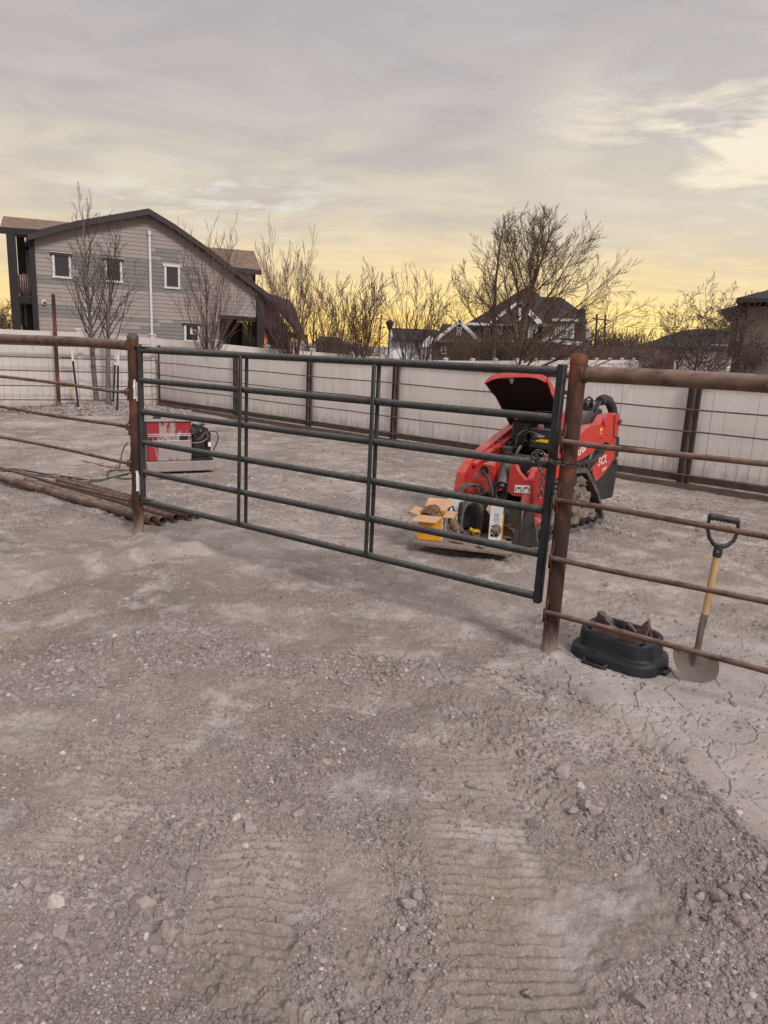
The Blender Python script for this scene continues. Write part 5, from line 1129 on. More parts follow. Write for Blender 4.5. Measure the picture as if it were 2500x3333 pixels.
prof = [(.050, .000, .10), (.060, .001, .10), (.060, .008, .10), (.050, .011, .10), (.048, .028, .09), (.044, .066, .085), (.040, .080, .08), (.030, .087, .08), (.016, .091, .08), (.012, .097, .08), (.010, .11, .08), (.008, .15, .08), (.006, .176, .08), (.003, .190, .08), (-.006, .196, .08), (-.016, .195, .075), (-.024, .186, .07), (-.030, .15, .065), (-.042, .09, .06), (-.055, .06, .05)]
mb.ring_loft([rrect(hx+a, hy+a, .11+a*.6, z) for a, z, r_ in prof]); mb.f.append([len(mb.v)-32+i for i in range(32)]); mb.m.append(0)
build(mb, 'shell', 'tub', tub, autos=50)
mb = MB(); c = ctr-TY*(hy+.074)-TX*.05+V3(0, 0, tz+.014)
mb.tube([c+TX*-.07+V3(0, 0, .03)+TY*.02, c+TX*-.055+V3(0, 0, .02)-TY*.008, c+TX*-.0+V3(0, 0, .022)-TY*.012, c+TX*.055+V3(0, 0, .02)-TY*.008, c+TX*.07+V3(0, 0, .03)+TY*.02], .010, 10)
mb.box(c+V3(0, 0, .014), (.15, .02, .012), (TX, TY, V3(0, 0, 1)), bev=.004); build(mb, 'handle', 'tub', tub)
mb = MB(); c = ctr+TX*(hx+.060)+V3(0, 0, tz); mb.tube([c-TY*.05+V3(0, 0, .03)-TX*.02, c-TY*.04+V3(0, 0, .03)+TX*.012, c+TY*.04+V3(0, 0, .03)+TX*.012, c+TY*.05+V3(0, 0, .03)-TX*.02], .010, 10); build(mb, 'handle', 'tub', tub)
tub['category'] = 'tub'
slabs = [([(1925, 2063), (1938, 2010), (1948, 1992), (1962, 2002), (1976, 2018), (1986, 2034), (1990, 2052)], -.02, 'mauve slab with a pointed top, leftmost in the tub', .05),
         ([(1922, 2052), (1932, 2035), (1990, 2040), (2040, 2062), (2088, 2076), (2116, 2090), (2108, 2098), (2060, 2094), (1990, 2080), (1935, 2062)], -.09, 'long flat slab with a crumbly dark edge lying along the tub', .035),
         ([(2030, 2050), (2036, 2034), (2043, 2028), (2052, 2040), (2062, 2050), (2070, 2062), (2066, 2076), (2034, 2066)], .0, 'small pale slab with a low peak, between the two tall slabs', .03),
         ([(2070, 2050), (2090, 2036), (2104, 2022), (2108, 2019), (2109, 2040), (2104, 2062), (2094, 2096), (2082, 2094), (2078, 2070)], -.04, 'dark pointed slab standing tall at the right end of the tub', .03),
         ([(2110, 2040), (2116, 2044), (2119, 2070), (2112, 2092), (2100, 2096), (2102, 2070)], -.0, 'narrow reddish slab tucked behind the tall dark one in the tub', .02)]
for i, (px, off, lab, th_) in enumerate(slabs):
    P0 = ctr+TY*off; P_ = [onpl(x, y, P0, nrm(TY+V3(0, 0, .3))) for x, y in px]; mb = MB(); mb.prism(P_, TY*th_)
    P_c = sum(P_)/len(P_)
    import bmesh
    o = build(mb, 'jagged_slab', 'slag', origin=V3(P_c[0], P_c[1], tz+.08), autos=20)
    bm = bmesh.new(); bm.from_mesh(o.data); bmesh.ops.triangulate(bm, faces=bm.faces); bmesh.ops.subdivide_edges(bm, edges=bm.edges, cuts=2, use_grid_fill=True, fractal=.0)
    rs_ = np.random.default_rng(i)
    for v in bm.verts: v.co += Vector(rs_.normal(0, .0035, 3).tolist())
    bm.to_mesh(o.data); bm.free(); tag(o, lab, 'slab', 'jagged slabs heaped in the rubber tub')
# ------------------------------------------------------------------ shovel
SB = gnd(2283, 2222, gz(1.83, 3.76, True)+.012); SN = nrm(V3(-.12, -1, .0)); SN = nrm(V3(.02, -1, 0))
def sp(x, y, off=0): return onpl(x, y, SB+SN*off, SN)
sh = thing('shovel', SB, 'D-handled wooden shovel standing upright with its blade in the mud, right of the tub', 'shovel')
# blade: dished surface from a traced outline
out = [(2189, 2104), (2200, 2112), (2215, 2122), (2235, 2126), (2248, 2122), (2262, 2114), (2270, 2112), (2279, 2116), (2287, 2128), (2300, 2138), (2318, 2145), (2330, 2146), (2340, 2145), (2340, 2165), (2337, 2190), (2329, 2207), (2312, 2219), (2292, 2224), (2270, 2222), (2245, 2212), (2222, 2198), (2204, 2176), (2193, 2150), (2189, 2125)]
bmx = [sp(x, y) for x, y in out]; cc = sum(bmx)/len(bmx); mb = MB(); lv = 6; vs = []
up_ = nrm(sp(2340, 1790)-sp(2262, 2200)); rt_ = nrm(np.cross(up_, SN))
W2 = max(abs((p-cc) @ rt_) for p in bmx)
def dish(p):
    u = (p-cc) @ rt_/W2; v = (p-cc) @ up_; return p+SN*(.035*u*u-.022)+SN*(.10*max(-v-.02, 0)*0.5)
rings = [[dish(cc+(p-cc)*(k/lv)) for p in bmx] for k in range(lv, 0, -1)]
n_ = len(bmx); vs = [p for r_ in rings for p in r_]+[dish(cc)]
fs = [(k*n_+j, k*n_+(j+1) % n_, (k+1)*n_+(j+1) % n_, (k+1)*n_+j) for k in range(lv-1) for j in range(n_)]+[((lv-1)*n_+j, (lv-1)*n_+(j+1) % n_, lv*n_) for j in range(n_)]
k_ = len(vs); mb.add(vs+[p-SN*.0025 for p in vs], fs+[tuple(a+k_ for a in f[::-1]) for f in fs]+[(j, (j+1) % n_, k_+(j+1) % n_, k_+j) for j in range(n_)])
bl = build(mb, 'blade', 'blade', sh, autos=60)
mb = MB(); top_e = [dish(p)+SN*.004 for p in bmx[:13]]; mb.tube(top_e, .0045, 6); build(mb, 'foot_step', 'blade', bl)
a = sp(2265, 2165, .0); b = sp(2272, 2105, .01); c = sp(2282, 2050, .012); d = sp(2295, 1998, .012)
mb = MB(); mb.tube([a-SN*.005, (a+b)/2, b, c, d], [.006, .014, .0165, .018, .0195], 16); build(mb, 'socket', 'ferrule', sh)
e = sp(2313, 1908, .012); f_ = sp(2333, 1812, .012)
mb = MB(); mb.tube([d-(d-c)*.1, e, f_], .0182, 18); build(mb, 'shaft', 'wood', sh)
g0 = sp(2341, 1772, .012)
mb = MB(); mb.tube([f_, f_+(g0-f_)*.3, f_+(g0-f_)*.7, g0], [.0225, .0235, .022, .019], 16)
hg = build(mb, 'handle_socket', 'grip', sh)
lft = [sp(x, y, .012) for x, y in ((2339, 1778), (2322, 1770), (2309, 1750), (2304, 1722), (2306, 1702), (2310, 1686))]; rgt = [sp(x, y, .012) for x, y in ((2346, 1779), (2368, 1775), (2388, 1760), (2399, 1736), (2403, 1716), (2402, 1700))]
for arm_ in (lft, rgt):
    mb = MB(); mb.tube(arm_, [.015, .012, .0100, .0095, .0095, .010], 12); build(mb, 'yoke_arm', 'grip', sh)
mb = MB(); a, b = sp(2309, 1680, .012), sp(2404, 1697, .012); dd = nrm(b-a)
pts_ = [a-dd*.004, a, a+dd*.01]+[a+(b-a)*k for k in np.linspace(.15, .85, 12)]+[b-dd*.01, b, b+dd*.004]
mb.tube(pts_, [.008, .016, .019]+[.0175+.0018*math.cos(i*3.14) for i in range(12)]+[.019, .016, .008], 16); build(mb, 'grip', 'grip', sh)
mb = MB(); c = sp(2336, 1796, .036); mb.box(c, (.012, .002, .012), (rt_, SN, up_)); build(mb, 'maker_mark', 'ferrule', hg)
# ------------------------------------------------------------------ left house with lap siding
HD = nrm(V3(math.sin(math.radians(62)), math.cos(math.radians(62)), 0)); HN = V3(HD[1], -HD[0], 0)      # HN faces the viewer
H0 = at(120, 1060, 33.0); H0[2] = 0
def hp(x, y, off=0): return onpl(x, y, H0+HN*off, HN)
def huz(x, y): p = hp(x, y)-H0; return p @ HD, p[2]
def hpt(u, z, off=0): return H0+HD*u+HN*off+V3(0, 0, z)
house = thing('siding_house', H0, 'two-storey house in taupe lap siding with grey bands and a porch, at left', 'house')
wall_px = [(112, 762), (245, 735), (478, 697), (560, 745), (650, 810), (760, 892), (838, 955), (838, 1032), (715, 1030), (715, 1160), (131, 1160)]
wp_ = [huz(*p) for p in wall_px]; HB = -1.2
wp_[-2] = (wp_[-2][0], HB); wp_[-1] = (wp_[-1][0], HB); wp_[0] = (wp_[-1][0], wp_[0][1]); wp_[-3] = (wp_[-2][0], wp_[-4][1]); wp_[-5] = (wp_[-4][0], wp_[-5][1])
def span(z):
    xs = []
    n = len(wp_)
    for i in range(n):
        (u0_, z0_), (u1_, z1_) = wp_[i], wp_[(i+1) % n]
        if (z0_-z)*(z1_-z) < 0: xs.append(u0_+(u1_-u0_)*(z-z0_)/(z1_-z0_))
    return sorted(xs)
mb = MB(); mb.prism([hpt(u, z, -.02) for u, z in wp_], HN*-9.0); build(mb, 'wall', 'sidetan', house)
# openings
wins = [(180, 836, 222, 897, 'dark'), (349, 853, 389, 911, 'dark'), (542, 872, 578, 932, 'white'), (606, 1062, 642, 1106, 'dark')]
mbt = MB(); CO = .178
zmax = max(z for u, z in wp_); z = HB
bands = [(823, 900, 232, 602), (812, 824, 112, 470), (898, 914, 112, 330), (900, 925, 300, 640), (993, 1034, 126, 372), (1026, 1046, 300, 486), (1062, 1084, 430, 600), (1086, 1098, 534, 760), (1048, 1062, 583, 760), (846, 866, 600, 632), (878, 898, 590, 636), (930, 944, 532, 620)]
def band_at(u, z):
    for (ya, yb, xa, xb) in bands:
        um = u; ua, za = huz(xa, ya+.045*(0)); 
        ref = huz((xa+xb)/2, (ya+yb)/2)
        u_a = huz(xa, ya)[0]; u_b = huz(xb, ya)[0]; z_hi = huz(xa, ya)[1]; z_lo = huz(xa, yb)[1]
        if z_lo <= z <= z_hi and u_a <= u <= u_b: return 1
    return 0
# use left-anchored band heights (levels are horizontal in the world)
lev = []
for (ya, yb, xa, xb, xr) in ((812, 824, 112, 470, 112), (824, 899, 232, 600, 200), (899, 914, 112, 640, 112), (993, 1035, 126, 380, 126), (1034, 1047, 380, 486, 420)):
    lev.append((huz(xr, yb)[1], huz(xr, ya)[1], huz(xa, 900)[0], huz(xb, 900)[0]))
for (ya, yb, xa, xb) in ((815, 850, 500, 600), (850, 925, 500, 560), (862, 898, 575, 632), (925, 948, 534, 610), (1048, 1060, 582, 716), (1060, 1082, 541, 716), (1080, 1096, 400, 716), (1066, 1080, 478, 600), (1096, 1118, 536, 716), (905, 925, 600, 660)):
    xm = (xa+xb)/2; lev.append((huz(xm, yb+.0)[1], huz(xm, ya)[1], huz(xa, (ya+yb)/2)[0], huz(xb, (ya+yb)/2)[0]))
gr = np.random.default_rng(4)
while z < zmax:
    zc_ = z+CO/2; xs = span(min(zc_+CO*.3, zmax-.001))
    for i in range(0, len(xs)-1, 2):
        ua, ub = xs[i], xs[i+1]; cuts = [ua]
        q = ua+gr.uniform(1, 3.4)
        while q < ub-.6: cuts.append(q); q += gr.uniform(2.4, 3.7)
        cuts.append(ub); 
        more = []
        for (zl, zh, a_, b_) in lev:
            if zl <= zc_ <= zh:
                for e_ in (a_, b_):
                    e2_ = e_+gr.uniform(-.35, .35)
                    if ua+.2 < e2_ < ub-.2: more.append(e2_)
        cuts = sorted(cuts+more)
        for a_, b_ in zip(cuts[:-1], cuts[1:]):
            mid = (a_+b_)/2; g_ = any(zl <= zc_ <= zh and a2-.3 < mid < b2+.3 for (zl, zh, a2, b2) in lev)
            P_ = [hpt(a_+.0015, z, .024), hpt(b_-.0015, z, .024), hpt(b_-.0015, z+CO, .004), hpt(a_+.0015, z+CO, .004)]
            mbt.add(P_+[p-HN*.02 for p in P_], [(0, 1, 2, 3), (0, 1, 5, 4), (7, 6, 5, 4), (1, 2, 6, 5), (0, 3, 7, 4)], 1 if g_ else 0)
    z += CO
build(mbt, 'lap_siding', ['sidetan', 'sidegrey'], house, smooth=False)
for (x0, y0, x1, y1, kind) in wins:
    w = None; fr_ = thing
    (ua, za_), (ub, zb_) = huz(x0, y1), huz(x1, y0)
    mb = MB(); c = hpt((ua+ub)/2, (za_+zb_)/2, .03); mb.box(c, (ub-ua+.02, .03, zb_-za_+.02), (HD, HN, V3(0, 0, 1))); wn = build(mb, 'window', 'glass', house)
    mb = MB(); t_ = .10
    for sx_ in (-1, 1): mb.box(hpt((ua+ub)/2+sx_*((ub-ua)/2+t_/2), (za_+zb_)/2-.03, .045), (t_, .06, zb_-za_+.14), (HD, HN, V3(0, 0, 1)), bev=.006)
    mb.box(hpt((ua+ub)/2, za_-t_/2-.005, .047), (ub-ua+2*t_+.05, .07, t_), (HD, HN, V3(0, 0, 1)), bev=.006); build(mb, 'frame', 'trimwhite', wn)
    mb = MB(); mb.box(hpt((ua+ub)/2, zb_+t_*.8, .055), (ub-ua+2*t_+.14, .09, t_*1.3), (HD, HN, V3(0, 0, 1)), bev=.006); build(mb, 'head_trim', 'trimwhite' if kind == 'white' else 'trimdark', wn)
    mb = MB(); mb.box(hpt((ua+ub)/2, zb_+t_*1.5, .06), (ub-ua+2*t_+.16, .11, .025), (HD, HN, V3(0, 0, 1))); build(mb, 'drip_cap', 'trimwhite', wn)
    if kind == 'dark' and y0 > 1000:
        mb = MB(); mb.box(hpt((ua+ub)/2-.03, (za_+zb_)/2+.1, .048), (.08, .004, .30), (HD, HN, V3(0, 0, 1))); mb.tube([hpt((ua+ub)/2+.10+.1*math.cos(a), (za_+zb_)/2+.05+.1*math.sin(a), .05) for a in np.linspace(0, 5.2, 12)], .02, 6)
        build(mb, 'window_sticker', 'white', wn)
mb = MB(); u_, z0_ = huz(489, 1080); zt_ = huz(489, 764)[1]; mb.box(hpt(huz(491, 1000)[0], (zt_+HB)/2, .09), (.105, .09, zt_-HB), (HD, HN, V3(0, 0, 1)), bev=.01); mb.box(hpt(huz(491, 1000)[0], zt_+.05, .10), (.17, .14, .2), (HD, HN, V3(0, 0, 1)), bev=.02); build(mb, 'downspout', 'trimwhite', house)
for (x, y, s_) in ((143, 984, .18), (290, 1028, .26)):
    u_, z_ = huz(x, y); mb = MB(); mb.box(hpt(u_, z_, .07), (s_, .1, s_*1.2), (HD, HN, V3(0, 0, 1)), bev=.02); mb.box(hpt(u_+.02, z_-.02, .125), (s_*.55, .02, s_*.6), (HD, HN, V3(0, 0, 1)), mi=1); build(mb, 'wall_vent', ['trimwhite', 'ink'], house)
# corner board
mb = MB(); uc = wp_[-1][0]; mb.box(hpt(uc-.08, (HB+wp_[0][1])/2, .0), (.22, .16, wp_[0][1]-HB), (HD, HN, V3(0, 0, 1))); build(mb, 'corner_board', 'trimblack', house)
# gable roof: thick slabs with brown fascia
rk = [huz(88, 766), huz(245, 724), huz(478, 684), huz(560, 733), huz(660, 803), huz(760, 880), huz(850, 946), huz(930, 1012)]
def slab(pts, th, off, depth, name, m_):
    mb = MB(); n_ = len(pts); P_ = [hpt(u, z, off) for u, z in pts]+[hpt(u, z-th, off) for u, z in pts[::-1]]; mb.prism(P_, HN*-depth); return build(mb, name, m_, house, autos=30)
slab(rk, .25, .50, .06, 'rake_board', 'trimdark')
rf_ = slab(rk, .16, .43, 9.6, 'roof', 'trimdark')
for (i0, i1) in ((0, 2), (2, len(rk)-1)):
    (ua, za_), (ub, zb_) = rk[i0], rk[i1]; 
    pts = rk[i0:i1+1]; mb = MB(); P_ = [hpt(u, z+.012, .50) for u, z in pts]+[hpt(u, z+.012, -9.2) for u, z in pts[::-1]]
    n_ = len(pts); mb.add([hpt(u, z+.012, .50) for u, z in pts]+[hpt(u, z+.012, -9.2) for u, z in pts], [(i, i+1, n_+i+1, n_+i) for i in range(n_-1)])
    o = build(mb, 'shingles', 'shingle', rf_); sl_ = nrm(hpt(ub, zb_)-hpt(ua, za_)); uv_planar(o, HN, sl_, hpt(ua, za_))
# left porch roof, posts, balcony
def hroof(px, offs, name, m_, th=.12, par=None, base=None):
    P_ = [hp(x, y, o_) for (x, y), o_ in zip(px, offs)]; mb = MB(); mb.prism(P_, V3(0, 0, -th)); o = build(mb, name, m_, par or house, autos=20)
    U = nrm(P_[1]-P_[0]); Nn = nrm(np.cross(U, P_[2]-P_[1])); Vv = np.cross(Nn, U); uv_planar(o, U, Vv, P_[0]); return o
hroof([(0, 738), (122, 746), (232, 724), (10, 703)], [-.2, -.2, -3.5, -3.5], 'porch_roof', 'shingle')
mb = MB(); A_, B_ = hp(-6, 738, -.15), hp(126, 747, -.15); mb.prism([A_, B_, B_+V3(0, 0, -.26), A_+V3(0, 0, -.26)], HN*-.08); build(mb, 'fascia', 'trimblack', house)
def hbox(px0, px1, off, dep, name, m_, par=house):     # box from two photo corners on the facade plane
    (ua, za_), (ub, zb_) = [((hp(x, y, off)-H0) @ HD, hp(x, y, off)[2]) for x, y in (px0, px1)]
    mb = MB(); mb.box(hpt((ua+ub)/2, (za_+zb_)/2, off-dep/2), (abs(ub-ua), dep, abs(zb_-za_)), (HD, HN, V3(0, 0, 1)), bev=.01); return build(mb, name, m_, par)
def hpost(x, y0, y1, w, off, name='porch_post', m_='trimblack', toground=True):
    a = hp(x, y0, off); b = hp(x, y1, off); zb_ = HB if toground else b[2]; mb = MB(); u_ = (a-H0) @ HD
    mb.box(hpt(u_, (a[2]+zb_)/2, off), (w, w, a[2]-zb_), (HD, HN, V3(0, 0, 1)), bev=.015); return build(mb, name, m_, house)
hpost(34, 748, 1060, .36, -.2); hpost(66, 770, 1060, .34, -3.2)
hbox((26, 742), (118, 775), -.2, .3, 'porch_beam', 'trimblack')
hbox((50, 962), (112, 990), -.2, 3.2, 'balcony_floor', 'trimblack')
hbox((50, 892), (112, 897), -.25, .1, 'hand_rail', 'trimblack'); hbox((52, 958), (112, 964), -.25, .1, 'bottom_rail', 'trimblack')
for x in np.linspace(54, 108, 8): hpost(x, 896, 960, .05, -.28, 'baluster', 'trimblack', False)
hbox((49, 790), (56, 890), -3.3, .1, 'downspout', 'trimwhite'); hbox((57, 985), (62, 1060), -1.5, .12, 'downspout', 'trimwhite'); hbox((80, 985), (84, 1060), -2.6, .1, 'downspout', 'trimwhite')
mb = MB(); c = hp(84, 930, -1.2); mb.blob(c, (.42, .2, .42), 14, 10, .25, 3); build(mb, 'draped_blanket', 'fabric', house, autos=60)
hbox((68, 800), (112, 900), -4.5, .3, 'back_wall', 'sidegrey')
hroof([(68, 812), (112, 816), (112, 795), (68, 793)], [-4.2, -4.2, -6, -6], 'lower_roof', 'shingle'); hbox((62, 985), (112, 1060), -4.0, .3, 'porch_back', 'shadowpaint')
hpost(97, 990, 1060, .3, -1.8)
# right porch: beam, posts, deep low roof
hbox((712, 1028), (840, 1044), .04, .3, 'porch_beam', 'trimblack')
hpost(846, 958, 1110, .40, .0); hpost(778, 1050, 1110, .32, -3.8); hpost(890, 1050, 1110, .45, -1.8); hpost(925, 1058, 1110, .4, -2.4)
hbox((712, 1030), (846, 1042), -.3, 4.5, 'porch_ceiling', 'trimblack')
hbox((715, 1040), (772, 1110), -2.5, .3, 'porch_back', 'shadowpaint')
# dark eave plate filling the porch gable
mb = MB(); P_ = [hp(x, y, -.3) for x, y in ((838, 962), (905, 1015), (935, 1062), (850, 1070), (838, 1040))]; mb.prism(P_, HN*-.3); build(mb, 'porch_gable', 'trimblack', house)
hroof([(850, 946), (930, 1012), (1008, 1135), (960, 1000), (943, 977), (880, 973)], [.4, .4, -1.0, -3.5, -4.2, -4.2], 'porch_roof', 'shingledark', .14)
mb = MB(); A_, B_ = hp(845, 1062, -2.), hp(1000, 1090, -2.); mb.prism([A_, B_, B_+V3(0, 0, -.3), A_+V3(0, 0, -.3)], HN*-.3); build(mb, 'porch_beam', 'trimblack', house)
# dormer at the upper right
hroof([(740, 866), (850, 879), (826, 817), (650, 802)], [-2.2, -2.2, -4.6, -4.6], 'dormer_roof', 'shingle')
mb = MB(); A_, B_ = hp(735, 867, -2.15), hp(852, 880, -2.15); mb.prism([A_, B_, B_+V3(0, 0, -.24), A_+V3(0, 0, -.24)], HN*-.08); build(mb, 'fascia', 'trimdark', house)
mb = MB(); P_ = [hp(x, y, -2.6) for x, y in ((750, 884), (826, 891), (826, 945), (790, 930))]; mb.prism(P_, HN*-2); build(mb, 'dormer_wall', 'sidetan', house)
hbox((824, 889), (832, 945), -2.55, .2, 'corner_board', 'trimblack')
# kayaks standing behind the porch post
for (xa, m_, lab) in ((859, 'yellowlab', 'yellow and orange kayak standing on end in the porch of the siding house'),):
    mb = MB(); a = hp(856, 1072, -1.0); b = hp(857, 1120, -1.0); mb.tube([a, a*.6+b*.4, b], [.06, .14, .16], 10); mb.tube([a+HD*.10, (a+b)/2+HD*.16, b+HD*.16], [.03, .07, .08], 8, mi=1)
    tag(build(mb, 'kayak', ['boxyellow', 'red'], origin=V3(b[0], b[1], 0)), lab, 'kayak')
mb = MB(); a = hp(850, 1068, -1.0); b = hp(850, 1120, -1.0); mb.tube([a, (a+b)/2, b], [.03, .05, .06], 10); tag(build(mb, 'kayak', 'blueink', origin=V3(b[0], b[1], 0)), 'slim blue kayak on end, left of the yellow and orange one', 'kayak')
# swing frame seen through the porch
a0_ = at(805, 1072, 52); mb = MB()
for dx_, dy_ in ((-2.0, 0), (2.0, 0)): mb.tube([a0_, V3(a0_[0]+dx_*.45, a0_[1], a0_[2]-1.6)], .05, 6)
tag(build(mb, 'swing_frame', 'zinc', origin=V3(a0_[0], a0_[1], 0)), 'pale metal A-frame seen through the porch of the siding house', 'frame')
# ------------------------------------------------------------------ far houses
def fplane(Y): return lambda x, y: at(x, y, Y)
def fprism(px, Y, dep, name, m_, par, autos=20):
    mb = MB(); mb.prism([at(x, y, Y) for x, y in px], V3(0, dep, 0)); return build(mb, name, m_, par, autos=autos)
def fline(px, Y, r_, name, m_, par):
    mb = MB()
    for a, b in zip(px[:-1], px[1:]):
        A_, B_ = at(*a, Y), at(*b, Y); d = nrm(B_-A_); mb.box((A_+B_)/2, (np.linalg.norm(B_-A_)+r_, .12, r_*2), (d, V3(0, 1, 0), nrm(np.cross(d, V3(0, 1, 0)))))
    return build(mb, name, m_, par, smooth=False)
def froof(px, Ys, name, m_, par, th=.2):
    mb = MB(); mb.prism([at(x, y, Y) for (x, y), Y in zip(px, Ys)], V3(0, .0, -th)); return build(mb, name, m_, par, autos=20)
def fwin(x0, y0, x1, y1, Y, par, glass='glasslit', mull=1, name='window', fr=.09, arch=False):
    a = at(x0, y1, Y); b = at(x1, y0, Y); c = (a+b)/2; w, h = b[0]-a[0], b[2]-a[2]; mb = MB(); mb.box(c, (w, .06, h)); wn = build(mb, name, glass, par)
    mb = MB()
    for s_ in (-1, 1): mb.box(c+V3(s_*w/2, -.05, 0), (fr, .1, h+fr), None); mb.box(c+V3(0, -.05, s_*h/2), (w+fr, .08, fr), None)
    for k in range(mull): mb.box(c+V3((k+1)/(mull+1)*w-w/2, -.04, 0), (fr*.6, .05, h))
    mb.box(c+V3(0, -.04, h*.12), (w, .04, fr*.5)); build(mb, 'frame', 'trimwhite', wn); return wn
YB = 85.0
bh = thing('victorian_house', at(1690, 1150, YB)*V3(1, 1, 0), 'large dark-roofed house with white trimmed gables, bay windows and a small turret, centre right', 'house')
B = -6
def dn(px, yb=1215): return px
fprism([(1548, 1052), (1905, 1052), (1905, 1215), (1548, 1215)], YB, 10, 'wall', 'farbrown', bh)
# main roof: great hipped mass
froof([(1520, 1055), (1912, 1048), (1890, 1015), (1828, 968), (1762, 966), (1722, 930), (1690, 946)], [YB-1, YB-1, YB+2, YB+6, YB+6, YB+7, YB+7], 'roof', 'farroof', bh, .3)
fprism([(1520, 1053), (1640, 985), (1722, 932), (1762, 968), (1828, 968), (1905, 1030), (1912, 1050)], YB+6.5, 3, 'roof_back', 'farroof', bh)
fline([(1520, 1054), (1600, 1056), (1800, 1058)], YB-1.1, .14, 'eave_trim', 'trimwhite', bh)
# front gable
fprism([(1598, 1050), (1690, 985), (1765, 1054)], YB-1.6, 1.4, 'front_gable', 'farbrown', bh)
fline([(1598, 1050), (1648, 1012), (1690, 982)], YB-1.8, .16, 'gable_trim', 'trimwhite', bh); fline([(1690, 982), (1720, 1008), (1765, 1054)], YB-1.8, .16, 'gable_trim', 'trimwhite', bh)
fprism([(1680, 1048), (1718, 1018), (1750, 1050)], YB-2.4, .6, 'small_gable', 'farbrown', bh); fline([(1680, 1048), (1718, 1017), (1752, 1052)], YB-2.6, .12, 'gable_trim', 'trimwhite', bh)
fwin(1688, 1004, 1695, 1026, YB-1.75, bh, 'glass', 0, 'attic_vent')
# triple window bay
fprism([(1680, 1050), (1750, 1056), (1748, 1106), (1680, 1104)], YB-.9, .8, 'window_bay', 'farwhite', bh)
for x in (1684, 1706, 1730): fwin(x, 1072, x+14, 1098, YB-1.0, bh, 'glass', 0)
fwin(1576, 1060, 1594, 1084, YB-.1, bh, 'glass', 1); fwin(1618, 1062, 1634, 1086, YB-.1, bh, 'glass', 1)
# right tower bay with white panels
fprism([(1810, 1040), (1872, 1040), (1868, 1102), (1806, 1100)], YB-2.5, 3, 'tower_bay', 'farwhite', bh)
for x in (1815, 1833, 1855): fwin(x, 1053, x+(12 if x < 1850 else 8), 1093, YB-2.6, bh, 'glasslit', 0)
froof([(1798, 1040), (1880, 1040), (1872, 1012), (1820, 1006)], [YB-3, YB-3, YB+1, YB+1], 'bay_roof', 'farroof', bh, .3); fline([(1798, 1041), (1880, 1042)], YB-3.1, .14, 'eave_trim', 'trimwhite', bh)
mb = MB(); c = at(1849, 1010, YB+3); ap = at(1847, 981, YB+3); r_ = 1.35; mb.add([V3(c[0]+r_*math.cos(a), c[1]+r_*math.sin(a), c[2]) for a in np.linspace(0, 2*math.pi, 8, endpoint=False)]+[ap], [(i, (i+1) % 8, 8) for i in range(8)]); build(mb, 'turret_roof', 'farroof', bh, autos=10)
fprism([(1862, 1008), (1907, 1004), (1906, 1068), (1868, 1064)], YB+.5, 5, 'side_roof', 'farroof', bh)
fprism([(1868, 1066), (1920, 1068), (1916, 1215), (1868, 1215)], YB+.4, 6, 'side_wall', 'farwhite', bh); fline([(1868, 1066), (1922, 1070)], YB+.2, .14, 'eave_trim', 'trimwhite', bh)
fwin(1874, 1074, 1890, 1104, YB+.3, bh, 'glass', 1)
# oval window
mb = MB(); c = at(1780, 1078, YB-.15); mb.add([c+V3(.62*math.cos(a), 0, .85*math.sin(a)) for a in np.linspace(0, 2*math.pi, 20, endpoint=False)]+[c+V3(.62*math.cos(a), -.1, .85*math.sin(a)) for a in np.linspace(0, 2*math.pi, 20, endpoint=False)], [tuple(range(20)), tuple(range(20, 40))]+[(i, (i+1) % 20, 20+(i+1) % 20, 20+i) for i in range(20)]); ow = build(mb, 'oval_window', 'trimwhite', bh)
mb = MB(); mb.blob(c-V3(0, .12, 0), (.36, .06, .5), 12, 8); build(mb, 'wreath', 'boxyellow', ow)
# porch / garage skirt roof
froof([(1672, 1118), (1925, 1118), (1905, 1102), (1690, 1100)], [YB-5, YB-5, YB-2, YB-2], 'porch_roof', 'farroof', bh, .25); fline([(1672, 1119), (1740, 1117), (1790, 1104), (1830, 1114), (1925, 1122)], YB-5.1, .2, 'porch_trim', 'trimwhite', bh)
for x in (1742, 1790, 1905): fprism([(x, 1118), (x+7, 1118), (x+7, 1215), (x, 1215)], YB-5, .5, 'porch_post', 'trimwhite', bh)
# garage wing left
fprism([(1418, 1108), (1550, 1108), (1550, 1215), (1418, 1215)], YB-3.5, 8, 'wing_wall', 'farbrown', bh)
froof([(1412, 1108), (1560, 1108), (1545, 1060), (1440, 1054)], [YB-4, YB-4, YB+2, YB+2], 'wing_roof', 'farroof', bh, .25)
fprism([(1424, 1104), (1497, 1047), (1555, 1108)], YB-4.6, .8, 'wing_gable', 'farbrown', bh); fline([(1420, 1105), (1497, 1045), (1556, 1108)], YB-4.8, .18, 'gable_trim', 'trimwhite', bh)
fwin(1487, 1066, 1501, 1090, YB-4.7, bh, 'glass', 1); fwin(1436, 1130, 1452, 1150, YB-3.6, bh, 'glass', 1); fline([(1412, 1108), (1560, 1109)], YB-4.1, .14, 'eave_trim', 'trimwhite', bh)
fprism([(1560, 1108), (1672, 1108), (1672, 1112), (1560, 1112)], YB-2.5, 2.4, 'mid_canopy', 'trimwhite', bh)
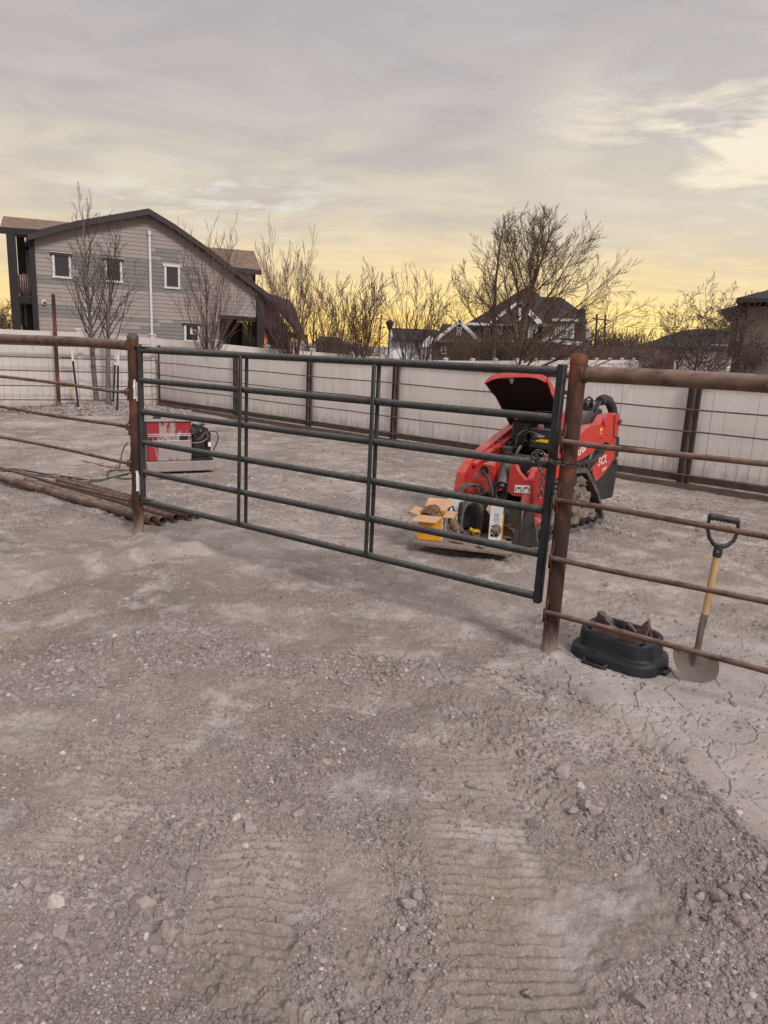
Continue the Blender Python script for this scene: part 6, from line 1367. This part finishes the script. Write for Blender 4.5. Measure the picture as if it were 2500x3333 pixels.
# pale house further left
YW = 100.0
wh = thing('pale_house', at(1340, 1150, YW)*V3(1, 1, 0), 'pale two-storey house with a charcoal roof left of the big dark-roofed house', 'house')
fprism([(1268, 1102), (1274, 1102), (1430, 1106), (1430, 1215), (1262, 1215), (1262, 1110)], YW, 9, 'wall', 'farwhite', wh)
froof([(1276, 1103), (1440, 1106), (1424, 1073), (1272, 1067)], [YW-1, YW-1, YW+4, YW+4], 'roof', 'farroof', wh, .3)
fprism([(1258, 1120), (1272, 1068), (1282, 1104), (1282, 1130)], YW+.2, 6, 'end_gable', 'farwhite', wh); fline([(1258, 1120), (1271, 1068), (1277, 1102)], YW-.1, .12, 'gable_trim', 'trimwhite', wh)
fprism([(1375, 1108), (1402, 1086), (1428, 1108), (1428, 1130), (1375, 1130)], YW-2, 2, 'front_gable', 'farwhite', wh); fline([(1372, 1110), (1402, 1084), (1432, 1110)], YW-2.1, .14, 'gable_trim', 'trimdark', wh)
fwin(1350, 1110, 1362, 1136, YW-.1, wh, 'glass', 0); fwin(1392, 1140, 1420, 1156, YW-2.1, wh, 'glass', 2); fwin(1276, 1112, 1282, 1130, YW-.1, wh, 'glass', 0)
# low dark roof behind the trees left of centre
YD = 95.0
dh = thing('dark_roofed_house', at(1070, 1150, YD)*V3(1, 1, 0), 'low dark-roofed house half hidden by bare trees, left of centre', 'house')
fprism([(1030, 1108), (1125, 1116), (1125, 1215), (1030, 1215)], YD, 8, 'wall', 'farbrown', dh); froof([(1020, 1112), (1135, 1122), (1100, 1098), (1045, 1094)], [YD-1, YD-1, YD+4, YD+4], 'roof', 'farroof', dh, .3)
fprism([(1045, 1112), (1066, 1096), (1088, 1115)], YD-1.6, 1, 'gable', 'farbrown', dh)
# low house at right with long hipped roof
YR = 75.0
rh = thing('low_house', at(2250, 1150, YR)*V3(1, 1, 0), 'low house with a long charcoal hipped roof behind the small tree at right', 'house')
fprism([(2092, 1122), (2440, 1122), (2440, 1225), (2092, 1225)], YR, 9, 'wall', 'farwhite', rh)
froof([(2082, 1124), (2480, 1140), (2440, 1072), (2255, 1071), (2200, 1082)], [YR-1, YR-1, YR+6, YR+6, YR+4], 'roof', 'farroof', rh, .3); fline([(2082, 1126), (2480, 1142)], YR-1.1, .1, 'eave_trim', 'trimdark', rh)
# stucco house at far right
YS = 45.0
su = thing('stucco_house', at(2440, 1180, YS)*V3(1, 1, 0), 'brown stucco two-storey house with a black hipped roof at the right edge', 'house')
mb = MB(); a, b, c, d = at(2392, 1015, YS+2), at(2480, 1006, YS), at(2480, 1210, YS), at(2364, 1207, YS+2)
x0_ = at(2372, 1110, YS+2)[0]; x1_ = at(2462, 1110, YS)[0]; xk = at(2780, 1110, YS-1)[0]; zt_ = at(2392, 1015, YS)[2]
mb.prism([(x0_, YS+2, -6), (x1_+.3, YS+2, -6), (x1_+.3, YS+2, zt_), (x0_, YS+2, zt_)], (0, 8, 0)); build(mb, 'wing_wall', 'stucco', su)
mb = MB(); mb.prism([(x1_, YS, -6), (xk, YS-.5, -6), (xk, YS-.5, zt_+.35), (x1_, YS, zt_+.35)], (0, 9, 0)); build(mb, 'main_wall', 'stucco', su)
e0 = at(2361, 1002, YS+1)[2]
mb = MB(); zz0 = zt_-.05
def hip(x0, x1, y0, y1, z, h, inset, name):
    mb = MB(); vs = [(x0, y0, z), (x1, y0, z), (x1, y1, z), (x0, y1, z), (x0+inset, (y0+y1)/2, z+h), (x1-inset, (y0+y1)/2, z+h)]; lo = [V3(*v)-V3(0, 0, .22) for v in vs[:4]]
    mb.add([V3(*v) for v in vs]+lo, [(0, 1, 5, 4), (1, 2, 5), (2, 3, 4, 5), (3, 0, 4), (0, 1, 7, 6), (1, 2, 8, 7), (2, 3, 9, 8), (3, 0, 6, 9), (6, 7, 8, 9)]); o = build(mb, name, 'farroof', su, autos=5); return o
hip(x0_-.65, xk+1, YS+1.1, YS+11, zt_+.2, 1.9, 5, 'wing_roof'); hip(x1_-.55, xk+2, YS-.8, YS+9.5, zt_+.75, 1.9, 5, 'main_roof')
fwin(2399, 1041, 2434, 1108, YS+1.95, su, 'glass', 0, fr=.06); fwin(2434, 1041, 2468, 1108, YS+1.95, su, 'glass', 0, fr=.06)
mb = MB(); mb.tube([(x1_+.05, YS-.1, -6), (x1_+.05, YS-.1, zt_+.6)], .09, 8); build(mb, 'downspout', 'trimblack', su)
pv = Vector((float(x0_), YS+2, 0)); Rm = Matrix.Rotation(math.radians(-27), 4, 'Z'); su.rotation_euler = (0, 0, math.radians(-27)); su.location = pv+(Rm @ (su.location-pv))
# white fence return beyond the small tree
fx = thing('back_fence', at(2300, 1200, 32)*V3(1, 1, 0), 'pale fence stretch before the stucco house, with a small black cap light', 'fence')
a, b = at(2198, 1176, 34), at(2372, 1168, 32); mb = MB(); 
mb.prism([a, b, V3(b[0], b[1], -1.5), V3(a[0], a[1], -1.5)], V3(0, .1, 0)); build(mb, 'panel', 'vinyl', fx)
for k in (0, .35, .6, 1): p = a+(b-a)*k; mb = MB(); mb.box((p[0], p[1]-.06, p[2]/2-.75), (.13, .13, p[2]+1.6)); build(mb, 'post', 'vinyl', fx)
p = a+(b-a)*.58; mb = MB(); mb.box((p[0], p[1]-.06, p[2]+.08), (.16, .12, .1), bev=.02); build(mb, 'cap_light', 'ink', fx)
# street lamp, poles
lp = at(1268, 1075, 60); lb_ = V3(lp[0], lp[1], -.5); lm = thing('street_lamp', lb_, 'black post-top lantern street lamp left of the pale house', 'street lamp')
mb = MB(); mb.tube([lb_, lp], .06, 8); build(mb, 'post', 'trimblack', lm)
mb = MB(); mb.tube([lp, lp+V3(0, 0, .08), lp+V3(0, 0, .55), lp+V3(0, 0, .62), lp+V3(0, 0, .85)], [.1, .16, .32, .36, .04], 8); build(mb, 'lantern', 'trimblack', lm, autos=10)
for (x, yt, w, Y, lab) in ((1242, 1026, .13, 130, 'thin wooden utility pole with cross arms left of the street lamp'), (1253, 1128, .10, 170, 'distant short utility pole between the lamp and the taller pole')):
    tp = at(x, yt, Y); bb = V3(tp[0]-.3, tp[1], -1); up_l = thing('utility_pole', bb, lab, 'utility pole'); mb = MB(); mb.tube([bb, tp], w, 6); build(mb, 'pole', 'trimdark', up_l)
    for dz_, hw in ((.6, 1.3), (2.0, .8)): mb = MB(); mb.box(tp-V3(0, 0, dz_), (hw*2, .1, .12)); build(mb, 'cross_arm', 'trimdark', up_l)
YP = 150.0
hf = thing('h_frame_pole', at(1960, 1100, YP)*V3(1, 1, 0), 'H-shaped wooden power line structure against the sunset right of the big house', 'power pole')
for (x0, y0, x1, y1) in ((1943, 1022, 1937, 1150), (1971, 1024, 1964, 1150)):
    mb = MB(); a, b = at(x0, y0, YP), at(x1, y1, YP); mb.tube([V3(b[0], b[1], -3), b, a], .2, 6); build(mb, 'pole', 'trimdark', hf)
mb = MB(); a, b = at(1928, 1036, YP), at(1986, 1043, YP); mb.tube([a, b], .13, 6); build(mb, 'cross_arm', 'trimdark', hf)
for (p, q) in (((1943, 1040), (1968, 1082)), ((1970, 1042), (1940, 1082))): mb = MB(); mb.tube([at(*p, YP), at(*q, YP)], .07, 5); build(mb, 'brace', 'trimdark', hf)
for k, (y0, y1, y2) in enumerate(((1040, 1052, 1070), (1046, 1060, 1078))):
    mb = MB(); mb.tube([at(1975, y0, YP), at(2030, y1, YP), at(2100, y2-8, YP), at(2420, y2+2, YP)], .035, 4); build(mb, 'power_line', 'trimdark', hf)
# ------------------------------------------------------------------ bare trees
class Tree:
    def __init__(s, seed): s.g = np.random.default_rng(seed); s.tr = MB(); s.cr = MB(); s.ne = 0
    def rv(s, d, ang):
        a = nrm(np.cross(d, s.g.normal(size=3))); return nrm(d*math.cos(ang)+a*math.sin(ang))
    def branch(s, p, d, ln, r, lv, P, first=False):
        n = 6 if lv <= 1 else 4; pts = [p]; rs = [r]; q = p; dd = d
        for i in range(n):
            dd = nrm(dd+s.g.normal(0, P['wig'], 3)+V3(0, 0, P['up'][min(lv, 3)])); q = q+dd*ln/n; pts.append(q); rs.append(max(r*(1-(i+1)/n*.88), P['rmin']*(1 if lv < 2 or i < n-1 else .6)))
        (s.tr if lv == 0 else s.cr).tube(pts, rs, 8 if lv == 0 else 5 if lv == 1 else 3, caps=lv < 2)
        if lv >= P['lv']: return
        nb = P['n'][lv]; st = P['start'][lv]
        for k in range(nb):
            t = st+(1-st)*((k+s.g.random()*.8)/nb); i = min(int(t*n), n-1); f = t*n-i; pp = pts[i]*(1-f)+pts[i+1]*f; rr_ = (rs[i]*(1-f)+rs[i+1]*f)
            dl = nrm(pts[i+1]-pts[i]); nd = s.rv(dl, math.radians(s.g.normal(P['ang'][lv], 8))); nl = ln*P['len'][lv]*(1-.45*t if lv else 1-P.get('taper', .35)*t)*s.g.uniform(.8, 1.2)
            s.branch(pp, nd, nl, max(rr_*P['rr'][lv], P['rmin']), lv+1, P)
def tree(name, base, P, stems, label, seed, mt='bark', mc='twig', group=None):
    t = Tree(seed)
    for (d, ln, r) in stems: t.branch(V3(*base), nrm(V3(*d)), ln, r, 0, P)
    th = thing(name, base, label, 'tree', group); build(t.tr, 'trunk', mt, th, autos=80); build(t.cr, 'crown', mc, th, autos=80)
    for v in ():
        pass
    return th
def base_at(px, py, Y, zb): p = at(px, py, Y); return V3(p[0], p[1], zb)
VASE = dict(wig=.06, up=(.03, .10, .12, .1), lv=3, n=(11, 6, 4), start=(.25, .2, .15), ang=(34, 28, 26), len=(.55, .5, .5), rr=(.5, .5, .6), rmin=.005)
G1 = 'bare trees beyond the pen'
# two staked trees standing in the stone mound
for (x0, y0, xm, ym, x1, y1, lab, sd_) in ((316, 1318, 290, 1010, 268, 672, 'taller staked bare tree leaning left in the stone mound', 31), (354, 1325, 352, 1010, 380, 765, 'shorter staked bare tree, right one of the pair in the stone mound', 32)):
    b = gnd(x0, y0, .08); b = b-PN*0; t1_ = onpl(xm, ym, b, VN); t2_ = onpl(x1, y1, b, VN); T = Tree(sd_)
    pts = [b-V3(0, 0, .15), b, b+(t1_-b)*.4+VN*.02, b+(t1_-b)*.75, t1_, t1_+(t2_-t1_)*.4, t2_]; rs = [.075, .062, .052, .045, .036, .022, .006]
    T.tr.tube(pts, rs, 12)
    P = dict(wig=.07, up=(.0, .16, .10, .08), lv=3, n=(0, 4, 3), start=(.2, .25, .2), ang=(30, 34, 32), len=(.5, .5, .55), rr=(.55, .6, .7), rmin=.0035)
    for k in range(26):
        f = .42+.56*k/26; i = min(int(f*6), 5); ff = f*6-i; p = pts[i]*(1-ff)+pts[i+1]*ff; az_ = k*2.4+T.g.normal(0, .3); a_ = math.radians(38-16*(f-.4))
        dd = V3(math.sin(a_)*math.cos(az_), math.sin(a_)*math.sin(az_), math.cos(a_)); T.branch(p, dd, (1.55 if sd_ == 31 else 1.35)*(1.15-.75*(f-.4)/.6)*T.g.uniform(.75, 1.15), .019*(1.2-f*.7), 1, P)
    th = thing('young_tree', b, lab, 'tree', 'staked young trees in the stone mound'); build(T.tr, 'trunk', 'bark', th, autos=80); build(T.cr, 'crown', 'twig', th, autos=80)
a, b = gnd(302, 1318, .08), gnd(357, 1325, .08)
p0, p1 = onpl(299, 1190, a, VN), onpl(360, 1196, a, VN); mb = MB(); mb.tube([p0-VN*.06, p1-VN*.07, p1+VD*.05, p1+VN*.07, p0+VN*.06, p0-VD*.05], .008, 6, closed=True)
tag(build(mb, 'tree_tie', 'cablered', origin=p0), 'reddish hoop tying the two staked trees together', 'tree tie')
def vpos(px, extra=-.9):      # a spot just on this side of the vinyl fence
    p = onpl(px, 1140, V0-VN*0+ (VN*extra if VN[1] < 0 else VN*extra), VN); return V3(p[0], p[1], gz(p[0], p[1]))
def vheight(base, px, py): return onpl(px, py, base, V3(0, 1, 0))[2]-base[2]
def shrubtree(px, top, spread, label, seed, nst, mc, extra=-1.0, Yov=None, name='multi_stem_tree', mt='barkdark', P=None, zb=None, kl=1.0, rs=.03):
    if Yov: p = at(px, 1140, Yov); b = V3(p[0], p[1], zb if zb is not None else -.4)
    else: b = vpos(px, extra)
    h = vheight(b, *top); g_ = np.random.default_rng(seed); stems = []
    w = spread/F*b[1]/2
    lean = (onpl(*top, b, V3(0, 1, 0))[0]-b[0])/h
    for k in range(nst):
        az_ = 2*math.pi*k/nst+g_.normal(0, .3); q = w/h*g_.uniform(.35, .8); stems.append(((math.cos(az_)*q+lean, math.sin(az_)*q, 1), h*g_.uniform(.56, .74)*kl, rs*g_.uniform(.7, 1.2)))
    return tree(name, b, P or VASE, stems, label, seed, mt, mc, G1)
SV = dict(wig=.045, up=(.04, .06, .08, .08), lv=3, n=(7, 4, 3), start=(.2, .2, .15), ang=(22, 22, 24), len=(.55, .55, .5), rr=(.6, .65, .7), rmin=.0032)
shrubtree(670, (715, 730), 200, 'mauve many-stemmed bare tree standing before the siding house porch', 41, 8, 'twigred', P=SV, kl=1.06)
shrubtree(957, (915, 815), 230, 'many-stemmed bare tree hiding the low dark roof of the siding house porch', 42, 12, 'twigred', P=dict(SV, n=(8, 5, 3)), kl=1.15)
DV = dict(SV, rmin=.0052, n=(9, 5, 4), ang=(28, 28, 28), wig=.07)
shrubtree(1033, (1040, 860), 190, 'upright bare tree with dark trunks, between two bushier trees left of centre', 43, 4, 'barkdark', Yov=27, P=DV, rs=.06)
shrubtree(1116, (1150, 880), 130, 'smaller dark bare tree behind the left of centre trees', 44, 3, 'barkdark', Yov=31, P=DV, rs=.06)
shrubtree(1163, (1185, 835), 200, 'dense vase-shaped bare tree left of the street lamp', 45, 6, 'barkdark', P=DV, rs=.035)
shrubtree(1330, (1330, 840), 200, 'slender bare tree in front of the pale house, its left trunk clump', 46, 4, 'twig', P=dict(DV, rmin=.0048, n=(9, 4, 3)), rs=.035)
shrubtree(1372, (1430, 835), 230, 'slender bare tree with wide fan of branches right in front of the pale house', 47, 5, 'twig', P=dict(DV, rmin=.0048, n=(9, 4, 3)), rs=.035)
shrubtree(850, (838, 880), 110, 'small bare tree peeping out behind the right end of the siding house', 49, 4, 'barkdark', Yov=42, P=dict(DV, rmin=.008), rs=.05)
shrubtree(-6, (0, 915), 110, 'bare tree at the left edge beyond the siding house balcony', 50, 4, 'twigtan', Yov=44, P=dict(DV, rmin=.008), rs=.06)
# big spreading tree
BIG = dict(wig=.06, up=(.02, .07, .07, .06, .05), lv=4, n=(24, 8, 6, 3), start=(.14, .22, .15, .15), ang=(50, 34, 32, 32), len=(.66, .46, .5, .5), rr=(.42, .55, .65, .7), rmin=.0062, taper=.62)
bb = base_at(1684, 1140, 31, -.5); hh = vheight(bb, 1760, 655)
T = Tree(61); P = dict(BIG, lv=4, n=(0, 10, 7, 4), rmin=.0055, up=(.02, .035, .05, .06), start=(.2, .22, .15, .15), ang=(40, 32, 32, 32), len=(.5, .46, .5, .5))
hh *= .86
tp_ = [bb-V3(0, 0, .3), bb, bb+V3(.10, 0, hh*.22), bb+V3(.12, .05, hh*.42), bb+V3(.32, .05, hh*.62), bb+V3(.45, 0, hh*.78)]; T.tr.tube(tp_, [.24, .2, .17, .13, .08, .03], 10)
for k in range(34):
    f = k/33; i_ = f*3.6+1.25; i = min(int(i_), 4); ff = min(i_-i, 1); p = tp_[i]*(1-ff)+tp_[i+1]*ff; an = math.radians(70-50*f**.9+T.g.normal(0, 4)); az_ = k*2.4+T.g.normal(0, .25)
    dd = V3(math.sin(an)*math.cos(az_)+.04, math.sin(an)*math.sin(az_), math.cos(an)); T.branch(p, nrm(dd), hh*(.76-.42*f)*T.g.uniform(.85, 1.1), .062*(1.1-.65*f), 1, P)
th = thing('spreading_tree', bb, 'largest bare tree, spreading wide in front of the big dark-roofed house', 'tree', G1); build(T.tr, 'trunk', 'barkdark', th, autos=80); build(T.cr, 'crown', 'twigtan', th, autos=80)
bb = base_at(1612, 1140, 38, -.5); hh = vheight(bb, 1622, 715)
tree('tall_tree', bb, dict(BIG, lv=3, n=(14, 6, 4), len=(.36, .5, .5), ang=(32, 34, 32), rmin=.0075, start=(.34, .2, .2)), [((.02, 0, 1), hh*.98, .15)], 'tall straight bare tree just left behind the largest one', 62, 'barkdark', 'twigtan', G1)
# small wide ornamental tree at right
SM = dict(wig=.12, up=(.07, .05, .02, .0, .0), lv=4, n=(13, 8, 5, 3), start=(.22, .2, .15, .15), ang=(46, 42, 42, 40), len=(.66, .5, .5, .5), rr=(.6, .65, .7, .75), rmin=.0056)
bb = base_at(2245, 1200, 23, -.3); hh = vheight(bb, 2260, 960)
tree('ornamental_tree', bb, SM, [((-.3, 0, 1), hh*.78, .075), ((.12, .1, 1), hh*.86, .075), ((.42, -.1, 1), hh*.9, .075)], 'small wide bare ornamental tree with three leaning trunks, left of the stucco house', 63, 'barkdark', 'barkdark', G1)
# brush along the far fence: too many stems to count
def brush(name, x0, x1, Y, h0, h1, n, m_, seed, rmin=.009, top=None):
    g_ = np.random.default_rng(seed); mb = MB()
    for k in range(n):
        px = g_.uniform(x0, x1); p = at(px, 1140, Y+g_.uniform(-3, 3)); h = g_.uniform(h0, h1); b = V3(p[0], p[1], -.7); q = b; d = nrm(V3(g_.normal(0, .22), g_.normal(0, .2), 1)); pts = [q]
        for i in range(4): d = nrm(d+g_.normal(0, .10, 3)+V3(0, 0, .05)); q = q+d*h/4; pts.append(q)
        mb.tube(pts, [rmin*1.6, rmin*1.4, rmin*1.2, rmin, rmin*.7], 3, caps=False)
        for j in range(4):
            i = g_.integers(1, 4); d2 = nrm((pts[i+1]-pts[i])/h*4+g_.normal(0, .5, 3)); mb.tube([pts[i], pts[i]+d2*h*.16, pts[i]+nrm(d2+V3(0, 0, .3))*h*.32], [rmin, rmin*.9, rmin*.6], 3, caps=False)
    return tag(build(mb, name, m_, smooth=False), kind='stuff')
brush('brush', 1500, 1780, 44, 2.4, 3.6, 1500, 'twigolive', 71)
brush('brush', 1720, 2100, 46, 2.2, 3.2, 1700, 'twigred', 72)
brush('brush', 1915, 2090, 60, 3.0, 4.8, 420, 'barkdark', 73, .022)
brush('brush', 2080, 2220, 40, 1.8, 3.2, 700, 'twigred', 74)
brush('brush', 745, 900, 48, 3.0, 4.2, 600, 'twigolive', 76)
brush('brush', 985, 1190, 48, 1.6, 2.6, 380, 'twigolive', 75)
for (px, py, Y, rx, rz, lab, sd_) in ((1150, 1135, 50, 2.2, 1.7, 'dark evergreen bush behind the trees left of the street lamp', 81), (2432, 1165, 36, 1.1, .7, 'low dark twiggy shrub by the stucco house wall', 82), (2460, 1150, 40, .8, .9, 'reddish brown shrub against the stucco house', 83), (30, 1052, 60, 3.0, .9, 'low green hedge at the far left edge below the balcony', 84)):
    g_ = np.random.default_rng(sd_); c = at(px, py, Y); mb = MB()
    for k in range(2600):
        d = g_.normal(size=3); d /= np.linalg.norm(d); rr_ = g_.random()**.33; p = c+d*rr_*V3(rx, rx*.7, rz)*(1+.15*math.sin(d[0]*7+d[2]*5)); s_ = .07*g_.uniform(.6, 1.5)*(Y/45); a_ = nrm(g_.normal(size=3)); b_ = nrm(np.cross(a_, d))
        mb.add([p-a_*s_, p+b_*s_*.5, p+a_*s_], [(0, 1, 2)])
    th = thing('shrub', V3(c[0], c[1], -.5), lab, 'shrub'); build(mb, 'foliage', 'evergreen' if sd_ in (81, 84) else 'twigred' if sd_ == 83 else 'twig', th, smooth=False)
    mb = MB(); mb.tube([V3(c[0], c[1], -1), c], .08, 6); build(mb, 'stem', 'barkdark', th)
